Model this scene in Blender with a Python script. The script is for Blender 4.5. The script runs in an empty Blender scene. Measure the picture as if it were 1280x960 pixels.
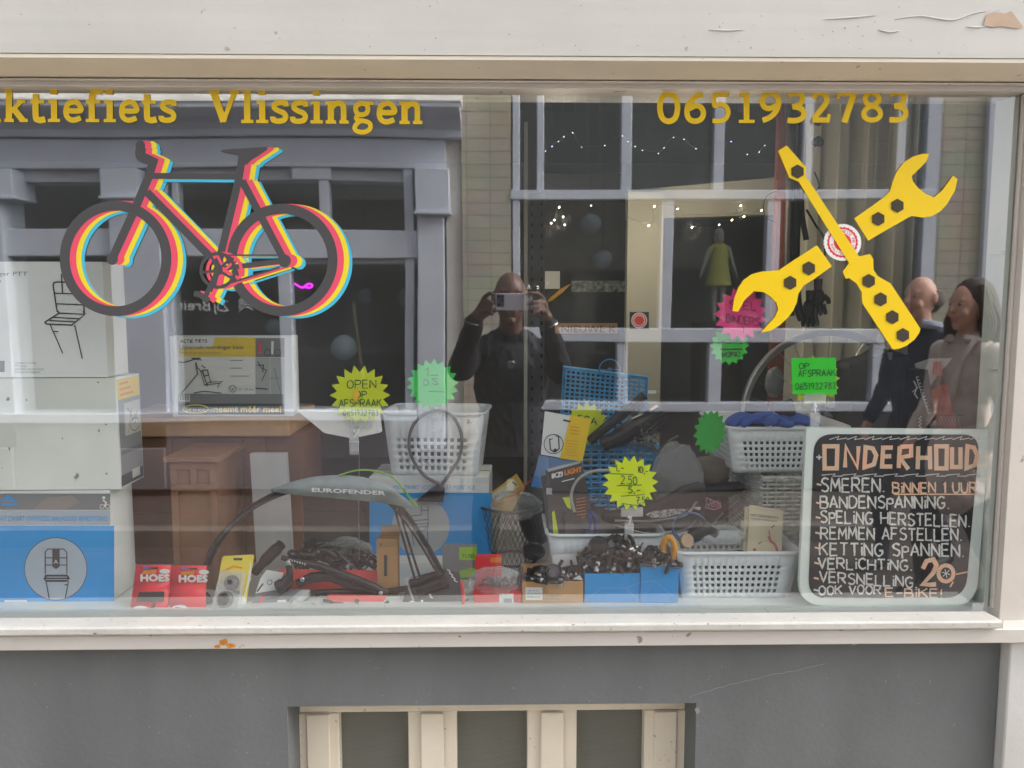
import bpy, bmesh, math, random
import numpy as np
from mathutils import Vector, Matrix
V = Vector
random.seed(7)
SC = bpy.context.scene
COL = SC.collection
R = math.radians

# ------------------------------------------------------------------ camera, sky, sun, exposure
FPX = 1000.0                                   # focal length in pixels of the 1280 px wide photograph
CAM = V((0.0, -1.70, 1.55))
PITCH = math.atan(102 / FPX)
YAW = math.atan(18 / FPX * math.cos(PITCH))
cam_data = bpy.data.cameras.new('camera')
cam_data.sensor_width = 36.0
cam_data.lens = FPX / 1280 * 36.0
cam_data.clip_start = 0.002
cam_data.clip_end = 500
cam = bpy.data.objects.new('camera', cam_data)
cam.location = CAM
cam.rotation_euler = (R(90) - PITCH, 0, -YAW)
COL.objects.link(cam)
SC.camera = cam
CROT = cam.rotation_euler.to_matrix()

world = bpy.data.worlds.new('World')
SC.world = world
world.use_nodes = True
wn = world.node_tree
wn.nodes.clear()
SUN_EL, SUN_AZ = 40.0, 84.0                   # degrees; azimuth clockwise from +Y
sky = wn.nodes.new('ShaderNodeTexSky')
sky.sky_type = 'NISHITA'
sky.sun_disc = False
sky.sun_elevation = R(SUN_EL)
sky.sun_rotation = R(SUN_AZ)
sky.air_density = 1.0
sky.dust_density = 6.0
hs = wn.nodes.new('ShaderNodeHueSaturation')
hs.inputs['Saturation'].default_value = 0.22    # overcast: nearly white light
bg = wn.nodes.new('ShaderNodeBackground')
bg.inputs['Strength'].default_value = 0.15
wo = wn.nodes.new('ShaderNodeOutputWorld')
wn.links.new(sky.outputs[0], hs.inputs['Color'])
wn.links.new(hs.outputs[0], bg.inputs['Color'])
wn.links.new(bg.outputs[0], wo.inputs[0])

sun_data = bpy.data.lights.new('sun', 'SUN')
sun_data.energy = 1.0
sun_data.angle = R(50)
sun_data.color = (1.0, 0.96, 0.90)
sun = bpy.data.objects.new('sun', sun_data)
sd = V((math.sin(R(SUN_AZ)) * math.cos(R(SUN_EL)), math.cos(R(SUN_AZ)) * math.cos(R(SUN_EL)), math.sin(R(SUN_EL))))
sun.rotation_euler = (-sd).to_track_quat('-Z', 'Y').to_euler()
sun.location = sd * 20
COL.objects.link(sun)

vs = SC.view_settings
vs.view_transform = 'Standard'
vs.look = 'None'
vs.gamma = 1
vs.use_curve_mapping = False
vs.exposure = 1.8
SC.cycles.use_denoising = True
SC.cycles.max_bounces = 10
SC.cycles.transparent_max_bounces = 24
SC.cycles.glossy_bounces = 4
SC.cycles.diffuse_bounces = 5
SC.cycles.sample_clamp_indirect = 6
SC.cycles.caustics_reflective = False
SC.cycles.caustics_refractive = False

# ------------------------------------------------------------------ pixel of the photograph -> point of the place
def ray(u, v):
    return CROT @ V(((u - 640) / FPX, -(v - 480) / FPX, -1.0))
def W(u, v, y=0.0):
    """point seen at pixel (u, v) lying y metres behind the shop glass (glass plane is y = 0)"""
    d = ray(u, v)
    return CAM + d * ((y - CAM.y) / d.y)
def O(u, v, y=4.7):
    """point across the street whose mirror image in the glass is at pixel (u, v)"""
    p = W(u, v, y)
    return V((p.x, -p.y, p.z))
def ppm(y):
    return FPX / (y - CAM.y)

# ------------------------------------------------------------------ materials
def C(r, g, b):
    f = lambda c: ((c / 255 + 0.055) / 1.055) ** 2.4 if c > 10 else c / 255 / 12.92
    return (f(r), f(g), f(b))
MATS = {}
def M(name, rgb, rough=0.5, metal=0.0, var=0.0, scale=15.0, bump=0.0, bscale=60.0, trans=0.0, spec=0.5, emit=0.0, dark=None, speck=0.0, sscale=80, coat=0.0, streak=None):
    if name in MATS:
        return MATS[name]
    m = bpy.data.materials.new(name)
    m.use_nodes = True
    n, l = m.node_tree.nodes, m.node_tree.links
    b = n['Principled BSDF']
    b.inputs['Base Color'].default_value = (*rgb, 1)
    b.inputs['Roughness'].default_value = rough
    b.inputs['Metallic'].default_value = metal
    b.inputs['Specular IOR Level'].default_value = spec
    b.inputs['Transmission Weight'].default_value = trans
    b.inputs['Coat Weight'].default_value = coat
    if emit:
        b.inputs['Emission Color'].default_value = (*rgb, 1)
        b.inputs['Emission Strength'].default_value = emit
    tc = n.new('ShaderNodeTexCoord')
    col = None
    if var:
        t = n.new('ShaderNodeTexNoise')
        t.inputs['Scale'].default_value = scale
        t.inputs['Detail'].default_value = 6
        l.new(tc.outputs['Object'], t.inputs['Vector'])
        r = n.new('ShaderNodeValToRGB')
        r.color_ramp.elements[0].position = 0.32
        r.color_ramp.elements[1].position = 0.68
        d = dark if dark else tuple(c * (1 - var) for c in rgb)
        r.color_ramp.elements[0].color = (*d, 1)
        r.color_ramp.elements[1].color = (*tuple(min(1, c * (1 + var * 0.35)) for c in rgb), 1)
        l.new(t.outputs['Fac'], r.inputs[0])
        col = r.outputs[0]
    if speck:
        t = n.new('ShaderNodeTexNoise')
        t.inputs['Scale'].default_value = sscale
        t.inputs['Detail'].default_value = 3
        l.new(tc.outputs['Object'], t.inputs['Vector'])
        r = n.new('ShaderNodeValToRGB')
        r.color_ramp.elements[0].position = 0.70
        r.color_ramp.elements[0].color = (0, 0, 0, 1)
        r.color_ramp.elements[1].position = 0.74
        r.color_ramp.elements[1].color = (1, 1, 1, 1)
        l.new(t.outputs['Fac'], r.inputs[0])
        mx = n.new('ShaderNodeMix')
        mx.data_type = 'RGBA'
        l.new(r.outputs[0], mx.inputs['Factor'])
        if col:
            l.new(col, mx.inputs['A'])
        else:
            mx.inputs['A'].default_value = (*rgb, 1)
        s = speck if isinstance(speck, tuple) else (speck, speck, speck)
        mx.inputs['B'].default_value = (*s, 1)
        col = mx.outputs['Result']
    if streak:                                      # rain streaks or brush marks: noise stretched along one direction
        mpn = n.new('ShaderNodeMapping'); mpn.inputs['Scale'].default_value = streak[:3]
        l.new(tc.outputs['Object'], mpn.inputs['Vector'])
        t = n.new('ShaderNodeTexNoise'); t.inputs['Scale'].default_value = 1.0; t.inputs['Detail'].default_value = 7
        l.new(mpn.outputs[0], t.inputs['Vector'])
        mr = n.new('ShaderNodeMapRange'); mr.inputs[1].default_value = 0.35; mr.inputs[2].default_value = 0.62
        mr.inputs[3].default_value = 1 - streak[3]; mr.inputs[4].default_value = 1.0
        l.new(t.outputs['Fac'], mr.inputs[0])
        mx = n.new('ShaderNodeMix'); mx.data_type = 'RGBA'; mx.blend_type = 'MULTIPLY'; mx.inputs['Factor'].default_value = 1.0
        if col: l.new(col, mx.inputs['A'])
        else: mx.inputs['A'].default_value = (*rgb, 1)
        l.new(mr.outputs[0], mx.inputs['B'])
        col = mx.outputs['Result']
    if col:
        l.new(col, b.inputs['Base Color'])
    if bump:
        t = n.new('ShaderNodeTexNoise')
        t.inputs['Scale'].default_value = bscale
        t.inputs['Detail'].default_value = 5
        l.new(tc.outputs['Object'], t.inputs['Vector'])
        bp = n.new('ShaderNodeBump')
        bp.inputs['Strength'].default_value = bump
        bp.inputs['Distance'].default_value = 0.004
        l.new(t.outputs['Fac'], bp.inputs['Height'])
        l.new(bp.outputs[0], b.inputs['Normal'])
    MATS[name] = m
    return m
def glass_mat(name, k, tint=(0.95, 0.97, 0.96), dust_veil=0.0, rough=0.0, wavy=0.0):
    m = bpy.data.materials.new(name)
    m.use_nodes = True
    n, l = m.node_tree.nodes, m.node_tree.links
    n.clear()
    out = n.new('ShaderNodeOutputMaterial')
    tr = n.new('ShaderNodeBsdfTransparent'); tr.inputs[0].default_value = (*tint, 1)
    gl = n.new('ShaderNodeBsdfGlossy'); gl.inputs['Roughness'].default_value = rough
    gl.inputs['Color'].default_value = (1, 1, 1, 1)
    # Schlick reflectance of a pane, the same from both sides
    ge = n.new('ShaderNodeNewGeometry')
    dt = n.new('ShaderNodeVectorMath'); dt.operation = 'DOT_PRODUCT'
    l.new(ge.outputs['Normal'], dt.inputs[0]); l.new(ge.outputs['Incoming'], dt.inputs[1])
    def mth(op, a, b=None, clamp=False):
        q = n.new('ShaderNodeMath'); q.operation = op; q.use_clamp = clamp
        for i, x in enumerate((a, b)):
            if x is None: continue
            if isinstance(x, (int, float)): q.inputs[i].default_value = x
            else: l.new(x, q.inputs[i])
        return q.outputs[0]
    ab = mth('ABSOLUTE', dt.outputs['Value'])
    p5 = mth('POWER', mth('SUBTRACT', 1.0, ab, True), 5.0)
    fr = mth('ADD', mth('MULTIPLY', p5, 0.9 * min(1, k)), 0.04 * k, True)
    mx = n.new('ShaderNodeMixShader')
    l.new(fr, mx.inputs[0])
    l.new(tr.outputs[0], mx.inputs[1]); l.new(gl.outputs[0], mx.inputs[2])
    last = mx.outputs[0]
    if dust_veil:  # dust plus painted haze: a pale veil lifts the dark reflections
        df = n.new('ShaderNodeBsdfDiffuse'); df.inputs[0].default_value = (0.8, 0.8, 0.78, 1)
        tc = n.new('ShaderNodeTexCoord')
        ns = n.new('ShaderNodeTexNoise'); ns.inputs['Scale'].default_value = 3.0; ns.inputs['Detail'].default_value = 8
        l.new(tc.outputs['Object'], ns.inputs['Vector'])
        mr = n.new('ShaderNodeMapRange'); mr.inputs[1].default_value = 0.3; mr.inputs[2].default_value = 0.8
        mr.inputs[3].default_value = 0.0; mr.inputs[4].default_value = dust_veil
        l.new(ns.outputs['Fac'], mr.inputs[0])
        m2 = n.new('ShaderNodeMixShader')
        l.new(mr.outputs[0], m2.inputs[0]); l.new(last, m2.inputs[1]); l.new(df.outputs[0], m2.inputs[2])
        last = m2.outputs[0]
    if wavy:                                        # old float glass is never quite flat
        tw = n.new('ShaderNodeTexCoord')
        nw = n.new('ShaderNodeTexNoise'); nw.inputs['Scale'].default_value = 2.2; nw.inputs['Detail'].default_value = 0
        bw2 = n.new('ShaderNodeBump'); bw2.inputs['Strength'].default_value = 1.0; bw2.inputs['Distance'].default_value = wavy
        l.new(tw.outputs['Object'], nw.inputs['Vector']); l.new(nw.outputs['Fac'], bw2.inputs['Height']); l.new(bw2.outputs[0], gl.inputs['Normal'])
    l.new(last, out.inputs[0])
    return m
def film_mat(name, col, fac, rough=0.12):
    """clear plastic film: mostly see-through, glossy, a little milky"""
    m = bpy.data.materials.new(name)
    m.use_nodes = True
    n, l = m.node_tree.nodes, m.node_tree.links
    b = n['Principled BSDF']
    b.inputs['Base Color'].default_value = (*col, 1)
    b.inputs['Roughness'].default_value = rough
    tr = n.new('ShaderNodeBsdfTransparent')
    mx = n.new('ShaderNodeMixShader')
    fr = n.new('ShaderNodeLayerWeight'); fr.inputs[0].default_value = 0.25
    ad = n.new('ShaderNodeMath'); ad.operation = 'MULTIPLY_ADD'; ad.inputs[1].default_value = 0.6; ad.inputs[2].default_value = fac; ad.use_clamp = True
    l.new(fr.outputs['Facing'], ad.inputs[0]); l.new(ad.outputs[0], mx.inputs[0])
    l.new(tr.outputs[0], mx.inputs[1]); l.new(b.outputs[0], mx.inputs[2])
    l.new(mx.outputs[0], n['Material Output'].inputs[0])
    return m

frame_paint = M('frame_paint', C(214, 206, 197), 0.5, var=0.08, scale=4, bump=0.1, bscale=30, speck=C(160, 140, 120), sscale=30, streak=(5, 5, 1.2, .10))
white_paint = M('white_paint', C(202, 199, 191), 0.5, var=0.07, scale=3, bump=0.15, bscale=25, speck=C(176, 164, 150), sscale=46, streak=(1.2, 1, 26, .07))
cream_paint = M('cream_paint', C(236, 225, 206), 0.5, var=0.10, scale=4, bump=0.1, bscale=30, speck=C(196, 176, 152), sscale=40)
sill_paint = M('sill_paint', C(206, 203, 197), 0.55, var=0.10, scale=9, bump=0.5, bscale=70, speck=C(120, 105, 90), sscale=95, streak=(1.5, 8, 8, .10))
wall_paint = M('grey_plaster', C(111, 114, 115), 0.8, var=0.2, scale=1.6, bump=0.32, bscale=90, streak=(5, 1, 1.8, .15))
beige_board = M('beige_board', C(182, 180, 162), 0.6, var=0.08, scale=3)
glass_front = glass_mat('shop_glass', 5.9, tint=(0.99, 1.0, 0.995), dust_veil=0.032, rough=0.018, wavy=0.0010)
glass_plain = glass_mat('plain_glass', 1.3)
glass_dim = glass_mat('cellar_glass', 1.6, tint=(0.6, 0.62, 0.6))
black_plastic = M('black_plastic', C(36, 36, 38), 0.3, var=0.3, scale=30)
black_gloss = M('black_gloss', C(30, 30, 33), 0.18)
black_rubber = M('black_rubber', C(40, 39, 40), 0.6, var=0.25, scale=40)
black_cloth = M('black_cloth', C(34, 34, 38), 0.9, var=0.2, scale=60)
steel = M('steel', C(190, 190, 192), 0.28, 1.0)
dark_steel = M('dark_steel', C(95, 96, 100), 0.35, 1.0)
paper_white = M('paper_white', C(228, 230, 226), 0.75, var=0.05, scale=8)
card_white = M('card_white', C(236, 240, 236), 0.7, var=0.09, scale=5, bump=0.1, bscale=20)
card_worn = M('card_worn', C(232, 236, 228), 0.75, var=0.16, scale=4, bump=0.2, bscale=14, speck=C(120, 115, 108), sscale=14)
card_blue = M('card_blue', C(22, 158, 232), 0.5, var=0.06, scale=5)
card_bluegrey = M('card_bluegrey', C(176, 190, 202), 0.6, var=0.05)
card_brown = M('card_brown', C(196, 150, 96), 0.75, var=0.12, scale=12)
card_grey = M('card_grey', C(128, 132, 134), 0.6, var=0.08)
card_dark = M('card_dark', C(66, 66, 68), 0.5, var=0.1)
card_red = M('card_red', C(222, 52, 52), 0.5, var=0.08)
card_yellow = M('card_yellow', C(238, 208, 40), 0.5, var=0.05)
ink_dark = M('ink_dark', C(52, 54, 56), 0.7)
ink_grey = M('ink_grey', C(120, 122, 124), 0.7)
ink_blue = M('ink_blue', C(50, 130, 200), 0.7)
ink_green = M('ink_green', C(30, 92, 40), 0.7)
ink_white = M('ink_white', C(236, 236, 232), 0.7)
ink_yellow = M('ink_yellow', C(240, 214, 60), 0.7)
ink_orange = M('ink_orange', C(232, 140, 40), 0.7)
ink_red = M('ink_red', C(206, 60, 60), 0.7)
neon_yellow = M('neon_yellow_card', C(216, 235, 10), 0.7)
neon_lime = M('neon_lime_card', C(226, 246, 8), 0.7)
neon_mint = M('neon_mint_card', C(60, 232, 96), 0.7)
neon_green = M('neon_green_card', C(40, 232, 30), 0.7)
dark_green = M('green_card', C(24, 160, 40), 0.7)
neon_pink = M('neon_pink_card', C(240, 52, 136), 0.7)
plastic_milky = M('milky_plastic', C(236, 242, 244), 0.35, var=0.04, scale=12)
clear_plastic = film_mat('clear_plastic', (0.85, 0.88, 0.88), 0.25)
film = film_mat('plastic_film', (0.75, 0.78, 0.78), 0.16, 0.2)
film_smoky = film_mat('smoky_film', (0.55, 0.56, 0.56), 0.38, 0.3)

# ------------------------------------------------------------------ mesh building
def catmull(pts, n=6, closed=False):
    P = [V(p) for p in pts]
    N = len(P)
    out = []
    rng = range(N if closed else N - 1)
    for i in rng:
        if closed:
            a, b, c, d = P[(i - 1) % N], P[i], P[(i + 1) % N], P[(i + 2) % N]
        else:
            a, b, c, d = P[max(i - 1, 0)], P[i], P[i + 1], P[min(i + 2, N - 1)]
        for k in range(n):
            t = k / n
            out.append(0.5 * ((2 * b) + (c - a) * t + (2 * a - 5 * b + 4 * c - d) * t * t + (3 * b - a - 3 * c + d) * t ** 3))
    if not closed:
        out.append(P[-1])
    return out
ROOT = {}
def root_of(o):
    while o.parent:
        o = o.parent
    return o
class MB:
    def __init__(s):
        s.v, s.f, s.m = [], [], []
    def add(s, vs, fs, mi=0):
        k = len(s.v)
        s.v += [V(p) for p in vs]
        s.f += [[i + k for i in f] for f in fs]
        s.m += [mi] * len(fs)
        return s
    def box(s, a, b, mi=0, rot=None):
        """axis box between corners a and b; rot turns it about its own centre"""
        a, b = V(a), V(b)
        c, h = (a + b) / 2, (b - a) / 2
        vs = []
        for x, y, z in ((-1, -1, -1), (1, -1, -1), (1, 1, -1), (-1, 1, -1), (-1, -1, 1), (1, -1, 1), (1, 1, 1), (-1, 1, 1)):
            p = V((x * h.x, y * h.y, z * h.z))
            vs.append(c + (rot @ p if rot else p))
        return s.add(vs, [[0, 3, 2, 1], [4, 5, 6, 7], [0, 1, 5, 4], [1, 2, 6, 5], [2, 3, 7, 6], [3, 0, 4, 7]], mi)
    def prism(s, poly, vec, mi=0, side=None):
        n = len(poly)
        P = [V(p) for p in poly]
        vec = V(vec)
        s.add(P, [list(range(n))], mi)
        s.add([p + vec for p in P], [list(range(n))[::-1]], mi)
        s.add(P + [p + vec for p in P], [[(i + 1) % n, i, n + i, n + (i + 1) % n] for i in range(n)], mi if side is None else side)
        return s
    def tube(s, pts, r, n=8, closed=False, mi=0, caps=True, flat=1.0):
        P = [V(p) for p in pts]
        N = len(P)
        rr = r if isinstance(r, (list, tuple)) else [r] * N
        vs, fs = [], []
        up = None
        for i in range(N):
            if closed:
                t = P[(i + 1) % N] - P[(i - 1) % N]
            else:
                t = P[min(i + 1, N - 1)] - P[max(i - 1, 0)]
            t = t.normalized() if t.length > 1e-9 else V((0, 0, 1))
            if up is None:
                up = V((0, 0, 1)) if abs(t.z) < 0.9 else V((0, 1, 0))
            a = up - t * up.dot(t)
            if a.length < 1e-6:
                a = t.orthogonal()
            a.normalize()
            up = a
            b = t.cross(a)
            for k in range(n):
                q = 2 * math.pi * k / n
                vs.append(P[i] + a * (math.cos(q) * rr[i]) + b * (math.sin(q) * rr[i] * flat))
        for i in range(N if closed else N - 1):
            for k in range(n):
                i2 = (i + 1) % N
                fs.append([i * n + k, i * n + (k + 1) % n, i2 * n + (k + 1) % n, i2 * n + k])
        if caps and not closed:
            fs.append(list(range(n))[::-1])
            fs.append([(N - 1) * n + k for k in range(n)])
        return s.add(vs, fs, mi)
    def lathe(s, prof, o, ax=(0, 0, 1), n=24, mi=0, cap=True):
        """prof = [(radius, height along ax)]"""
        ax = V(ax).normalized()
        a = ax.orthogonal().normalized()
        b = ax.cross(a)
        o = V(o)
        vs, fs = [], []
        for r, h in prof:
            for k in range(n):
                q = 2 * math.pi * k / n
                vs.append(o + ax * h + a * (r * math.cos(q)) + b * (r * math.sin(q)))
        for i in range(len(prof) - 1):
            for k in range(n):
                fs.append([i * n + k, i * n + (k + 1) % n, (i + 1) * n + (k + 1) % n, (i + 1) * n + k])
        if cap:
            fs.append(list(range(n))[::-1])
            fs.append([(len(prof) - 1) * n + k for k in range(n)])
        return s.add(vs, fs, mi)
    def ell(s, c, r, rot=None, mi=0, nu=16, nv=10):
        c = V(c)
        if not isinstance(r, (tuple, list)):
            r = (r, r, r)
        vs, fs = [], []
        for j in range(1, nv):
            th = math.pi * j / nv
            for i in range(nu):
                ph = 2 * math.pi * i / nu
                p = V((r[0] * math.sin(th) * math.cos(ph), r[1] * math.sin(th) * math.sin(ph), r[2] * math.cos(th)))
                vs.append(c + (rot @ p if rot else p))
        top, bot = V((0, 0, r[2])), V((0, 0, -r[2]))
        vs += [c + (rot @ top if rot else top), c + (rot @ bot if rot else bot)]
        T, B = len(vs) - 2, len(vs) - 1
        for j in range(nv - 2):
            for i in range(nu):
                fs.append([j * nu + i, (j + 1) * nu + i, (j + 1) * nu + (i + 1) % nu, j * nu + (i + 1) % nu])
        for i in range(nu):
            fs.append([T, i, (i + 1) % nu])
            fs.append([B, (nv - 2) * nu + (i + 1) % nu, (nv - 2) * nu + i])
        return s.add(vs, fs, mi)
    def ribbon(s, pts, w, nrm, mi=0, closed=False):
        P = [V(p) for p in pts]
        N = len(P)
        nrm = V(nrm)
        vs, fs = [], []
        for i in range(N):
            if closed:
                t0, t1 = P[i] - P[i - 1], P[(i + 1) % N] - P[i]
            else:
                t0 = P[i] - P[i - 1] if i else P[1] - P[0]
                t1 = P[i + 1] - P[i] if i < N - 1 else t0
            t0 = t0.normalized(); t1 = t1.normalized()
            t = (t0 + t1)
            t = t.normalized() if t.length > 1e-4 else t1
            sd_ = nrm.cross(t).normalized()
            k = min(1.6, 1 / max(0.4, sd_.dot(nrm.cross(t1).normalized())))
            ww = (w[i] if isinstance(w, (list, tuple)) else w) / 2 * k
            vs += [P[i] - sd_ * ww, P[i] + sd_ * ww]
        for i in range(N if closed else N - 1):
            j = (i + 1) % N
            fs.append([2 * i, 2 * j, 2 * j + 1, 2 * i + 1])
        return s.add(vs, fs, mi)
    def build(s, name, mats, parent=None, loc=None, bevel=0.0, sharp=35, solid=0.0, seg=2, recalc=True):
        if parent is not None:
            base = ROOT[root_of(parent).name]
        else:
            base = V(loc) if loc is not None else V((0, 0, 0))
        me = bpy.data.meshes.new(name)
        me.from_pydata([tuple(p - base) for p in s.v], [], s.f)
        if not isinstance(mats, (list, tuple)):
            mats = [mats]
        for m in mats:
            me.materials.append(m)
        me.polygons.foreach_set('material_index', s.m)
        me.polygons.foreach_set('use_smooth', [True] * len(me.polygons))
        me.update()
        if recalc:
            bm = bmesh.new(); bm.from_mesh(me)
            bmesh.ops.recalc_face_normals(bm, faces=bm.faces)
            bm.to_mesh(me); bm.free()
        me.set_sharp_from_angle(angle=R(sharp))
        o = bpy.data.objects.new(name, me)
        COL.objects.link(o)
        if parent is not None:
            o.parent = parent
        else:
            o.location = base
            ROOT[o.name] = base
        if solid:
            md = o.modifiers.new('solid', 'SOLIDIFY'); md.thickness = solid; md.offset = 0
        if bevel:
            md = o.modifiers.new('bevel', 'BEVEL'); md.width = bevel; md.segments = seg
            md.limit_method = 'ANGLE'; md.angle_limit = R(40)
        return o
def tag(o, label, cat, group=None, kind=None):
    o['label'] = label
    o['category'] = cat
    if group:
        o['group'] = group
    if kind:
        o['kind'] = kind
    return o
def struct(o, label, cat):
    return tag(o, label, cat, None, 'structure')
def thing(name, label, cat, loc, group=None):
    o = bpy.data.objects.new(name, None)
    o.empty_display_size = 0.05
    COL.objects.link(o)
    o.location = V(loc)
    ROOT[o.name] = V(loc)
    return tag(o, label, cat, group)
def dup(root, loc, rot=(0, 0, 0), label=None, group=None, scale=1.0):
    r = root.copy(); COL.objects.link(r)
    r.location = V(loc); r.rotation_euler = rot; r.scale = (scale,) * 3
    ROOT[r.name] = V(loc)
    if label: r['label'] = label
    if group: r['group'] = group
    for ch in list(root.children):
        c = ch.copy(); COL.objects.link(c); c.parent = r
        for g in list(ch.children):
            d = g.copy(); COL.objects.link(d); d.parent = c
    return r
def rot_euler(x, y, z):
    from mathutils import Euler
    return Euler((R(x), R(y), R(z))).to_matrix()

# ------------------------------------------------------------------ lettering
_TXT = {}
def text2d(st):
    """outline letters of the built-in font as flat triangles, unit size"""
    if st not in _TXT:
        cu = bpy.data.curves.new('letters', 'FONT')
        cu.body = st
        cu.resolution_u = 2
        ob = bpy.data.objects.new('letters', cu)
        COL.objects.link(ob)
        dg = bpy.context.evaluated_depsgraph_get()
        me = bpy.data.meshes.new_from_object(ob.evaluated_get(dg))
        vs = [(v.co.x, v.co.y) for v in me.vertices]
        fs = [list(p.vertices) for p in me.polygons]
        bpy.data.objects.remove(ob); bpy.data.meshes.remove(me); bpy.data.curves.remove(cu)
        _TXT[st] = (vs, fs)
    return _TXT[st]
for _s in ['lorem']:
    text2d(_s)
PEN = {
'A': "0,0 2,6 4,0;.8,2 3.2,2", 'B': "0,0 0,6 2.6,6 3.4,5.3 3.4,4 2.6,3.2 0,3.2;2.6,3.2 3.8,2.5 3.8,.8 2.8,0 0,0",
'C': "~3.8,5 2.5,6 .8,5.2 .1,3 .8,.7 2.5,0 3.8,1", 'D': "0,0 0,6 2,6 3.7,4.6 3.9,2.8 3.2,.8 1.8,0 0,0",
'E': "3.4,6 0,6 0,0 3.6,0;0,3.1 3,3.1", 'F': "3.4,6 0,6 0,0;0,3.1 2.8,3.1", 'G': "~3.8,5.3 2.4,6 .7,5 .1,2.8 .9,.6 2.4,0 3.8,1 3.8,2.6;2.3,2.6 4.2,2.6",
'H': "0,0 0,6;4,0 4,6;0,3 4,3", 'I': ".5,0 .5,6", 'i': ".5,0 .5,4.2;.5,5.4 .5,6", 'J': "~3,6 3,1 2,0 .6,.8", 'K': "0,0 0,6;3.8,6 0,2.8;1.2,3.8 4,0",
'L': "0,6 0,0 3.4,0", 'l': "~.2,6 .1,2 .3,.4 1.2,0 2.6,.6", 'M': "0,0 .4,6 2.2,2 4,6 4.5,0", 'N': "0,0 0,6 3.9,0 3.9,6", 'O': "~2,6 .5,5 .1,3 .6,.9 2,0 3.5,.9 4,3 3.5,5 2,6",
'P': "0,0 0,6 2.8,6 3.7,5.2 3.7,3.8 2.8,3 0,3", 'p': "0,-1 0,5;0,4 1.5,5 3,4.3 3,2.6 1.5,2 0,2.6", 'R': "0,0 0,6 2.8,6 3.7,5.2 3.7,3.8 2.8,3 0,3;1.6,3 4,0",
'S': "~3.6,5.3 2,6 .5,5 .9,3.7 2.8,2.8 3.7,1.5 2.4,0 .2,.6", 'T': "0,6 4,6;2,6 2,0", 'U': "~0,6 .1,2 .8,.3 2.2,0 3.4,.8 3.8,2.5 3.9,6", 'V': "0,6 2,0 4,6", 'W': "0,6 1.2,0 2.4,4 3.6,0 4.8,6",
'Y': "0,6 2,3 4,6;2,3 1.6,0", 'Z': "0,6 3.8,6 0,0 4,0", '-': ".4,2.8 3,2.8", '.': ".4,0 .7,.5", ',': ".8,.6 .3,-1", '!': ".5,6 .5,1.8;.5,.5 .5,0", '+': "0,3 3,3;1.5,4.5 1.5,1.5", ' ': "",
'0': "~1.8,6 .4,4.8 .1,3 .5,1 1.8,0 3.1,1 3.5,3 3,5 1.8,6", '1': ".3,4.8 1.4,6 1.4,0", '2': "~.3,4.8 1.6,6 3.2,5 2.6,3 .2,0 1.6,.2 3.6,.2", '3': "~.3,5.4 1.8,6 3,4.9 1.6,3.2 3.2,1.6 1.8,0 .1,.7",
'5': "3.2,6 .6,6 .4,3.4;~.4,3.4 2,3.9 3.3,2.4 2.4,.4 .2,.3", '6': "~3,5.8 1.2,4.4 .2,1.8 1.4,0 3.2,1 2.6,3 .5,2.2", '7': ".2,6 3.6,6 1.4,0;.8,3 3,3", '8': "~1.8,3.2 .5,4.6 1.8,6 3,4.7 1.8,3.2 .2,1.5 1.8,0 3.4,1.4 1.8,3.2", '9': "~3.2,4.2 1.8,3 .5,4.4 1.6,6 3.2,5 3.2,3 2.4,0",
'k': "0,0 0,6;2.6,4 0,2;.8,2.6 2.8,0", 'e': "~.2,2.2 3,2.4 2.6,3.8 1.2,4 .1,2.2 1,.2 3,.7", 'n': "~0,4 0,0;~0,3 1.4,4 2.6,3.2 2.7,0",
}
def pen_paths(ch):
    out = []
    for st in PEN.get(ch, PEN.get(ch.upper(), '')).split(';'):
        st = st.strip()
        if not st:
            continue
        sm = st[0] == '~'
        pts = [tuple(float(q) for q in p.split(',')) for p in st.lstrip('~').split()]
        if sm and len(pts) > 2:
            pts = [(p.x, p.y) for p in catmull([(a, b, 0) for a, b in pts], 3)]
        out.append(pts)
    return out
def pen_width(ch):
    ps = [x for p in pen_paths(ch) for x, _ in p]
    return (max(ps) if ps else 2.2) + 1.2
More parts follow.
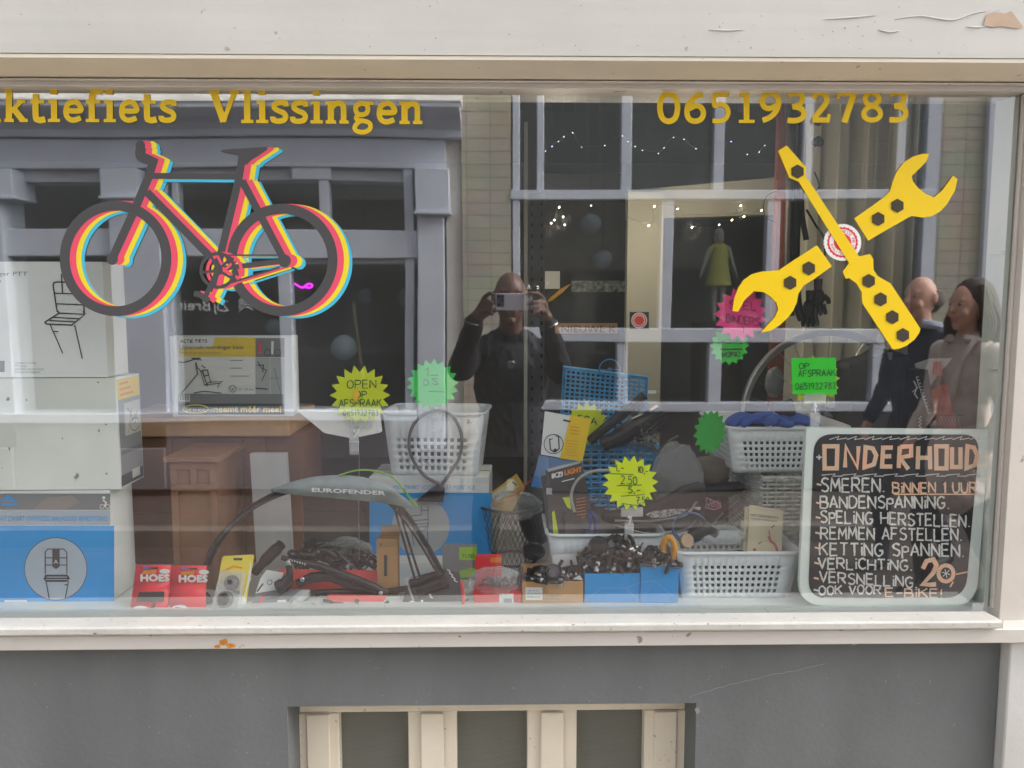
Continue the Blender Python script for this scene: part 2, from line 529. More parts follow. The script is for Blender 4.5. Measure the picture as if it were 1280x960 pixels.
class Frame:
    """a flat face of something: origin, right and up axes; art is laid on it in pixels (seen from the camera) or metres"""
    def __init__(s, o, ex=(1, 0, 0), ez=(0, 0, 1)):
        s.o, s.ex, s.ez = V(o), V(ex).normalized(), V(ez).normalized()
        s.n = s.ex.cross(s.ez)
        s.k = 0
    def P(s, a, b, c=0.0):
        return s.o + s.ex * a + s.ez * b + s.n * c
    def px(s, u, v):
        d = ray(u, v)
        t = (s.o - CAM).dot(s.n) / d.dot(s.n)
        q = CAM + d * t - s.o
        return q.dot(s.ex), q.dot(s.ez)
    def lift(s):
        s.k += 1
        return 0.0006 + s.k * 0.00005
    def m(s):
        return FPX / max(0.2, (s.o.y - CAM.y))
    def line(s, mb, pts, wpx, mi=0, smooth=0, closed=False, lift=None, vary=0.0):
        if vary:                                    # a hand's uneven stroke
            rn = random.Random(int(pts[0][0] * 97 + pts[0][1] * 31))
            d = []
            for i in range(len(pts) - 1):
                (a, b), (e, f) = pts[i], pts[i + 1]
                L = math.hypot(e - a, f - b)
                n_ = max(1, min(6, int(L / 2.5)))
                for k in range(n_):
                    t = k / n_
                    d.append((a + (e - a) * t + rn.uniform(-.12, .12) * wpx, b + (f - b) * t + rn.uniform(-.12, .12) * wpx))
            d.append(pts[-1])
            pts = d
            wpx = [wpx * rn.uniform(1 - vary, 1 + vary) for _ in pts]
        q = [s.px(*p) for p in pts]
        if smooth:
            q = [(p.x, p.y) for p in catmull([(a, b, 0) for a, b in q], smooth, closed)]
        c = s.lift() if lift is None else lift
        mb.ribbon([s.P(a, b, c + 4e-6 * i) for i, (a, b) in enumerate(q)], [w_ / s.m() for w_ in wpx] if isinstance(wpx, list) else wpx / s.m(), s.n, mi, closed)
    def poly(s, mb, pts, mi=0, lift=None, smooth=0):
        c = s.lift() if lift is None else lift
        q = [s.px(*p) for p in pts]
        if smooth:
            q = [(p.x, p.y) for p in catmull([(a, b, 0) for a, b in q], smooth, True)]
        mb.add([s.P(a, b, c) for a, b in q], [list(range(len(q)))], mi)
    def rect(s, mb, u0, v0, u1, v1, mi=0, lift=None):
        s.poly(mb, [(u0, v0), (u1, v0), (u1, v1), (u0, v1)], mi, lift)
    def disc(s, mb, u, v, r, mi=0, n=28, r2=None, lift=None):
        s.poly(mb, [(u + r * math.cos(6.2832 * i / n), v + (r2 or r) * math.sin(6.2832 * i / n)) for i in range(n)], mi, lift)
    def ring(s, mb, u, v, r, w, mi=0, n=40, lift=None, rv=None):
        s.line(mb, [(u + r * math.cos(6.2832 * i / n), v + (rv or r) * math.sin(6.2832 * i / n)) for i in range(n)], w, mi, closed=True, lift=lift)
    def text(s, mb, st, u0, v, u1, h, mi=0, tilt=0.0, lift=None, bold=0.0):
        """printed letters from pixel (u0, v = baseline) to u1, cap height h"""
        if bold:
            for du, dv in ((-bold, 0), (bold, 0), (0, bold), (0, -bold)):
                s.text(mb, st, u0 + du, v + dv, u1 + du, h, mi, tilt, None if lift is None else lift + .00003 * (2 * du + dv) / bold)
        vs, fs = text2d(st)
        x0, x1 = min(p[0] for p in vs), max(p[0] for p in vs)
        k = (u1 - u0) / max(1e-6, x1 - x0)
        c = s.lift() if lift is None else lift
        pts = []
        for x, y in vs:
            uu = u0 + (x - x0) * k
            pts.append(s.P(*s.px(uu, v - y / 0.72 * h + tilt * (uu - u0)), c))
        mb.add(pts, fs, mi)
    def hand(s, mb, st, u0, v, u1, h, wpx=1.2, mi=0, tilt=0.0, jit=0.0, mirror=False):
        """hand-drawn letters from u0 to u1, baseline v"""
        tot = sum(pen_width(c) for c in st) - 1.2
        k = (u1 - u0) / tot
        x = 0
        rnd = random.Random(len(st) * 31 + int(u0))
        for ch in st:
            dy = rnd.uniform(-jit, jit)
            for p in pen_paths(ch):
                q = []
                for a, b in p:
                    uu = u0 + (x + a) * k
                    if mirror:
                        uu = u1 - (x + a) * k
                    q.append((uu, v + dy - b / 6 * h + tilt * (uu - u0)))
                if len(q) > 1:
                    s.line(mb, q, wpx, mi, vary=.28)
            x += pen_width(ch)
TEXTS = ['08 16 21', '25 - 35 mm', 'A', 'Altijd verzet op kinderfietsen', 'BICYCLE PARTS', 'Breit', 'EUROFENDER', 'FIETS VOORDRAGER MAT ZWART OVERSIZED BALHOOFD BEVESTIGING', 'FIETSBANDEN', 'HOES', 'IKZI', 'LIGHT', 'MAT ZWART VOORDRAGER MONTAGE', 'NIEUWE K', 'OXXA', 'PART NR.', 'PLAKKEN HANDLEIDING', 'PTT tuning', 'REMBLOK SET', 'SCHIJFREM', 'Steco', 'TUBE', 'Universele voordrager klein', 'Voordrager PTT', 'Y', 'Z', 'Zij', 'dark brown back board behind the heap of black parts', 'dark brown back board between the plastic bag and the white wicker basket', 'first scaly black tube hanging beside the red brown post', 'gepoedercoat mat zwart', 'inclusief montageset', 'klein', 'large pale blue globe lantern above the yellow OPEN card', 'legs', 'lips', 'long silver nosed black tool at the left of the open brown carton', 'lower greenish globe lantern in the tiled shop window', 'neemt m\xe9\xe9r mee!', 'pale globe lantern beneath the rear wheel of the bicycle picture', 'pale globe lantern beside the white pilaster of the yarn shop', 'second silver nosed black tool in the middle of the open brown carton', 'set compleet', 'shoe', 'short scaly black tube hanging furthest from the red brown post', 'skin', 'small pale globe lantern just right of the bicycle picture', 'top', 'verstelbare voordrager']
for _s in TEXTS:
    text2d(_s)
# ================================================================== OUR SHOPFRONT
ZP = W(700, 757, 0.03).z                      # top of the display platform
Z_SILLT = W(640, 762, 0.0).z
Z_HEAD = W(640, 115, 0.0).z                   # top edge of the glass
X_GL, X_GR = -2.1, W(1258, 460, 0.0).x        # glass edges
X_END = X_GR + 0.30
front = thing('shop_building', 'shopfront with white painted boards, wide display window and grey plaster base', 'building', (0, 0, 0))
XL = -4.5
# fascia board and soffit
Z_SOF = W(640, 72, -0.11).z
mb = MB()
mb.box((XL, -0.11, Z_SOF + 0.004), (X_END + 1.5, 0.25, Z_SOF + 0.62))
ff = Frame((0, -0.111, 0))
flk = M('bare_wood_patch', C(196, 170, 146), 0.8, var=0.15, scale=20)
ff.poly(mb, [(1229, 32), (1233, 18), (1243, 15), (1256, 17), (1264, 14), (1279, 34), (1272, 36), (1252, 33), (1240, 34)], 1)
for pts, w in (([(1118, 24), (1150, 20), (1190, 25), (1215, 17), (1234, 14)], 2.5), ([(1098, 37), (1112, 40), (1125, 38)], 3), ([(886, 37), (908, 38), (930, 37)], 3), ([(1208, 33), (1220, 34), (1232, 33)], 4), ([(1030, 24), (1060, 22), (1096, 19)], 2)):
    q = [ff.P(*ff.px(*p), -0.0004) for p in pts]
    n_ = len(catmull(q, 5))
    mb.tube(catmull(q, 5), [.0004 + .0013 * math.sin(3.14 * i / (n_ - 1)) for i in range(n_)], 6)
rnd = random.Random(8)
for k in range(60):
    u, v = rnd.uniform(0, 1280), rnd.uniform(0, 66)
    r = rnd.uniform(0.3, 1.0)
    ff.poly(mb, [(u + r * math.cos(a) * rnd.uniform(.6, 1.8), v + r * math.sin(a) * rnd.uniform(.4, 1.1)) for a in [i * 1.05 for i in range(6)]], 2, lift=0.0002)
mb.build('fascia', [white_paint, flk, M('chip_brown', C(150, 136, 120), .8)], front, bevel=0.003)
soff = MB()
zs2 = W(640, 98, -0.043).z
soff.prism([(XL, -0.108, Z_SOF + .003), (XL, -0.108, Z_SOF - .004), (XL, -0.0435, zs2), (XL, -0.028, zs2), (XL, -0.028, Z_SOF + .003)], (X_END + 1.5 - XL, 0, 0))
soff.build('soffit', cream_paint, front)
mb = MB()
mb.box((XL, -0.11, Z_SOF + 0.625), (X_END + 1.5, 0.25, 2.95))
mb.build('upper_wall', white_paint, front)
# window frame: head rail, jamb, mouldings
win = MB()
win.box((XL, -0.0275, Z_HEAD), (X_END, 0.06, Z_SOF + 0.003))
win.box((XL, -0.040, Z_HEAD + 0.010), (X_END, -0.028, zs2 - .003))
win.box((X_GR, -0.03, Z_SILLT - 0.02), (X_END, 0.052, Z_HEAD - 0.001))
win.box((X_GR - 0.006, -0.012, Z_SILLT), (X_GR - 0.0005, -0.002, Z_HEAD - 0.001))
dwin = win.build('display_window', frame_paint, front, bevel=0.003)
rev = MB()
rev.box((X_GR - 0.012, 0.009, ZP), (X_GR - 0.002, 0.075, Z_HEAD + 0.03))
for v in (316, 459):
    p = W(1240, v, 0.03)
    rev.box((X_GR - 0.022, 0.012, p.z - 0.003), (X_GR - 0.0125, 0.05, p.z + 0.003))
rev.build('jamb_lining', M('jamb_green_white', C(206, 216, 208), 0.5, var=0.05), dwin)
p0, p1 = W(640, 787, -0.085), W(640, 764, -0.02)
sl = MB()
sl.prism([(XL, -0.02, Z_SILLT - 0.002), (XL, -0.088, p0.z + 0.012), (XL, -0.088, p0.z - 0.006), (XL, -0.02, p0.z - 0.006)], (W(1253, 774, -0.085).x - XL, 0, 0))
sl.build('sill', sill_paint, dwin, bevel=0.004)
bd = MB()
zb1, zb0 = p0.z - 0.010, W(640, 809, -0.075).z
bd.box((XL, -0.075, zb0), (X_END + 0.2, 0.02, zb1))
bd.build('sill_board', M('sill_board_paint', C(206, 201, 195), 0.5, var=0.08, scale=4, bump=0.2, bscale=40, speck=C(150, 135, 120), sscale=34), dwin, bevel=0.003)
rust = MB()
fr = Frame((0, -0.0752, 0))
for (u, v, r) in ((279, 803, 7), (288, 807, 6), (272, 808, 4)):
    fr.poly(rust, [(u + r * math.cos(a) * random.uniform(.6, 1.2), v + .6 * r * math.sin(a) * random.uniform(.6, 1.2)) for a in [i * 0.63 for i in range(10)]], 0)
rust.build('rust_stain', M('rust', C(214, 140, 40), 0.8, var=0.35, scale=60), dwin)
gl = MB()
gl.add([(X_GL - 2, 0, Z_SILLT - 0.01), (X_GR + .002, 0, Z_SILLT - 0.01), (X_GR + .002, 0, Z_HEAD + 0.01), (X_GL - 2, 0, Z_HEAD + 0.01)], [[0, 1, 2, 3]], 0)
a = [(X_GL - 2, 0.006, Z_SILLT - 0.01), (X_GR + .002, 0.006, Z_SILLT - 0.01), (X_GR + .002, 0.006, Z_HEAD + 0.01), (X_GL - 2, 0.006, Z_HEAD + 0.01)]
gl.add(a, [[3, 2, 1, 0]], 1)
clear_back = glass_mat('glass_back_face', 0.15, tint=(1, 1, 1))
gl.build('glass_pane', [glass_front, clear_back], dwin, recalc=False)
# grey plaster base wall with the cellar opening
YW = -0.03
xl, xr = W(359, 900, YW).x, W(870, 900, YW).x
zt = W(620, 881, YW).z
xwr = W(1246, 880, YW).x
wl = MB()
wl.box((XL, YW, 0), (xl, 0.3, zb0 + .03))
wl.box((xr, YW, 0), (xwr, 0.3, zb0 + .03))
wl.box((xl, YW, zt), (xr, 0.3, zb0 + .03))
wl.box((xl, YW, 0), (xr, 0.3, 0.18))
marks = wl
fw = Frame((0, YW - 0.0003, 0))
rnd = random.Random(3)
for k in range(150):
    u, v = rnd.uniform(0, 1240), rnd.uniform(820, 960)
    r = rnd.uniform(0.25, 0.9)
    fw.poly(marks, [(u + r * math.cos(a) * rnd.uniform(.5, 1.3), v + r * math.sin(a) * rnd.uniform(.5, 1.8)) for a in [i * 1.05 for i in range(6)]], 1, lift=0.0002)
pts = [(862, 872)]
while pts[-1][0] < 1030:
    pts.append((pts[-1][0] + 5, 872 - 42 * ((pts[-1][0] - 857) / 170) ** 0.8 + rnd.uniform(-1, 1)))
fw.line(marks, pts, 0.8, 1, lift=0.0003)
fw.poly(marks, [(868, 886), (873, 884), (875, 890), (871, 893)], 1, lift=0.0003)
fw.poly(marks, [(1063, 803), (1070, 802), (1071, 806), (1065, 807)], 1, lift=0.0003)
wl.build('plaster_wall', [wall_paint, M('chip_grey', C(140, 142, 142), 0.8)], front)
rp = MB()
rp.box((xwr + .002, -0.06, 0), (xwr + 0.16, 0.2, zb0 - 0.003))
rp.build('pilaster', M('pilaster_paint', C(196, 195, 192), 0.6, var=0.12, scale=5, bump=0.2), front, bevel=0.004)
wl = MB()
wl.box((xwr + 0.165, 0.02, 0), (4.5, 0.3, 2.95))
wl.box((X_END + 0.002, -0.01, zb0), (xwr + 0.165, 0.3, Z_SOF))
wl.build('side_wall', M('side_wall_paint', C(70, 68, 66), 0.8, var=0.2), front)
# cellar window
YC = 0.07
cw = MB()
zc = W(620, 889, YC).z
fcx = [W(u, 930, YC).x for u in (373, 424, 510, 571, 659, 721, 805, 857)]
cw.box((xl - .0, YC, zc), (xr + .0, YC + 0.06, zt + 0.03))
for i, j in ((0, 1), (2, 3), (4, 5), (6, 7)):
    cw.box((fcx[i], YC + (0.0 if i in (0, 6) else 0.004), 0.2), (fcx[j], YC + 0.06, zc - 0.001))
    m_ = (fcx[i] + fcx[j]) / 2
    cw.box((m_ - 0.027, YC - 0.006, 0.2), (m_ + 0.027, YC - 0.0005, zc - 0.0015))
cw.box((xl, YC - 0.01, 0.18), (xr, YC + 0.06, 0.2))
cwin = cw.build('cellar_window', cream_paint, front, bevel=0.003)
cg = MB()
for i, j in ((1, 2), (3, 4), (5, 6)):
    cg.box((fcx[i], YC + 0.03, 0.2), (fcx[j], YC + 0.034, zc))
cg.build('pane', glass_dim, cwin)
cb = MB()
cb.box((xl, 0.31, 0.15), (xr, 0.33, zt + .05))
cb.build('cellar_backing', M('cellar_dark', C(98, 93, 92), 0.9, var=0.2, scale=3), front)

# ================================================================== INSIDE OF THE SHOP (setting)
XR_ = X_GR + 0.05
pf = MB(); pf.box((XL, 0.008, ZP - 0.04), (XR_ + .2, 0.80, ZP))
struct(pf.build('display_floor', M('display_floor_paint', C(214, 220, 216), 0.45, var=0.07, scale=5, speck=C(150, 150, 145), sscale=50)), 'white painted display floor behind the shop glass', 'floor')
fl = MB(); fl.box((XL, 0.35, 0.36), (XR_ + 1.2, 4.2, 0.4))
struct(fl.build('shop_floor', M('shop_floor_mat', C(90, 80, 72), 0.6, var=0.2, scale=5)), 'dim floor of the shop behind the display', 'floor')
iw = M('shop_wall_paint', C(150, 148, 140), 0.8, var=0.06, scale=2)
wl = MB(); wl.box((XL, 4.2, 0.3), (XR_ + 1.2, 4.3, 2.9)); wl.box((XL - .1, 0.02, .3), (XL, 4.3, 2.9)); wl.box((XR_ + 1.2, 0.30, .3), (XR_ + 1.3, 4.3, 2.9))
struct(wl.build('shop_wall', iw), 'dim back wall of the shop', 'wall')
fl = MB(); fl.box((XL, 0.06, 2.55), (XR_ + 1.3, 4.3, 2.62))
struct(fl.build('shop_ceiling', M('shop_ceiling_paint', C(120, 120, 116), 0.8)), 'dark ceiling of the shop', 'ceiling')
wl = MB(); wl.box((XL, 0.1, .1), (XR_ + 1.3, 0.14, ZP - 0.045)); wl.box((XL, .76, .4), (XR_ + .2, .79, ZP - 0.045))
struct(wl.build('platform_base_wall', iw), 'boarding below the display floor', 'wall')
# beige boarded partition on the right with battens
YB = 1.3
bw = MB()
a, b = W(985, 330, YB), W(1140, 330, YB)
bw.box((a.x, YB, 0.4), (b.x, YB + .05, 2.55))
for u in (1012, 1047, 1083, 1120):
    p = W(u, 330, YB)
    bw.box((p.x - .018, YB - .018, .4), (p.x + .018, YB - .001, 2.54))
struct(bw.build('partition_wall', M('beige_partition', C(236, 234, 214), 0.7, var=0.08, scale=3)), 'beige boarded partition wall inside the shop on the right', 'wall')
# beige beam and post inside
bm_ = MB()
a, b, c, d = W(785, 238, 1.25), W(968, 222, 1.25), W(968, 268, 1.25), W(785, 274, 1.25)
bm_.prism([a, b, c, d], (0, 0.06, 0))
bm_.tube([W(786, 272, 1.24), W(900, 268, 1.24), W(966, 262, 1.24)], 0.002, 6)
struct(bm_.build('ceiling_beam', beige_board), 'beige sloping ceiling beam inside the shop', 'beam')
p_ = MB()
a, b = W(783, 400, 1.2), W(827, 400, 1.2)
p_.box((a.x, 1.2, ZP - .3), (b.x, 1.245, W(800, 240, 1.2).z))
struct(p_.build('pillar', beige_board), 'beige pillar board inside the shop', 'pillar')

# ================================================================== STREET
def brick_mat(name, c1, c2, mortar, sx, rot=0.0, rough=0.75, bumpd=0.6, offset=0.5, bw_=0.5, rh=0.25, msize=0.02):
    m = bpy.data.materials.new(name); m.use_nodes = True
    n, l = m.node_tree.nodes, m.node_tree.links
    b = n['Principled BSDF']; b.inputs['Roughness'].default_value = rough
    tc = n.new('ShaderNodeTexCoord'); mp = n.new('ShaderNodeMapping')
    mp.inputs['Rotation'].default_value = rot if isinstance(rot, tuple) else (0, 0, rot)
    mp.inputs['Scale'].default_value = (sx, sx, sx)
    t = n.new('ShaderNodeTexBrick')
    t.offset = offset
    t.inputs['Color1'].default_value = (*c1, 1); t.inputs['Color2'].default_value = (*c2, 1); t.inputs['Mortar'].default_value = (*mortar, 1)
    t.inputs['Scale'].default_value = 1.0; t.inputs['Mortar Size'].default_value = msize
    t.inputs['Brick Width'].default_value = bw_; t.inputs['Row Height'].default_value = rh
    ns = n.new('ShaderNodeTexNoise'); ns.inputs['Scale'].default_value = 2.5; ns.inputs['Detail'].default_value = 6
    mx = n.new('ShaderNodeMix'); mx.data_type = 'RGBA'; mx.blend_type = 'MULTIPLY'; mx.inputs['Factor'].default_value = 0.45
    l.new(tc.outputs['Object'], mp.inputs['Vector']); l.new(mp.outputs[0], t.inputs['Vector']); l.new(tc.outputs['Object'], ns.inputs['Vector'])
    l.new(t.outputs['Color'], mx.inputs['A']); l.new(ns.outputs['Color'], mx.inputs['B'])
    l.new(mx.outputs['Result'], b.inputs['Base Color'])
    bp = n.new('ShaderNodeBump'); bp.inputs['Strength'].default_value = bumpd; bp.inputs['Distance'].default_value = 0.004
    l.new(t.outputs['Fac'], bp.inputs['Height']); bp.invert = True
    l.new(bp.outputs[0], b.inputs['Normal'])
    return m
street = MB(); street.box((-150, -150, -0.3), (150, 150, -0.10))
struct(street.build('street', brick_mat('clinker_street', C(80, 66, 61), C(68, 58, 54), C(54, 50, 47), 2.2)), 'brown brick paved street between the shops', 'street')
pv = MB(); pv.box((-60, -1.55, -0.25), (60, -0.0, 0.0));  # out of view; widened and paled to bounce light onto the soffit
struct(pv.build('pavement', brick_mat('paver', C(204, 196, 184), C(194, 186, 174), C(150, 142, 132), 1.7, offset=0.5, bw_=0.5, rh=0.5)), 'pavement along the bike shop, paled to bounce light up', 'pavement')
pv = MB(); pv.box((-60, -9, -0.25), (60, -3.75, 0.0))
struct(pv.build('pavement', brick_mat('far_paver', C(90, 76, 72), C(80, 70, 66), C(60, 56, 52), 2.2)), 'grey paved pavement along the shops opposite', 'pavement')
kb = MB(); kb.box((-60, -3.748, -.25), (60, -3.62, 0.012)); kb.box((-60, -1.67, -.25), (60, -1.552, 0.012))
struct(kb.build('kerb', M('kerb_stone', C(104, 99, 94), 0.8, var=0.15, scale=8)), 'pale stone kerbs of the street', 'kerb')

# ================================================================== OPPOSITE SIDE OF THE STREET (seen mirrored in the glass)
YO = 4.7
def obox(mb, u0, v0, u1, v1, y=YO, t=0.1, mi=0):
    """box across the street filling the mirrored pixel rectangle, its face y behind the glass, t thick"""
    vm, um = (v0 + v1) / 2, (u0 + u1) / 2
    x0, x1 = O(u0, vm, y).x, O(u1, vm, y).x
    z1, z0 = O(um, v0, y).z, max(0.0, O(um, v1, y).z)
    mb.box((x0, -y - t, z0), (x1, -y, z1), mi)
lav = M('opposite_white_paint', C(212, 218, 230), 0.5, var=0.10, scale=3, bump=0.1, bscale=20)
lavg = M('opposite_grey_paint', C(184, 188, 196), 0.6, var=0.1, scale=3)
dirty_white = M('weathered_white', C(220, 220, 214), 0.7, var=0.3, scale=7, speck=C(110, 104, 96), sscale=14)
dark_room = M('dark_room', C(122, 126, 126), 0.9, var=0.2, scale=2)
riser = M('dark_riser', C(52, 50, 52), 0.6, var=0.2, scale=4)
yb = thing('yarn_shop_building', 'white painted shop with cornice, pilasters and dark windows mirrored in the glass', 'building', (-2.0, -4.7, 0))
m = MB()
UL = -330
obox(m, UL, 172, 556, 209, YO, 0.3)                        # frieze
obox(m, 556.5, 100, 577, 612, YO + .03, 0.3, 1)
obox(m, UL, 286, 520, 321, YO, 0.24)                       # rail between the window rows
obox(m, 366, 209, 414, 226, YO + .02, 0.2)
for u0, u1 in ((UL, -120), (505, 516), (205, 214)):
    obox(m, u0, 209, u1, 540, YO + .02, 0.2)
for u0, u1 in ((350, 366),):
    obox(m, u0, 321, u1, 516, YO + .03, 0.12)
obox(m, 400, 226, 412, 286, YO + .03, 0.12)
obox(m, 216, 226, 224, 286, YO + .03, 0.12)
obox(m, UL, 516, 520, 528, YO - .08, 0.3)                  # sill
m.build('wall', [lav, M('pale_stone', C(206, 202, 196), .7, var=.15, scale=6)], yb, bevel=0.006)
m = MB()
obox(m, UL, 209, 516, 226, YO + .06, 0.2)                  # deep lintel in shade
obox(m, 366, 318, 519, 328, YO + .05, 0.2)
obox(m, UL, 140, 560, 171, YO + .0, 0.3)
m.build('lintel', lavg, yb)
m = MB()
obox(m, UL, 528, 520, 612, YO - .04, 0.3)
m.build('plinth', M('plinth_paint', C(118, 114, 120), 0.6, var=0.12), yb)
m = MB()                                                    # cornice: profile along the facade
zc0, zc1, zc2 = O(300, 172, YO).z, O(300, 138, YO - .25).z, O(300, 118, YO - .3).z
xe = O(574, 130, YO - .3).x
xs = O(UL, 130, YO).x
prof = [(YO + .1, zc0), (YO - .05, zc0), (YO - .06, zc0 + .05), (YO - .16, zc0 + .13), (YO - .2, zc0 + .15), (YO - .2, zc1 - .03), (YO - .27, zc1), (YO - .30, zc1 + .015), (YO - .30, zc1 + .05), (YO - .02, zc2 + .16), (YO + .1, zc2 + .16)]
m.prism([(xs, -y, z) for y, z in prof], (xe - xs, 0, 0))
m.build('cornice', lav, yb, bevel=0.004)
m = MB(); m.prism([(xs, -YO + .31, zc1 + .052), (xs, -YO + .31, zc1 + .062), (xs, -YO + .06, zc2 + .20), (xs, -YO - .1, zc2 + .20), (xs, -YO - .1, zc1 + .052)], (xe - xs + .01, 0, 0))
m.box((xs, -YO - .5, zc2 + .21), (xe, -YO - .12, 3.66))
m.build('gutter', dirty_white, yb, bevel=0.01)
for k, (c0, c1, cv, s0, s1) in enumerate(((517, 560, 265, 521, 554), (122, 170, 246, 140, 204), (-70, 14, 246, -66, 10))):
    m = MB()
    obox(m, c0, 209, c1, cv, YO - .10, 0.3)
    obox(m, c0 - 2, cv - 3, c1 + 2, cv + 1, YO - .12, 0.3)
    obox(m, s0, cv + 1, s1, 560, YO - .04, 0.3)
    obox(m, s0 - 4, 560, s1 + 4, 612, YO - .07, 0.3, 1)
    m.build('pilaster', [lav, MATS['plinth_paint']], yb, bevel=0.005)
m = MB()
obox(m, UL, 209, 520, 600, YO + 1.1, 0.05)
a, b = O(UL, 300, YO), O(520, 300, YO)
m.box((a.x, -YO - 1.1, 0.0), (a.x + .05, -YO - .25, 3.2)); m.box((b.x - .05, -YO - 1.1, 0.0), (b.x, -YO - .25, 3.2))
m.box((a.x, -YO - 1.1, 3.0), (b.x, -YO - .3, 3.05)); m.box((a.x, -YO - 1.1, .3), (b.x, -YO - .3, .35))
m.build('room', dark_room, yb)
m = MB()
obox(m, UL, 226, 512, 286, YO + .08, 0.006)
obox(m, UL, 321, 519, 516, YO + .08, 0.006)
yw = m.build('window', glass_plain, yb)
m = MB()
fy = Frame((0, -YO - .075, 0), (-1, 0, 0), (0, 0, 1))
def mtext(mb, fr, st, u0, v, u1, h, y, mi=0):
    """letters on a face across the street; (u0, u1) in the mirror image, where they read backwards"""
    vs, fs = text2d(st)
    x0, x1 = min(p[0] for p in vs), max(p[0] for p in vs)
    a, b = O(u1, v, y), O(u0, v, y)
    k = (b.x - a.x) / (x1 - x0)
    kz = h / ppm(y) / 0.72
    mb.add([(a.x + (x - x0) * k, a.y + 0.001, a.z + yy * kz) for x, yy in vs], fs, mi)
mtext(m, fy, 'Breit', 222, 389, 263, 14, YO + .07)
mtext(m, fy, 'Zij', 268, 389, 287, 14, YO + .07)
for k in range(5):
    q = []
    for j in range(9):
        t = j / 8
        q.append(O(299 + 18 * t, 389 - 3.2 * k - 5 * math.sin(t * 3.14) - 2 * t, YO + .07) + V((0, .002, 0)))
    m.ribbon(q, 0.008, (0, 1, 0))
m.build('lettering', M('window_letter_grey', C(225, 225, 225), 0.6), yw)

# lanterns hanging in the yarn shop
lan = M('lantern_paper', C(150, 166, 176), 0.8, var=0.1, scale=30)
def lantern(u, v, r, y, label, group=None):
    p = O(u, v, y)
    t = thing('globe_lantern', label, 'lantern', p, group)
    m = MB(); rr = r / ppm(y)
    prof = []
    for i in range(25):
        a = math.pi * i / 24
        prof.append((max(.004, rr * math.sin(a) * (1 + .02 * (i % 2))), -rr * math.cos(a)))
    m.lathe(prof, p, n=28)
    m.build('shade', lan, t, sharp=80)
    m = MB(); m.tube([p + V((0, 0, rr)), V((p.x, p.y, 2.98))], 0.003, 5)
    m.build('wire', black_plastic, t)
lantern(431, 435, 16.5, 4.98, 'large pale blue globe lantern above the yellow OPEN card')
lantern(457, 369, 9.5, 5.3, 'small pale globe lantern just right of the bicycle picture')
lantern(343, 409, 11, 5.3, 'pale globe lantern beneath the rear wheel of the bicycle picture')
lantern(509, 372, 13, 5.3, 'pale globe lantern beside the white pilaster of the yarn shop')
t = MB()
q = [O(u, v, 4.95) for u, v in ((364, 352), (369, 353), (374, 356), (379, 358), (383, 355), (387, 353), (391, 355), (388, 358), (382, 357))]
t.tube(catmull(q, 5), 0.006, 6)
tag(t.build('neon_sign', M('neon_magenta', C(220, 40, 230), 0.4, emit=4.0), loc=q[0]), 'small magenta neon scribble glowing inside the dark yarn shop window', 'sign')
t = MB()
a, b = O(441, 376, 4.95), O(456, 476, 4.95)
t.box((-.011, -.008, 0), (.011, .008, (b - a).length))
Mx = (b - a).to_track_quat('Z', 'Y').to_matrix()
t.v = [a + Mx @ p for p in t.v]
for k in range(6):
    t.box(a.lerp(b, .15 + .13 * k) + V((-.01, .012, -.004)), a.lerp(b, .15 + .13 * k) + V((.02, .03, .004)))
tag(t.build('wooden_ladder_rail', M('pale_wood', C(176, 156, 130), 0.7, var=0.2), loc=b), 'slanting pale wooden rail leaning in the yarn shop window', 'rail')

# corner shop with tiled pier and white framed windows
cs = thing('tiled_shop_building', 'beige tiled shop with white framed windows mirrored in the glass', 'building', (2.0, -4.7, 0))
tile = brick_mat('beige_tile', C(214, 208, 186), C(202, 197, 178), C(128, 124, 112), 1.0, rot=(R(90), 0, 0), rough=0.35, bumpd=0.5, offset=0.0, bw_=0.187, rh=0.0975, msize=0.003)
m = MB()
obox(m, 577, 60, 641, 612, YO, 0.35)
m.build('tiled_pier', tile, cs)
m = MB()
obox(m, 1166, 60, 1226, 612, YO, 0.35)
m.build('tiled_pier', tile, cs)
m = MB(); obox(m, 641, 40, 1166, 118, YO + .02, 0.3); obox(m, 577, 30, 1500, 40, YO, .35)
m.build('upper_wall', tile, cs)
m = MB()
Yf = YO + 0.0
for u0, u1, v0, v1 in ((638, 650, 118, 518), (672, 681, 118, 236), (777, 790, 118, 236), (891, 904, 118, 236), (1005, 1018, 118, 236), (1121, 1131, 118, 236), (1150, 1167, 118, 518),
                       (825, 840, 248, 411), (958, 975, 248, 411), (773, 786, 428, 502), (884, 900, 428, 502), (650, 664, 428, 502), (1090, 1104, 428, 502)):
    obox(m, u0, v0, u1, v1, Yf, 0.09)
for u0, u1, v0, v1 in ((638, 1167, 236, 248), (638, 1167, 411, 428), (638, 1167, 502, 513)):
    obox(m, u0, v0, u1, v1, Yf - .015, 0.11)
sf = m.build('shop_window', lav, cs, bevel=0.006)
m = MB(); obox(m, 650, 118, 1150, 502, Yf + .05, .006)
m.build('pane', glass_plain, sf)
m = MB()                                                     # lead lattice in the upper lights
for u in range(690, 1150, 15):
    obox(m, u, 118, u + 1, 236, Yf + .045, .004)
for v in (152, 178, 204, 226):
    obox(m, 672, v, 1150, v + 1, Yf + .042, .004)
m.build('lead_bars', M('lead', C(120, 122, 126), 0.5), sf)
m = MB(); obox(m, 641, 513, 1167, 612, YO + .0, 0.2)
m.build('stall_riser', riser, cs)
m = MB()
obox(m, 641, 60, 1167, 612, YO + 1.6, 0.05)
a, b = O(641, 300, YO), O(1167, 300, YO)
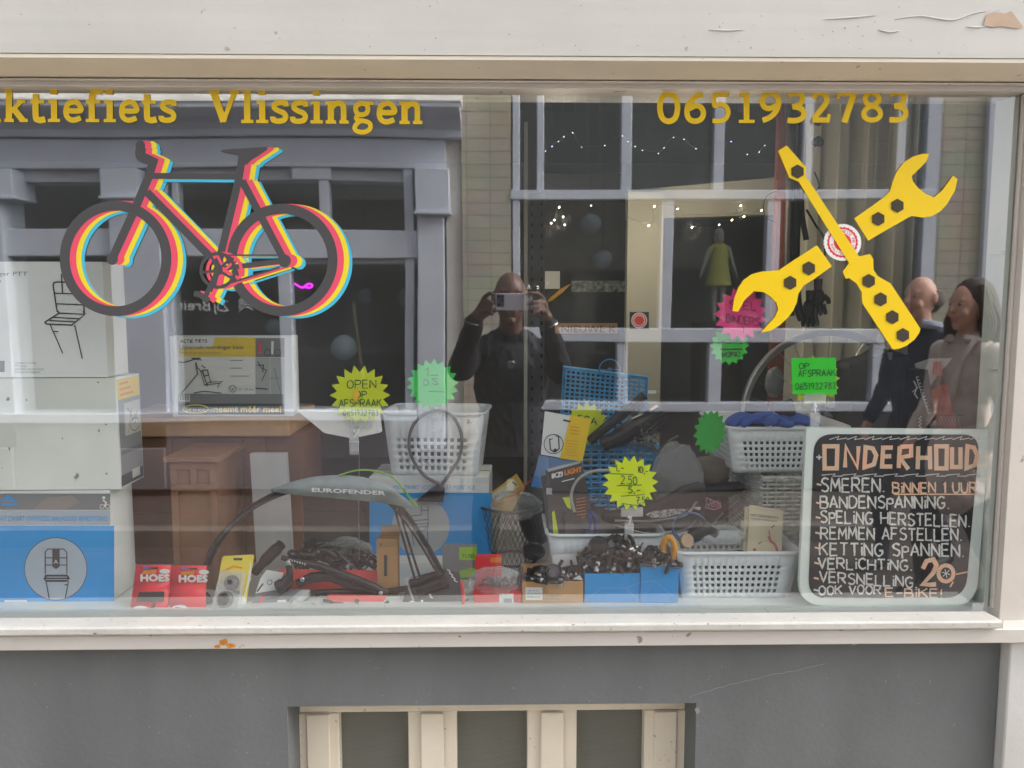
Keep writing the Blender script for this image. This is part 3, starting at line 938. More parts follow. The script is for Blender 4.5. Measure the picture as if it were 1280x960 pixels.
m.box((a.x, -YO - 1.6, 0), (a.x + .05, -YO - .36, 3.5)); m.box((b.x - .05, -YO - 1.6, 0), (b.x, -YO - .36, 3.5))
m.box((a.x, -YO - 1.6, 3.4), (b.x, -YO - .36, 3.45)); m.box((a.x, -YO - 1.6, .6), (b.x, -YO - .22, .65))
m.build('room', dark_room, cs)
pb = thing('white_pilaster_building', 'white painted building beyond the tiled shop at the mirrored right end', 'building', (3.6, -4.7, 0))
m = MB()
obox(m, 1226, 40, 1262, 612, YO - .05, 0.4); obox(m, 1262, 30, 1700, 612, YO, .35)
m.build('wall', lav, pb, bevel=0.006)
lantern(740, 278, 12.5, 5.2, 'pale globe lantern in the tiled shop window, left of the beige pillar board')
lantern(755, 323, 12, 5.6, 'lower greenish globe lantern in the tiled shop window')
# ================================================================== PEOPLE
class Body:
    """one continuous figure: rounded limbs merged into a single skin, coloured by what covers them"""
    def __init__(s, o, face=0.0, scale=1.0):
        s.o, s.r, s.k = V(o), Matrix.Rotation(R(face), 3, 'Z'), scale
        s.mb = MB(); s.seg = []
    def T(s, p):
        return s.o + s.r @ (V(p) * s.k)
    def cap(s, a, b, r0, r1, tag_, n=14):
        A, B = s.T(a), s.T(b)
        s.capw(A, B, r0 * s.k, r1 * s.k, tag_, n)
    def capw(s, A, B, r0, r1, tag_, n=14):
        A, B = V(A), V(B)
        d = B - A
        L = max(d.length, 1e-4)
        prof = [(max(1e-4, r0 * math.cos(a)), r0 * math.sin(a)) for a in [-1.5, -1.1, -.7, -.35, 0]]
        prof += [(max(1e-4, r1 * math.cos(a)), L + r1 * math.sin(a)) for a in [0, .35, .7, 1.1, 1.5]]
        s.mb.lathe(prof, A, d if d.length > 1e-4 else (0, 0, 1), n)
        s.seg.append((tuple(A), tuple(B), (r0 + r1) / 2, tag_))
    def ell(s, c, r, tag_, tilt=0):
        rr = [x * s.k for x in r]
        s.mb.ell(s.T(c), rr, s.r @ rot_euler(tilt, 0, 0), nu=20, nv=14)
        c0 = s.T(c)
        h = max(0, rr[2] - min(rr))
        up = s.r @ rot_euler(tilt, 0, 0) @ V((0, 0, h))
        s.seg.append((tuple(c0 - up), tuple(c0 + up), (rr[0] + rr[1]) / 2, tag_))
    def chain(s, pts, radii, tag_, world_=False):
        for i in range(len(pts) - 1):
            (s.capw if world_ else s.cap)(pts[i], pts[i + 1], radii[i], radii[i + 1], tag_, 10)
    def finish(s, name, mats, parent, voxel=0.008, smooth=4, fold=0.012):
        o = s.mb.build('tmp', [black_cloth], None, loc=(0, 0, 0))
        md = o.modifiers.new('r', 'REMESH'); md.mode = 'VOXEL'; md.voxel_size = voxel
        md = o.modifiers.new('s', 'SMOOTH'); md.iterations = smooth; md.factor = 0.5
        dg = bpy.context.evaluated_depsgraph_get()
        me = bpy.data.meshes.new_from_object(o.evaluated_get(dg))
        bpy.data.objects.remove(o)
        me.name = name
        base = ROOT[root_of(parent).name]
        nf = len(me.polygons)
        c = np.zeros(nf * 3); me.polygons.foreach_get('center', c); c = c.reshape(-1, 3)
        best = np.full(nf, 1e9); idx = np.zeros(nf, int)
        tags = list(mats.keys())
        for A, B, r, tg in s.seg:
            A, B = np.array(A), np.array(B)
            d = B - A; L = max((d * d).sum(), 1e-9)
            t = np.clip(((c - A) @ d) / L, 0, 1)
            q = np.linalg.norm(c - (A + t[:, None] * d), axis=1) - r
            k = q < best
            best[k] = q[k]; idx[k] = tags.index(tg)
        me.materials.clear()
        for tg in tags:
            me.materials.append(mats[tg])
        me.polygons.foreach_set('material_index', idx.astype('i4'))
        me.polygons.foreach_set('use_smooth', [True] * nf)
        v = np.zeros(len(me.vertices) * 3); me.vertices.foreach_get('co', v)
        v = v.reshape(-1, 3) - np.array(base); me.vertices.foreach_set('co', v.ravel())
        # cloth folds: push the clothed part of the skin in and out along its normals
        from mathutils import noise
        cloth = set()
        for i, p in enumerate(me.polygons):
            if tags[idx[i]] in ('top', 'legs'):
                cloth.update(p.vertices)
        skinv = set()
        for i, p in enumerate(me.polygons):
            if tags[idx[i]] not in ('top', 'legs'):
                skinv.update(p.vertices)
        me.update()
        co = [(i, me.vertices[i].co.copy(), me.vertices[i].normal.copy()) for i in cloth - skinv]
        for i, p, nn in co:
            q = V((p.x * 13, p.y * 13, p.z * 8.5 + 4 * p.x))
            f = noise.noise(q) * .7 + noise.noise(q * 2.3 + V((5, 1, 2))) * .4
            f = -abs(f) * 1.6 + .35
            me.vertices[i].co = p + nn * (fold * f)
        me.update()
        ob = bpy.data.objects.new(name, me); COL.objects.link(ob); ob.parent = parent
        return ob
def torso(b, female=False, lean=0.0, coat=False):
    w = .92 if female else 1.0
    b.ell((0, 0.0, 1.24), (.175 * w, .115, .21), 'top')
    b.ell((0, 0.01, 1.06), (.155 * w, .115, .20), 'top')
    b.ell((0, 0.0, .93), (.165, .115, .13), 'top' if coat else 'legs')
    b.cap((-.15 * w, 0, 1.385), (.15 * w, 0, 1.385), .062, .062, 'top')
    b.cap((-.09, -.01, 1.42), (0, -.005, 1.475), .055, .05, 'top')
    b.cap((.09, -.01, 1.42), (0, -.005, 1.475), .055, .05, 'top')
    b.cap((0, -.005, 1.44), (0, .02, 1.56), .056, .052, 'skin')
def head(b, hair=None):
    b.ell((0, .02, 1.645), (.075, .097, .112), 'skin')
    b.ell((0, .045, 1.575), (.058, .066, .062), 'skin')
    b.cap((0, .113, 1.645), (0, .130, 1.612), .010, .016, 'skin')
    b.cap((-.035, .098, 1.668), (.035, .098, 1.668), .013, .013, 'skin')
    b.cap((-.020, .104, 1.573), (.020, .104, 1.573), .009, .009, 'lips')
    b.cap((-.014, .100, 1.560), (.014, .100, 1.560), .011, .011, 'lips')
    b.cap((0, .085, 1.528), (0, .092, 1.532), .022, .022, 'skin')
    for sx in (-1, 1):
        b.ell((sx * .078, .0, 1.635), (.012, .022, .034), 'skin')
        b.ell((sx * .042, .086, 1.60), (.024, .024, .024), 'skin')
def legs(b, la, ra, coat=False):
    """la / ra: (hip, knee, ankle, toe) of each leg"""
    for h, k, a, t in (la, ra):
        b.cap(h, k, .088, .060, 'legs'); b.cap(k, a, .060, .044, 'legs')
        b.cap((a[0], a[1], a[2] - .04), (t[0], t[1], t[2]), .042, .038, 'shoe')
def eyes(b, parent, mat_w, mat_d):
    for sx in (-1, 1):
        m = MB()
        m.ell(b.T((sx * .032, .100, 1.645)), .0105 * b.k, nu=12, nv=8)
        m.ell(b.T((sx * .032, .1085, 1.645)), .0065 * b.k, mi=1, nu=10, nv=6)
        m.build('eye', [mat_w, mat_d], parent)
eye_w = M('eye_white', C(165, 155, 146), 0.4)
eye_d = M('eye_dark', C(30, 22, 18), 0.2)

# --- the photographer, phone held up at the camera's own place
PX0, PY0, PZ0 = 0.058, -2.06, -0.10
skin_d = M('dark_skin', C(98, 68, 58), 0.45, var=0.12, scale=20)
lips_d = M('dark_lips', C(96, 60, 56), 0.45)
navy = M('navy_knit', C(27, 27, 38), 0.85, var=0.25, scale=50, bump=0.5, bscale=160)
black_trousers = M('black_trousers', C(20, 20, 24), 0.85, var=0.2, scale=30)
shoe_m = M('black_shoe', C(26, 25, 25), 0.5)
pt = thing('person', 'person with shaved head in dark top holding up a phone with both hands', 'person', (PX0, PY0, PZ0))
b = Body((PX0, PY0, PZ0), 0, 1.02)
torso(b); head(b)
b.cap((0, -.03, 1.36), (0, -.02, 1.46), .075, .066, 'top')
legs(b, ((-.09, 0, .90), (-.12, .02, .50), (-.135, -.01, .09), (-.15, .13, .04)), ((.09, 0, .90), (.12, .02, .50), (.135, -.01, .09), (.155, .13, .04)))
for sx, el, wr in ((-1, V((PX0 - .228, -1.95, 1.245)), V((PX0 - .165, -1.80, 1.455))), (1, V((PX0 + .232, -1.95, 1.235)), V((PX0 + .165, -1.80, 1.445)))):
    sh = b.T((sx * .185, 0, 1.385))
    b.capw(sh, el, .070, .062, 'top'); b.capw(el, wr, .058, .041, 'top')
    # hand: palm, four fingers reaching along the phone, thumb below
    end = -0.012 if sx < 0 else 0.148              # the phone's end on this side
    kn = V((end + sx * .052, -1.752, 1.530))
    b.capw(wr, wr.lerp(kn, .45), .028, .030, 'skin'); 
    b.capw(wr.lerp(kn, .5) + V((0, 0, .012)), kn + V((0, 0, .016)), .020, .017, 'skin')
    b.capw(wr.lerp(kn, .5) - V((0, 0, .012)), kn - V((0, 0, .018)), .020, .016, 'skin')
    tops = [(.034, .060), (.015, .066), (-.004, .060), (-.022, .046)]
    for j, (dz, ln) in enumerate(tops):
        k0 = kn + V((0, 0.0, dz))
        lift = .016 if j == 0 else 0.0
        y1 = -1.724 if sx < 0 else -1.706
        y2 = -1.7175 if sx < 0 else -1.6985
        inx = -sx
        p1 = k0 + V((inx * ln * .42, 0, lift + .006)); p1.y = y1 - .006
        xt = (end + sx * .012) if sx < 0 else (end - .028 + .008 * j)
        p2 = V(((p1.x + xt) / 2, y2 - .003, p1.z + .003 - .004 * j))
        p3 = V((xt, y2, p1.z - .002 - .006 * j))
        b.chain([k0, p1, p2, p3], [.0115, .0102, .0092, .008], 'skin', True)
    th0 = wr.lerp(kn, .55) + V((-sx * .012, -.012, -.012))
    th1 = V((end - sx * .004, -1.742, 1.517)); th2 = V((end - sx * .030, -1.7295, 1.521))
    b.chain([th0, th1, th2], [.014, .012, .0095], 'skin', True)
b.finish('body', {'top': navy, 'legs': black_trousers, 'skin': skin_d, 'shoe': shoe_m, 'lips': lips_d}, pt, 0.0055, 3, .011)
eyes(b, pt, eye_w, eye_d)
m = MB()
hp = b.T((0, .118, 1.335))
m.lathe([(.001, -.002), (.017, -.002), (.019, 0), (.017, .003), (.010, .0035), (.001, .0035)], hp, (0, 1, 0), 20)
m.build('pendant', steel, pt); m = MB()
m.tube(catmull([b.T((-.055, .05, 1.47)), b.T((-.05, .10, 1.42)), hp + V((0, -.001, .017)), b.T((.05, .10, 1.42)), b.T((.055, .05, 1.47))], 6), .0006, 5)
m.build('cord', black_rubber, pt)
for sx, wr in ((1, V((PX0 + .172, -1.795, 1.452))), (-1, V((PX0 - .172, -1.795, 1.462)))):
    m = MB()
    ax = V((-sx * .35, .3, 1)).normalized()
    pts = []
    a1 = ax.orthogonal().normalized(); a2 = ax.cross(a1)
    m.tube([wr + a1 * (.036 * math.cos(q)) + a2 * (.036 * math.sin(q)) for q in [i * .3142 for i in range(20)]], .0042, 8, closed=True)
    m.build('bracelet', dark_steel if sx < 0 else steel, pt)
ph = thing('phone', 'silver grey phone held sideways in both hands by the person in dark top', 'phone', (.068, -1.712, 1.55))
m = MB(); m.box((-.012, -1.7165, 1.5125), (.148, -1.7085, 1.5875))
m.build('body', M('phone_back', C(186, 184, 200), 0.3, metal=0.2), ph, bevel=.0035)
m = MB(); m.box((-.006, -1.7084, 1.530), (.026, -1.7064, 1.582))
m.build('camera_bump', M('phone_bump', C(70, 70, 80), 0.25), ph, bevel=.002)
for x, z in ((0.002, 1.5735), (0.002, 1.538), (.019, 1.5735), (.019, 1.556)):
    m = MB(); m.lathe([(.0055, 0), (.0055, .0012), (.0045, .0014), (.001, .0010)], (x, -1.7063, z), (0, 1, 0), 18)
    m.build('lens', black_gloss, ph)

# --- two people walking past in the street
light_skin = M('light_skin', C(206, 158, 138), 0.5, var=0.06)
lips_l = M('light_lips', C(186, 112, 104), 0.5)
def mat_cloth(n, c):
    return M(n, C(*c), 0.9, var=0.18, scale=14, bump=0.4, bscale=35)
def walker(name, label, u, v, y, face, scale_h, mats, female, coat):
    p = O(u, v, y)                                 # centre of the head
    k = (p.z + .10) / 1.63
    t = thing('person', label, 'person', (p.x, p.y, -.10))
    b = Body((p.x, p.y, -.10), face, k)
    torso(b, female, coat=coat); head(b)
    legs(b, ((-.09, 0, .9), (-.09, .16, .50), (-.09, .12, .09), (-.09, .26, .04)), ((.09, 0, .9), (.09, -.02, .48), (.09, -.22, .12), (.09, -.10, .04)))
    for sx, sw in ((-1, .03), (1, -.05)):
        el = (sx * .24, -.02 + sw * .3, 1.12); wr = (sx * .22, .10 + sw, .93)
        b.cap((sx * .18, 0, 1.385), el, .064, .056, 'top'); b.cap(el, wr, .055, .042, 'top')
        w0 = V(wr)
        b.cap(w0, w0 + V((0, .03, -.07)), .028, .026, 'skin')
        for j in range(4):
            f0 = w0 + V((0, .012 + .017 * j, -.08 + .006 * j))
            b.chain([f0, f0 + V((-sx * .006, .012, -.04)), f0 + V((-sx * .02, .014, -.068 + .004 * abs(j - 1)))], [.010, .009, .008], 'skin')
        b.chain([w0 + V((-sx * .01, .045, -.04)), w0 + V((-sx * .02, .066, -.075))], [.011, .009], 'skin')
    if coat:
        b.ell((0, 0, .80), (.20, .15, .22), 'top'); b.cap((0, -.01, .98), (0, 0, .66), .15, .19, 'top')
    b.finish('body', mats, t, 0.008, 5)
    eyes(b, t, eye_w, eye_d)
    return t, b
t, b = walker('person', 'balding person in dark navy jacket with pale collar walking past in the street', 1153, 374, 3.05, 70, 1, {'top': mat_cloth('navy_jacket', (44, 52, 70)), 'legs': mat_cloth('dark_jeans', (46, 50, 62)), 'skin': light_skin, 'shoe': shoe_m, 'lips': lips_l}, False, False)
m = MB()
for i in range(1):
    q = [b.T((.105 * math.cos(a), -.015 + .085 * math.sin(a), 1.475 + .02 * math.sin(a))) for a in [i * .2 - 1.2 + 3.14 for i in range(28)]]
    m.tube(q, .026 * b.k, 8)
m.build('collar', mat_cloth('pale_collar', (170, 180, 196)), t)
m = MB()
for sx in (-1, 1):
    m.ell(b.T((sx * .062, -.045, 1.63)), (.024 * b.k, .05 * b.k, .05 * b.k), b.r)
m.ell(b.T((0, -.068, 1.60)), (.055 * b.k, .03 * b.k, .05 * b.k), b.r)
m.build('hair', M('grey_hair', C(112, 104, 98), 0.9, var=0.4, scale=80), t)
t, b = walker('person', 'person with long dark hair in beige coat walking past in the street', 1212, 384, 2.55, 75, 1, {'top': mat_cloth('beige_coat', (206, 190, 182)), 'legs': mat_cloth('dark_leggings', (60, 52, 54)), 'skin': light_skin, 'shoe': shoe_m, 'lips': lips_l}, True, True)
m = MB()
rr = random.Random(5)
m.ell(b.T((0, -.022, 1.683)), (.096 * b.k, .108 * b.k, .105 * b.k), b.r)
m.ell(b.T((0, -.07, 1.56)), (.105 * b.k, .07 * b.k, .16 * b.k), b.r)
for k in range(70):
    a = rr.uniform(-3.6, .46); r0 = .088
    x, y = r0 * math.cos(a), -.02 + r0 * math.sin(a); w1 = rr.uniform(-.02, .02)
    e = rr.uniform(1.34, 1.46)
    m.tube(catmull([b.T((x * .8, y * .8, 1.74)), b.T((x * 1.15, y * 1.15, 1.65)), b.T((x * 1.3 + w1, y * 1.3 - w1, 1.54)), b.T((x * rr.uniform(1.2, 1.5), y * rr.uniform(1.1, 1.4), e))], 4), [.016 * b.k] * 9 + [.014, .012, .008, .004], 6)
m.build('hair', M('dark_hair', C(62, 48, 46), 0.7, var=0.4, scale=60), t)
m = MB()
q = [b.T((.10 * math.cos(a), .0 + .085 * math.sin(a), 1.455 + .015 * math.sin(a))) for a in [i * .25 - 1.0 + 3.14 for i in range(22)]]
m.tube(q, .022 * b.k, 8)
m.build('collar', mat_cloth('beige_collar', (216, 204, 196)), t)
m = MB()
for sx in (-1, 1):
    m.tube(catmull([b.T((sx * .095, .06, 1.46)), b.T((sx * .075, .115, 1.36)), b.T((sx * .05, .135, 1.22)), b.T((sx * .03, .145, 1.08))], 5), [.014 * b.k] * 8 + [.020 * b.k] * 4 + [.012 * b.k] * 4, 8, flat=.5)
m.build('lapel', mat_cloth('beige_lapel', (212, 198, 188)), t)
m = MB()
for z, k_ in ((.99, 1.02),):
    m.tube([b.T((.172 * k_ * math.cos(q), .135 * k_ * math.sin(q), z + .01 * math.sin(2 * q))) for q in [i * .2618 for i in range(24)]], .016 * b.k, 8, closed=True, flat=.5)
m.build('belt', mat_cloth('beige_belt', (190, 172, 164)), t)

# --- mannequin in the tiled shop window, on a plinth
mp = O(895, 404, 5.05)
ms_ = (O(895, 287, 5.05).z - mp.z) / 1.75
t = thing('mannequin', 'pale child mannequin in a yellow dress standing in the tiled shop window', 'mannequin', mp)
b = Body(mp, 0, ms_)
pale = M('mannequin_skin', C(176, 174, 168), 0.5)
torso(b, True); head(b)
legs(b, ((-.09, 0, .9), (-.08, .0, .5), (-.08, 0, .1), (-.09, .1, .04)), ((.09, 0, .9), (.08, 0, .5), (.08, 0, .1), (.09, .1, .04)))
for sx in (-1, 1):
    el = (sx * .26, 0, 1.12); wr = (sx * .34, .04, .90)
    b.cap((sx * .18, 0, 1.385), el, .05, .042, 'skin'); b.cap(el, wr, .04, .03, 'skin')
    for j in range(4):
        b.chain([(wr[0], wr[1] + .014 * j - .02, wr[2] - .02), (wr[0] + sx * .015, wr[1] + .016 * j - .02, wr[2] - .10)], [.016, .011], 'skin')
b.finish('body', {'top': M('mannequin_top', C(220, 214, 120), 0.8), 'legs': pale, 'skin': pale, 'shoe': pale, 'lips': pale}, t, 0.008, 3, .004)
m = MB()
m.lathe([(.14 * ms_, 0), (.165 * ms_, -.22 * ms_), (.185 * ms_, -.40 * ms_), (.25 * ms_, -.72 * ms_), (.24 * ms_, -.72 * ms_), (.12 * ms_, .0)], b.T((0, 0, 1.41)), n=28, cap=False)
m.build('dress', M('yellow_dress', C(206, 200, 120), 0.85, var=0.15, scale=40), t)
m = MB(); m.ell(b.T((0, -.02, 1.68)), (.09 * ms_, .105 * ms_, .10 * ms_)); m.ell(b.T((0, -.05, 1.60)), (.095 * ms_, .08 * ms_, .13 * ms_))
m.build('wig', M('wig_grey', C(214, 210, 200), 0.9, var=0.2, scale=50), t)
m = MB()
m.box((mp.x - .18, mp.y - .16, .65), (mp.x + .18, mp.y + .16, mp.z)); m.box((mp.x - .2, mp.y - .18, .65), (mp.x + .2, mp.y + .18, .69))
tag(m.build('display_plinth', riser, loc=(mp.x, mp.y, .65), bevel=.004), 'dark plinth under the mannequin in the yellow dress', 'plinth')
# ================================================================== STICKERS ON THE GLASS
G = Frame((0, -0.0012, 0))
vin_black = M('vinyl_charcoal', C(74, 72, 73), 0.55)
vin_red = M('vinyl_coral', C(240, 82, 108), 0.5)
vin_yel = M('vinyl_lemon', C(242, 220, 40), 0.5)
vin_cyan = M('vinyl_cyan', C(72, 190, 222), 0.5)
vin_gold = M('vinyl_gold', C(242, 202, 4), 0.5)
vin_yellow = M('vinyl_yellow', C(246, 206, 0), 0.45)
vin_dark = M('vinyl_brown', C(60, 50, 34), 0.6)
vin_white = M('vinyl_white', C(240, 238, 236), 0.5)
vin_ring = M('vinyl_red', C(222, 66, 72), 0.5)
o = thing('bicycle_sticker', 'flat bicycle silhouette sticker, charcoal with coral, yellow and cyan offset edges on the glass', 'sticker', W(250, 325, -.001))
def bike_layer(mb, dx, dy, mi, base):
    G.k = base
    D = lambda pts: [(u + dx, v + dy) for u, v in pts]
    def ring(u, v, r, w, rv=None):
        G.ring(mb, u + dx, v + dy, r, w, mi, 64, rv=rv)
    def ln(pts, w, sm=0):
        G.line(mb, D(pts), w, mi, sm)
    ring(145, 323, 63.5, 12, 66); ring(353, 325, 63, 12, 64)
    ln([(177, 184), (176, 190), (177, 196), (186, 200), (196, 205)], 12, 4); G.disc(mb, 176 + dx, 182 + dy, 6, mi)
    ln([(193, 200), (186, 222), (168, 264), (141, 323)], 10)
    G.disc(mb, 141 + dx, 324 + dy, 7, mi)
    ln([(189, 220), (298, 221)], 7); ln([(184, 240), (270, 328)], 9.5)
    ln([(304, 192), (299, 224), (273, 332)], 9)
    G.poly(mb, D([(276, 189), (282, 187), (334, 184), (335, 187), (325, 194), (314, 201), (309, 206), (299, 206), (300, 197), (297, 194), (280, 191)]), mi)
    ln([(303, 226), (356, 326)], 9); ln([(275, 336), (356, 326)], 6)
    ln([(272, 319), (350, 319)], 1.8); ln([(278, 357), (350, 334)], 2.2)
    G.disc(mb, 356 + dx, 326 + dy, 8, mi)
    ring(273, 338, 21, 4); G.disc(mb, 273 + dx, 338 + dy, 6, mi)
    for k in range(5):
        a = k * 1.2566 + .5
        ln([(273, 338), (273 + 21 * math.cos(a), 338 + 21 * math.sin(a))], 3.2)
    ln([(273, 338), (256, 374)], 6); ln([(243, 367), (250, 368), (262, 376)], 7)
for nm, mt, dx, dy, base in (('cyan_layer', vin_cyan, 18.5, 3, 0), ('yellow_layer', vin_yel, 14.5, .6, 8), ('coral_layer', vin_red, 8, 0, 16), ('charcoal_layer', vin_black, 0, 0, 24)):
    m = MB(); bike_layer(m, dx, dy, 0, base)
    if base == 0:
        G.line(m, [(205, 226), (294, 226.6)], 3.2, 0, lift=.0021)
    m.build(nm, mt, o, recalc=False)
# tools sticker
def zz(pts):
    return [(860 + x * .328, 160 + y * .328) for x, y in pts]
o = thing('tools_sticker', 'yellow crossed screwdriver and spanner sticker with dark hexagons on the glass', 'sticker', W(1055, 310, -.001))
m = MB(); G.k = 30
G.poly(m, zz([(342, 88), (375, 67), (448, 150), (447, 183), (650, 490), (692, 480), (705, 500), (705, 540), (722, 565), (770, 592), (884, 765), (880, 780), (862, 806), (830, 830), (800, 842), (778, 843), (663, 668), (660, 625), (640, 592), (612, 572), (600, 575), (588, 548), (612, 515), (420, 205), (385, 190)]), 0)
G.poly(m, zz([(632, 345), (700, 297), (748, 262), (768, 240), (780, 200), (795, 165), (820, 132), (855, 110), (890, 99), (918, 98), (905, 130), (850, 185), (856, 205), (878, 232), (905, 252), (935, 265), (965, 240), (1008, 182), (1025, 195), (1015, 240), (985, 290), (960, 318), (925, 338), (890, 342), (850, 335), (770, 380), (685, 430)]), 0)
G.poly(m, zz([(490, 447), (547, 527), (480, 575), (440, 600), (420, 630), (413, 665), (400, 695), (380, 722), (350, 750), (315, 772), (275, 780), (330, 720), (343, 690), (335, 665), (310, 640), (285, 625), (250, 622), (215, 655), (190, 700), (168, 697), (175, 650), (190, 610), (210, 580), (240, 558), (280, 547), (345, 542), (400, 505)]), 0)
m.build('yellow_shape', vin_yellow, o, recalc=False)
m = MB(); G.k = 40
for x, y in ((415, 167), (795, 297), (722, 347), (458, 535), (387, 590), (686, 583), (731, 653), (776, 721), (816, 789)):
    G.poly(m, zz([(x + 27 * math.cos(q * 1.0472 + .52), y + 27 * math.sin(q * 1.0472 + .52)) for q in range(6)]), 0, lift=.0035)
    m.build('hexagon', vin_dark, o, recalc=False); m = MB()

# round seal
o = thing('seal_sticker', 'round red and white scalloped seal sticker behind the screwdriver shaft', 'sticker', W(1053, 303, -.001))
m = MB()
u0, v0 = 1053, 303
G.poly(m, [(u0 + (23 + .9 * (i % 2)) * math.cos(i * .0982), v0 + (22.5 + .9 * (i % 2)) * math.sin(i * .0982)) for i in range(64)], 0, lift=.0006)
G.poly(m, [(u0 + (18.5 + 1.2 * (i % 2)) * math.cos(i * .131), v0 + (18.5 + 1.2 * (i % 2)) * math.sin(i * .131)) for i in range(48)], 1, lift=.0007)
G.disc(m, u0, v0, 16.5, 0, lift=.0008); G.disc(m, u0, v0, 11, 1, lift=.0009)
def arc_text(st, a0, a1, r, h, mi, flip):
    for i, ch in enumerate(st):
        a = a0 + (a1 - a0) * i / (len(st) - 1)
        cu, cv = u0 + r * math.cos(a), v0 + r * math.sin(a)
        tu, tv = (-math.sin(a), math.cos(a)) if not flip else (math.sin(a), -math.cos(a))
        ou, ov = (math.cos(a), math.sin(a)) if not flip else (-math.cos(a), -math.sin(a))
        for p in pen_paths(ch):
            q = [(cu + tu * (x - 2) / 6 * h * .8 + ou * (y - 3) / 6 * h, cv + tv * (x - 2) / 6 * h * .8 + ov * (y - 3) / 6 * h) for x, y in p]
            if len(q) > 1:
                G.line(m, q, .6, mi, lift=.001)
arc_text('KWALITEIT', 2.9, 1.3, 13.7, 3.4, 1, True)
arc_text('BESTE PRIJS', -1.5, .45, 13.7, 3.4, 1, False)
m.build('print', [vin_white, vin_ring], o, recalc=False)
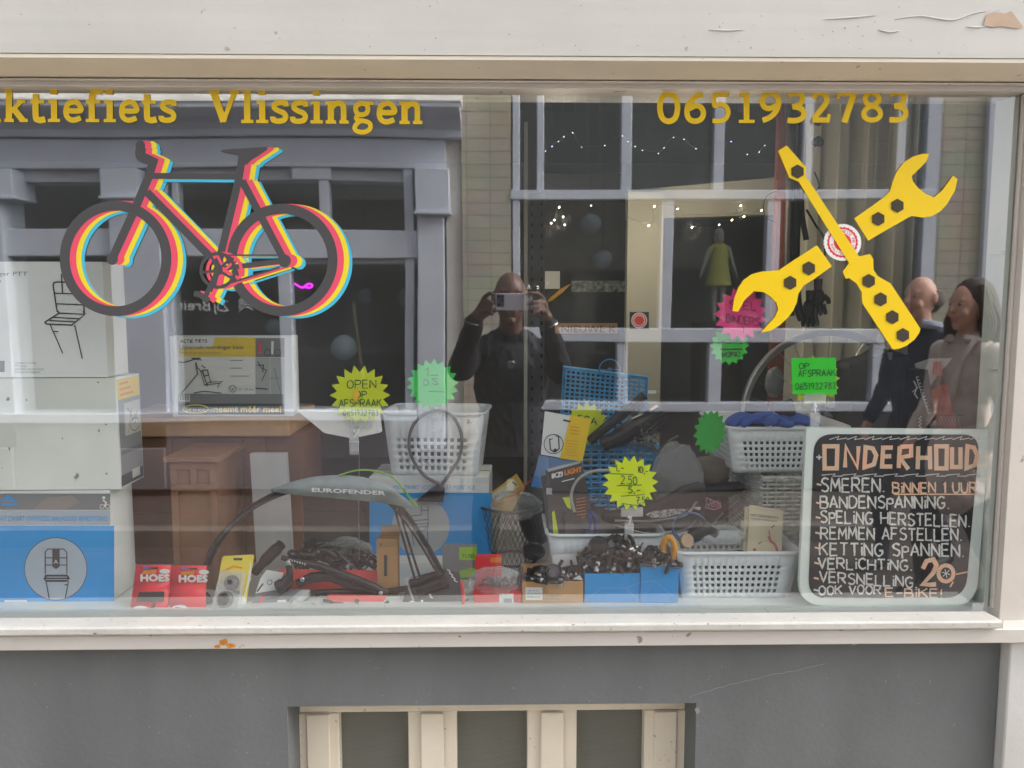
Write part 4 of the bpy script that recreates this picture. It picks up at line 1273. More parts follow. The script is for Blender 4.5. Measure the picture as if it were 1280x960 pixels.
# shop name and phone number, slab serif letters drawn as strokes: (width, points); x-height 5
W1, W2, WS = 1.35, 0.8, 0.75
def serif(x0, x1, y):
    return (WS, [(x0, y), (x1, y)])
_d = lambda w, *p: (w, list(p))
SLAB = {
'a': (5.2, [_d(1.0, (.9, 4.2), (1.6, 4.75), (2.8, 4.6), (3.4, 3.8), (3.4, .4)), _d(1.1, (3.4, 2.8), (1.6, 2.6), (.9, 1.6), (1.3, .6), (2.3, .5), (3.4, 1.3)), serif(3.0, 4.8, .37)]),
'k': (5.6, [_d(W1, (1.3, 0), (1.3, 7.6)), serif(.3, 2.4, .37), serif(.2, 1.4, 7.2), _d(.95, (1.6, 2.2), (3.9, 4.6)), _d(W1, (2.5, 2.8), (4.4, .3)), serif(3.0, 4.9, 4.63), serif(3.6, 5.4, .37)]),
't': (3.9, [_d(W1, (1.5, 6.4), (1.5, 1.4), (1.9, .6), (2.7, .45), (3.6, .7)), serif(.3, 3.4, 4.6)]),
'i': (3.2, [_d(W1, (1.6, 0), (1.6, 5)), serif(.3, 2.9, .37), serif(.4, 1.6, 4.63), _d(1.5, (1.5, 6.3), (1.5, 7.7))]),
'l': (3.2, [_d(W1, (1.6, 0), (1.6, 7.6)), serif(.3, 2.9, .37), serif(.4, 1.6, 7.2)]),
'e': (5.0, [_d(1.15, (.95, 2.6), (4.1, 2.6), (3.9, 3.9), (3.2, 4.55), (2.4, 4.55), (1.4, 4.0), (1.0, 2.6), (1.2, 1.3), (2.0, .55), (3.0, .5), (4.2, 1.0))]),
'f': (3.9, [_d(W1, (1.6, 0), (1.6, 5.8), (2.1, 6.9), (3.0, 7.2), (4.0, 6.8)), serif(.3, 3.2, .37), serif(.3, 3.5, 4.6)]),
's': (4.2, [_d(1.15, (3.5, 3.7), (3.3, 4.5), (2.1, 4.6), (1.1, 4.2), (1.0, 3.4), (1.8, 2.8), (2.9, 2.3), (3.4, 1.5), (3.0, .7), (1.9, .45), (.8, .7), (.7, 1.5))]),
'V': (6.6, [_d(W1 * 1.1, (1.0, 6.9), (3.2, .2)), _d(.95, (3.1, .2), (5.5, 6.9)), serif(.0, 2.4, 6.8), serif(4.4, 6.5, 6.8)]),
'n': (5.7, [_d(W1, (1.4, 0), (1.4, 5)), serif(.3, 2.5, .37), serif(.3, 1.4, 4.63), _d(1.2, (1.5, 3.6), (2.6, 4.5), (3.6, 4.4), (4.1, 3.6), (4.1, .2)), serif(3.2, 5.2, .37)]),
'g': (5.0, [_d(1.05, (2.3, 4.6), (1.2, 4.1), (1.0, 3.2), (1.4, 2.3), (2.3, 2.0), (3.3, 2.4), (3.6, 3.3), (3.3, 4.2), (2.3, 4.6), (2.0, 4.55)), serif(3.0, 4.8, 4.55), _d(1.0, (1.5, 2.1), (1.1, 1.3), (1.6, .8), (3.3, .5), (4.1, -.2), (3.9, -1.3), (2.6, -1.9), (1.2, -1.6), (.8, -.8), (1.4, .2), (2.0, .6))]),
' ': (4.0, []),
'0': (6.2, [_d(1.35, (3.0, 7.1), (1.6, 6.4), (1.0, 4.8), (1.0, 2.8), (1.6, 1.2), (3.0, .5), (4.4, 1.2), (5.0, 2.8), (5.0, 4.8), (4.4, 6.4), (3.0, 7.1), (2.6, 7.0))]),
'6': (6.2, [_d(1.3, (4.9, 6.9), (3.2, 6.3), (1.6, 4.7), (1.1, 2.7), (1.6, 1.1), (3.0, .5), (4.4, 1.0), (5.0, 2.3), (4.5, 3.7), (3.2, 4.2), (1.5, 3.4))]),
'5': (6.0, [_d(1.1, (1.5, 7.0), (1.4, 4.2), (2.8, 4.5), (4.2, 3.9), (4.7, 2.5), (4.1, 1.1), (2.8, .5), (.9, .6)), _d(1.3, (1.3, 6.9), (4.9, 6.9))]),
'1': (5.6, [_d(1.4, (3.0, 0), (3.0, 7.5)), serif(1.2, 4.9, .4), _d(.9, (3.0, 7.1), (1.2, 6.3))]),
'9': (6.2, [_d(1.3, (1.2, .6), (2.9, 1.3), (4.4, 2.8), (5.0, 4.8), (4.5, 6.4), (3.0, 7.1), (1.7, 6.5), (1.1, 5.2), (1.6, 3.8), (2.9, 3.4), (4.6, 4.2))]),
'3': (5.9, [_d(1.25, (1.1, 6.5), (2.6, 7.0), (4.1, 6.6), (4.4, 5.3), (3.6, 4.2), (2.0, 3.8)), _d(1.3, (2.2, 3.8), (4.0, 3.4), (4.8, 2.2), (4.2, 1.0), (2.7, .5), (.9, .6))]),
'2': (6.0, [_d(1.3, (1.1, 5.8), (2.0, 6.9), (3.4, 6.9), (4.3, 5.8), (4.0, 4.4), (2.6, 2.6), (1.2, .9)), _d(1.2, (.9, .6), (4.9, .6)), _d(.8, (4.6, .5), (4.9, 2.0))]),
'7': (6.0, [_d(1.3, (1.0, 6.9), (5.0, 6.9)), _d(1.5, (4.7, 6.6), (2.4, 0)), _d(.8, (1.2, 7.2), (1.0, 5.6))]),
'8': (6.2, [_d(1.2, (3.0, 3.9), (1.6, 4.6), (1.5, 6.1), (3.0, 7.1), (4.5, 6.1), (4.3, 4.7), (1.7, 3.2), (1.0, 1.8), (1.8, .8), (3.1, .5), (4.5, 1.0), (5.0, 2.1), (4.3, 3.3), (3.0, 3.9), (2.6, 4.1))]),
}
def slab(mb, st, u0, v0, u1, v1, hx):
    tot = sum(SLAB[c][0] for c in st)
    k = (u1 - u0) / tot
    ky = hx / 5.0
    x = 0
    n = 0
    for c in st:
        w, strokes = SLAB[c]
        vb = v0 + (v1 - v0) * (x / tot)
        for sw, pts in strokes:
            n += 1
            q = [(p[0], p[1]) for p in (catmull([(a, b, 0) for a, b in pts], 4) if len(pts) > 4 else [V((a, b, 0)) for a, b in pts])]
            G.line(mb, [(u0 + (x + a) * k, vb - b * ky) for a, b in q], sw * (k if pts[0][1] != pts[-1][1] else ky) * .96, 0, lift=.0006 + .00003 * (n % 9))
        x += w
o = MB(); slab(o, 'aktiefiets', -26, 152.5, 222, 153, 27.5); 
slab(o, 'Vlissingen', 261, 153.5, 531, 155.5, 28)
tag(o.build('shop_name_lettering', vin_gold, loc=W(250, 140, -.001), recalc=False), 'golden yellow shop name letters along the top of the glass', 'lettering')
o = MB(); slab(o, '0651932783', 820, 154.5, 1138, 152.5, 26.5)
tag(o.build('phone_number_lettering', vin_gold, loc=W(980, 135, -.001), recalc=False), 'golden yellow ten digit phone number along the top of the glass', 'lettering')

# ================================================================== CARTONS ON THE LEFT
def carton(name, label, cat, u0, u1, v0, y, depth, mat, z0=None, group=None, zrot=0.0, bevel=.003, vm=None, lid=True):
    """closed carton: its front face at depth y between pixels u0 and u1, top edge at v0; returns thing, body, front frame"""
    vm = vm if vm else v0 + 60
    z0 = ZP + .001 if z0 is None else z0
    x0, x1 = W(u0, vm, y).x, W(u1, vm, y).x
    z1 = W((u0 + u1) / 2, v0, y).z
    cx = (x0 + x1) / 2
    t = thing(name, label, cat, (cx, y + depth / 2, z0), group)
    RZ = Matrix.Rotation(R(zrot), 3, 'Z')
    piv = V((cx, y, z0))
    Q = lambda x, yy, z: piv + RZ @ (V((x, yy, z)) - piv)
    m = MB()
    m.prism([Q(x0, y, z0), Q(x1, y, z0), Q(x1, y, z1), Q(x0, y, z1)], RZ @ V((0, depth, 0)))
    body = m.build('body', mat, t, bevel=bevel)
    if lid:
        m = MB()
        m.prism([Q(x0 + .002, y + depth * .47, z1 + .0004), Q(x1 - .002, y + depth * .47, z1 + .0004), Q(x1 - .002, y + depth * .53, z1 + .0004), Q(x0 + .002, y + depth * .53, z1 + .0004)], (0, 0, .0006))
        m.build('tape', M('packing_tape', C(196, 184, 150), 0.25), t)
    F = Frame(Q(x0, y, z0), RZ @ V((1, 0, 0)))
    F.side = Frame(Q(x1, y, z0), RZ @ V((0, 1, 0)))
    F.z1 = z1; F.dx = x1 - x0
    return t, body, F
# lower blue carton
t, bd_, F = carton('shipping_carton', 'blue carton with a round luggage rack picture, bottom of the left stack', 'carton', -75, 139, 614, .075, .115, card_white, vm=690)
zb_ = F.z1
m = MB()
F.rect(m, -75, 638, 138, 656, 0)
F.rect(m, -75, 617, 138, 637, 1)
F.poly(m, [(40, 637), (60, 622), (90, 619), (100, 628), (80, 637)], 5)
F.rect(m, -75, 657, 143, 766, 2)
F.disc(m, 70, 711, 39.5, 4, 40); F.disc(m, 70, 711, 38.6, 0, 40)
F.text(m, 'FIETS VOORDRAGER MAT ZWART OVERSIZED BALHOOFD BEVESTIGING', -60, 651, 134, 6.5, 2)
F.text(m, 'PART NR.', 113, 761, 136, 2, 3)
F.rect(m, 6, 750, 34, 761, 3); F.rect(m, 8, 752, 32, 759.5, 6)
F.poly(m, [(1, 627), (10, 618), (22, 627), (16, 627), (10, 623), (6, 627)], 2)
F.rect(m, 2, 629, 22, 632, 2)
F.disc(m, 130, 622, 2, 3); F.line(m, [(129, 625), (133, 628), (131, 633)], 2, 3); F.ring(m, 128, 633, 2.6, .8, 3); F.ring(m, 135, 633, 2.6, .8, 3)
for pts in ([(57, 717), (57, 690), (60, 686), (80, 686), (84, 690), (84, 717)], [(57, 697), (84, 697)], [(57, 706), (84, 706)], [(58, 726), (62, 748)], [(86, 726), (82, 748)], [(81, 731), (86, 730)]):
    F.line(m, pts, 1.3, 4)
F.poly(m, [(66, 686), (75, 686), (75, 708), (70.5, 711), (66, 708)], 4)
F.poly(m, [(57, 718), (85, 718), (88, 723), (84, 727), (58, 727), (55, 723)], 4); F.line(m, [(59, 721), (84, 721)], 1, 0); F.line(m, [(58, 724), (85, 724)], .8, 0)
F.text(m, 'A', 68, 704, 73, 5, 3)
m.build('print', [card_bluegrey, card_grey, card_blue, ink_white, ink_dark, M('photo_grey', C(150, 140, 136), .6), ink_grey], t, recalc=False)
# middle worn white carton
t, bd_, F = carton('shipping_carton', 'worn white blank carton in the middle of the left stack', 'carton', -80, 147, 473, .078, .12, card_worn, z0=zb_ + .002, zrot=1.0, vm=540)
zm_ = F.z1
m = MB()
S_ = F.side
dd = .117
def srect(a, b, c, d, mi):
    c_ = S_.lift()
    h = F.z1 - F.o.z
    m.add([S_.P(a * dd, b * h, c_), S_.P(c * dd, b * h, c_), S_.P(c * dd, d * h, c_), S_.P(a * dd, d * h, c_)], [[0, 1, 2, 3]], mi)
srect(.04, .02, 1, .80, 0); srect(.02, .80, 1, .985, 1); srect(.28, .46, .98, .76, 2); srect(.02, .02, 1, .12, 3); srect(.5, .05, .85, .13, 2)
srect(.08, .30, 1, .34, 4)
def sline(pts, w, mi):
    h = F.z1 - F.o.z
    c_ = S_.lift()
    m.ribbon([S_.P(a * dd, b * h, c_) for a, b in pts], w, S_.n, mi)
for r in (.10,):
    sline([(.72 + .2 * math.cos(q), .54 + .06 * math.sin(q)) for q in [i * .4 for i in range(17)]], .002, 3)
sline([(.40, .71), (.55, .66), (.62, .58), (.85, .66), (.72, .54)], .002, 3); sline([(.42, .48), (.5, .6), (.6, .7)], .0015, 3)
for k in range(3):
    sline([(.12, .94 - .05 * k), (.5 + .1 * k, .945 - .05 * k)], .005, 5)
m.build('print', [M('side_grey', C(140, 144, 146), .6), card_yellow, M('pale_print', C(206, 206, 200), .6), card_dark, M('mid_print', C(112, 114, 118), .6), ink_orange], t, recalc=False)
m = MB()
for (u, v, r) in ((10, 499, 2.2), (33, 500, 1.4), (12, 560, 2), (123, 478, 1.3), (132, 530, 1.5), (124, 538, 1.8), (3, 585, 1), (133, 592, 1.4), (78, 548, 1)):
    F.poly(m, [(u + r * random.uniform(.3, 1.4) * math.cos(a), v + r * random.uniform(.3, 1.6) * math.sin(a)) for a in [i * .9 for i in range(7)]], 0)
m.build('scuff', M('scuff_grey', C(120, 116, 108), .8), t)
# upper white carton with the rack drawing
t, bd_, F = carton('shipping_carton', 'white carton with a black line drawing of a luggage rack, top of the left stack', 'carton', -90, 131, 327, .08, .10, card_white, z0=zm_ + .002, zrot=0.5, vm=400)
m = MB()
F.text(m, 'Voordrager PTT', -40, 344.5, 34.5, 5, 0); F.text(m, 'klein', -30, 353, 1, 5, 0)
for k, (u1, st) in enumerate(((46, 'verstelbare voordrager'), (33, 'PTT tuning'), (55, 'gepoedercoat mat zwart'), (50, 'inclusief montageset'))):
    F.text(m, st, 19, 454.5 + 3.8 * k, u1, 2.2, 1)
F.rect(m, 0, 451, 6, 465, 1)
def rk(p):
    return [(x * .1875, 300 + y * .1875) for x, y in p]
for p, w in (([(383, 480), (355, 300), (362, 285), (380, 280), (520, 282), (555, 300), (562, 480)], 1.7), ([(365, 355), (555, 360)], 1.4), ([(380, 425), (558, 432)], 1.4), ([(418, 355), (412, 232), (425, 225), (440, 262)], 1.6),
             ([(300, 548), (395, 488), (568, 495), (480, 567), (310, 560), (300, 548)], 1.7), ([(350, 515), (530, 525)], 1.5), ([(330, 537), (510, 545)], 1.5), ([(335, 560), (420, 755)], 1.3), ([(500, 567), (550, 790)], 1.3), ([(358, 610), (392, 610)], 1.2), ([(385, 470), (398, 490)], 1.8), ([(558, 470), (566, 495)], 1.8)):
    F.line(m, rk(p), w, 0)
m.build('print', [ink_dark, ink_grey], t, recalc=False)

# ================================================================== CABINET, STOOL, WIDE BOX
wood_red = M('brown_veneer', C(142, 98, 70), 0.55, var=0.22, scale=6)
wood_light = M('light_wood', C(214, 172, 130), 0.55, var=0.2, scale=10)
YK = .335
ztop = W(265, 521, YK).z
a, b = W(150, 600, YK), W(375, 600, YK)
t = thing('cabinet', 'brown panelled cabinet with light wooden top under the yellow and white carton', 'cabinet', ((a.x + b.x) / 2, YK + .13, ZP))
m = MB()
zk = W(265, 545, YK).z
m.box((a.x, YK + .012, ZP), (b.x, YK + .25, zk)); 
m.build('body', wood_red, t)
xx = [W(u, 600, YK).x for u in (152, 216.5, 217.5, 304, 305, 332)]
zz_ = [W(265, v, YK).z for v in (547, 640.5, 641.5, 700)] 
m = MB()
for i in (0, 2, 4):
    m.box((xx[i], YK, zz_[1]), (xx[i + 1], YK + .0115, zz_[0])); m.box((xx[i], YK, ZP + .004), (xx[i + 1], YK + .0115, zz_[2]))
m.build('panel', wood_red, t, bevel=.002)
m = MB(); m.box((a.x - .01, YK - .02, zk + .001), (W(364, 530, YK).x, YK + .27, ztop)); m.build('top', wood_light, t, bevel=.004)
# small wooden pedestal in front of the cabinet
YS = .14
wood_st = M('stool_wood', C(144, 104, 76), 0.5, var=0.2, scale=12)
xa, xb = W(211, 640, YS).x, W(275, 640, YS).x
z1 = W(243, 571, YS).z
t = thing('wooden_pedestal', 'small orange brown wooden pedestal cabinet with two inset panels, in front of the brown cabinet', 'cabinet', ((xa + xb) / 2, YS + .09, ZP))
m = MB(); m.box((xa + .006, YS + .006, ZP), (xb - .006, YS + .18, z1 - .0125)); m.build('body', wood_st, t)
m = MB(); m.box((xa - .006, YS - .008, z1 - .012), (xb + .006, YS + .19, z1)); m.build('top', M('stool_top', C(150, 108, 80), .4, var=.2, scale=8), t, bevel=.002)
m = MB()
zf = [z1 - .0125, z1 - .030, z1 - .066, z1 - .082]
m.box((xa + .006, YS, zf[1]), (xb - .006, YS + .0055, zf[0])); m.box((xa + .006, YS, zf[3]), (xb - .006, YS + .0055, zf[2]))
xm = (xa + xb) / 2
for x_, y_ in ((xa + .006, xa + .022), (xm - .007, xm + .007), (xb - .022, xb - .006)):
    m.box((x_, YS, zf[2] + .0003), (y_, YS + .0055, zf[1] - .0003))
m.box((xa + .006, YS, ZP), (xa + .022, YS + .0055, zf[3] - .0003)); m.box((xb - .022, YS, ZP), (xb - .006, YS + .0055, zf[3] - .0003))
m.build('front_frame', wood_st, t, bevel=.0015)
# pale upright strip, a solid stand-in for a reflection in the glass
YP = .25
a, b = W(318, 620, YP), W(359, 620, YP)
m = MB(); z1 = W(338, 567, YP).z
m.prism([(a.x, YP, ZP), (b.x + .01, YP, ZP), (b.x, YP, z1), (a.x - .008, YP, z1)], (0, .018, 0))
tag(m.build('pale_reflection_strip', M('pale_reflection', C(206, 208, 206), .6, var=.1), loc=(a.x, YP, ZP), bevel=.002), 'pale upright strip standing in for a reflection, behind the black mudguard', 'board')
for u0, u1, v0, y_, lab in ((336, 474, 603, .36, 'dark brown back board behind the heap of black parts'), (826, 962, 592, .50, 'dark brown back board between the plastic bag and the white wicker basket')):  # added sheets: mirrored paving and darkness behind the display put into brown
    a, b = W(u0, 650, y_), W(u1, 650, y_)
    m = MB(); z1 = W((u0 + u1) / 2, v0, y_).z
    m.box((a.x, y_, ZP), (b.x, y_ + .015, z1)); m.box((a.x, y_ - .003, z1 - .075), (b.x, y_ - .0005, z1 - .072))
    tag(m.build('dark_backing_sheet', M('dark_back_tone', C(92, 76, 70), .6, var=.25, scale=7), loc=((a.x + b.x) / 2, y_, ZP)), lab, 'board')
# yellow and white rack carton on the cabinet
t, bd_, F = carton('rack_carton', 'white and yellow carton with a bicycle rack picture and black slogan band on the cabinet', 'carton', 214, 366, 420, YK, .06, card_white, z0=ztop + .001, vm=470)
def q7(x, y):
    return (200 + x * .25, 300 + y * .25)
def q7r(x0, y0, x1, y1, mi):
    F.rect(m, *q7(x0, y0), *q7(x1, y1), mi)
m = MB()
q7r(95, 487, 477, 583, 1); F.poly(m, [q7(95, 487), q7(275, 487), q7(268, 530), q7(95, 545)], 0)
q7r(478, 490, 622, 586, 2); q7r(478, 588, 550, 775, 3); q7r(552, 588, 622, 775, 3); q7r(92, 770, 622, 818, 2)
q7r(92, 818, 622, 872, 4)
F.hand(m, 'ACTIE', *q7(104, 513), q7(166, 0)[0], 3.6, .8, 4); F.hand(m, 'FIETS', *q7(180, 511), q7(236, 0)[0], 3.4, .8, 4)
F.text(m, 'Universele voordrager klein', *q7(100, 545), q7(417, 0)[0], 5.0, 4)
F.text(m, 'Altijd verzet op kinderfietsen', *q7(100, 568), q7(305, 0)[0], 2.6, 5)
F.text(m, 'neemt m\u00e9\u00e9r mee!', *q7(272, 860), q7(606, 0)[0], 8.0, 6, bold=.45)
F.ring(m, *q7(180, 845), 16, 1.6, 6, rv=5.2); F.text(m, 'Steco', *q7(122, 857), q7(240, 0)[0], 5.2, 6)
F.rect(m, *q7(95, 765), *q7(152, 808), 0); 
for k in range(6):
    q7r(103 + 8 * k, 774, 107 + 8 * k, 800, 5)
F.ring(m, *q7(366, 743), 4.2, .8, 4); F.line(m, [q7(359, 743), q7(365, 750), q7(375, 736)], .9, 4); F.text(m, '25 - 35 mm', *q7(395, 751), q7(470, 0)[0], 2.6, 5)
for y, x1 in ((602, 415), (640, 410), (680, 447)):
    F.line(m, [q7(352, y), q7(x1, y)], .8, 5)
for p, w, mi in (([(92, 608), (120, 612), (180, 595), (210, 600)], 2.2, 4), ([(160, 592), (205, 590)], 2.5, 4), ([(182, 610), (190, 640), (215, 660), (240, 730)], 2, 4), ([(210, 625), (230, 640)], 2, 4), ([(215, 650), (240, 650), (245, 675), (222, 680), (215, 650)], 2.4, 4), ([(205, 655), (225, 725), (300, 715), (318, 705), (250, 710), (225, 725)], 1.6, 4), ([(110, 765), (190, 670), (180, 615)], 3, 5),
                 ([(240, 660), (258, 715)], 1.6, 4), ([(300, 712), (290, 740)], 1.4, 4), ([(170, 765), (220, 755), (310, 765)], 2, 4), ([(490, 605), (510, 640), (535, 650), (510, 705)], 1.6, 4), ([(490, 625), (520, 625), (515, 660)], 2, 4), ([(552, 690), (600, 690)], 1.2, 5), ([(575, 640), (585, 690), (605, 765)], 1.2, 5), ([(480, 740), (540, 745)], 2.4, 4), ([(100, 770), (210, 770)], 1.6, 5)):
    F.line(m, [q7(*p_) for p_ in p], w * .6, mi)
F.line(m, [q7(565, 505), q7(563, 570)], 3, 0); F.line(m, [q7(500, 510), q7(500, 570)], 4, 7); F.ring(m, *q7(590, 562), 4, .8, 4); F.ring(m, *q7(540, 562), 4, .8, 4)
m.build('print', [card_white, card_yellow, M('grey_photo', C(124, 126, 128), .6), M('pale_photo', C(176, 182, 180), .6), ink_dark, ink_grey, ink_yellow, ink_red], t, recalc=False)
# blue carton with rack drawing in the middle, plastic basket on top of it
YM = .32
t, bd_, F = carton('rack_box', 'blue and white carton with a round rack picture under the plastic basket, behind the mudguard', 'carton', 462, 611, 596, YM, .16, card_white, vm=650, zrot=-3)
zmid = F.z1
m = MB()
F.rect(m, 462, 597, 611, 604, 3); F.rect(m, 462, 616, 615, 694, 1)
F.text(m, 'MAT ZWART VOORDRAGER MONTAGE', 492, 612, 594, 6, 1)
F.disc(m, 526, 658, 36, 0, 40)
def q9(x, y):
    return (440 + x * .2292, 560 + y * .2292)
for p in ([(320, 430), (325, 370), (378, 365), (378, 315)], [(415, 440), (415, 315)], [(318, 430), (340, 415), (418, 412), (395, 450), (318, 452), (318, 430)], [(325, 455), (338, 530)], [(410, 440), (415, 515)], [(378, 340), (415, 340)], [(328, 395), (416, 390)], [(330, 432), (405, 428)]):
    F.line(m, [q9(*p_) for p_ in p], .9, 2)
m.build('print', [M('disc_grey', C(178, 182, 184), .6), card_blue, ink_dark, paper_white], t, recalc=False)

# ================================================================== PLASTIC BASKETS
def plastic_basket(label, x0, x1, y0, y1, z0, z1, taper=.018, solid_top=.3, cell=.0145, rot=0.0, group='white plastic storage baskets'):
    c = V(((x0 + x1) / 2, (y0 + y1) / 2, z0))
    t = thing('plastic_basket', label, 'basket', c, group)
    RZ = Matrix.Rotation(R(rot), 3, 'Z')
    Q = lambda p: c + RZ @ (V(p) - c)
    m = MB()
    T_ = [V((x0, y0, z1)), V((x1, y0, z1)), V((x1, y1, z1)), V((x0, y1, z1))]
    B_ = [V((x0 + taper, y0 + taper * .6, z0)), V((x1 - taper, y0 + taper * .6, z0)), V((x1 - taper, y1 - taper, z0)), V((x0 + taper, y1 - taper, z0))]
    for i in range(4):
        j = (i + 1) % 4
        L = (T_[j] - T_[i]).length; H = z1 - z0
        nx = max(2, int((L - .05) / cell)); nz = max(2, int((H * (1 - solid_top) - .014) / cell))
        us = [0, .5 - nx * cell / L / 2]; hu = [False]
        for k in range(nx):
            a = .5 + (k - nx / 2) * cell / L
            us += [a + cell * .55 / L, a + cell / L]; hu += [True, False]
        us[-1] = 1
        ws = [0, .012 / H]; hw = [False]
        for k in range(nz):
            a = .012 / H + k * cell / H
            ws += [a + cell * .55 / H, a + cell / H]; hw += [True, False]
        ws[-1] = 1
        g = [[B_[i].lerp(B_[j], u).lerp(T_[i].lerp(T_[j], u), w) for u in us] for w in ws]
        vs = [Q(p) for row in g for p in row]
        n = len(us)
        fs = [[a * n + b, a * n + b + 1, (a + 1) * n + b + 1, (a + 1) * n + b] for a in range(len(ws) - 1) for b in range(n - 1) if not (hu[b] and hw[a])]
        m.add(vs, fs)
    m.add([Q(p) for p in B_], [[0, 1, 2, 3]])
    m.build('body', plastic_milky, t, solid=.0018, recalc=False)
    m = MB()
    e = .004
    pts = []
    for (cx, cy, a0) in ((x1 - .02, y1 - .02, 0), (x0 + .02, y1 - .02, 90), (x0 + .02, y0 + .02, 180), (x1 - .02, y0 + .02, 270)):
        for k in range(5):
            a = R(a0 + k * 22.5)
            pts.append(Q((cx + (.02 + e) * math.cos(a), cy + (.02 + e) * math.sin(a), z1)))
    m.tube(pts, .0042, 8, closed=True)
    m.build('rim', plastic_milky, t)
    return t, Q
def X(u, v, y): return W(u, v, y).x
def Z(u, v, y): return W(u, v, y).z
# basket on the blue carton
zb0_ = zmid + .003
plastic_basket('white plastic basket on the blue and white carton, a price tag sticker on its corner', X(482, 540, .325), X(608, 540, .325), .325, .50, zb0_, Z(545, 517, .325), rot=-5, cell=.0185, solid_top=.30)
bt1, _ = plastic_basket('white plastic basket of lamp cards and saddles behind the small blue boxes', X(686, 680, .14), X(829, 680, .14), .135, .36, ZP + .001, Z(760, 668, .14))
bt2, _ = plastic_basket('white plastic basket with cream booklets leaning in it, standing beside the chalkboard', X(846, 700, .065), X(999, 690, .065), .06, .22, ZP + .001, Z(915, 690, .065), solid_top=.14)
m = MB(); FB = Frame((0, .318, 0)); 
FB.poly(m, [(581, 525), (597, 521), (598, 528), (583, 532)], 0); FB.hand(m, '2,50', 584, 529, 596, 4, .7, 1, -.2)
tag(m.build('price_tag', [paper_white, ink_dark], loc=W(590, 527, .318), recalc=False), 'small white price tag sticker on the corner of the basket atop the carton', 'tag')
# white wicker basket and plastic basket above it
def wicker(mb, A, B, C_, D, rows, cols, r, amp, n=5, stakes=True):
    """woven panel on the quad A (lower left), B (lower right), C (upper right), D (upper left)"""
    A, B, C_, D = V(A), V(B), V(C_), V(D)
    nrm = (B - A).cross(D - A).normalized()
    for i in range(rows):
        w = (i + .5) / rows
        p, q = A.lerp(D, w), B.lerp(C_, w)
        pts = []
        for j in range(cols * 2 + 1):
            s_ = j / (cols * 2)
            sg = (1 if (j // 1) % 4 == 1 else -1 if j % 4 == 3 else 0) * (1 if i % 2 else -1)
            pts.append(p.lerp(q, s_) + nrm * (amp * sg))
        mb.tube(pts, r, n, flat=1.0)
    if stakes:
        for j in range(cols):
            s_ = (j + .5) / cols
            mb.tube([A.lerp(B, s_), D.lerp(C_, s_)], r * .9, n)
white_cane = M('white_cane', C(214, 214, 206), .6, var=.12, scale=60)
blue_cane = M('blue_cane', C(84, 178, 232), .55, var=.22, scale=50)
YWk = .20
x0, x1 = X(952, 680, YWk), X(1090, 680, YWk)
zt_ = Z(1000, 597, YWk)
t = thing('wicker_basket', 'white wicker basket standing behind the chalkboard, a plastic basket on top', 'basket', ((x0 + x1) / 2, YWk + .15, ZP))
m = MB()
cr = [V((x0, YWk, ZP + .004)), V((x1, YWk, ZP + .004)), V((x1, YWk + .28, ZP + .004)), V((x0, YWk + .28, ZP + .004))]
up = V((0, 0, zt_ - ZP - .006))
for i in range(4):
    a, b = cr[i], cr[(i + 1) % 4]
    wicker(m, a, b, b + up, a + up, 24, 13 if i % 2 == 0 else 15, .0034, .004)
m.build('body', white_cane, t)
m = MB()
for h in (0.003, 1.0):
    m.tube([p + up * h for p in cr], .006, 8, closed=True)
    if h == 1.0:
        for i in range(4):
            a, b = cr[i] + up, cr[(i + 1) % 4] + up
            L = (b - a).length; k = int(L / .009)
            m.tube([a.lerp(b, j / k) + V((0, -.004 * (j % 2), .003 * ((j // 2) % 2))) for j in range(k + 1)], .0035, 5)
m.build('rim', white_cane, t)
plastic_basket('white plastic basket of blue work gloves on top of the white wicker basket', X(910, 560, YWk), X(1062, 560, YWk), YWk - .0, YWk + .27, zt_ + .011, Z(980, 535, YWk), solid_top=.2, taper=.022)
# blue wicker basket with its lid up
YBk = .34
zb1_ = Z(760, 556, YBk)
x0, x1 = X(722, 600, YBk), X(822, 600, YBk)
t = thing('wicker_basket', 'blue wicker basket with its woven lid raised, behind the lime price star', 'basket', ((x0 + x1) / 2, YBk + .1, ZP))
m = MB()
cr = [V((x0, YBk, ZP + .004)), V((x1, YBk, ZP + .004)), V((x1, YBk + .22, ZP + .004)), V((x0, YBk + .22, ZP + .004))]
up = V((0, 0, zb1_ - ZP - .006))
for i in range(4):
    a, b = cr[i], cr[(i + 1) % 4]
    wicker(m, a, b, b + up, a + up, 20, 9, .0034, .0036)
m.tube([p + up for p in cr], .006, 8, closed=True)
m.build('body', blue_cane, t)
m = MB()
YLd = .565
A, B, C_, D = W(700, 520, YLd), W(806, 524, YLd), W(809, 472, YLd + .02), W(705, 459, YLd + .02)
A.z -= .05; B.z -= .05
wicker(m, A, B, C_, D, 15, 17, .0030, .0036)
m.tube([A, B, C_, D], .006, 8, closed=True)
m.build('lid', blue_cane, t)
m = MB()
for x in (x0 + .03, x0 + .09, x0 + .16):
    m.lathe([(.001, -.004), (.006, -.004), (.006, 0), (.001, .001)], (x, YBk - .009, zb1_ - .04), (0, -1, 0), 10)
m.build('clasp', steel, t)
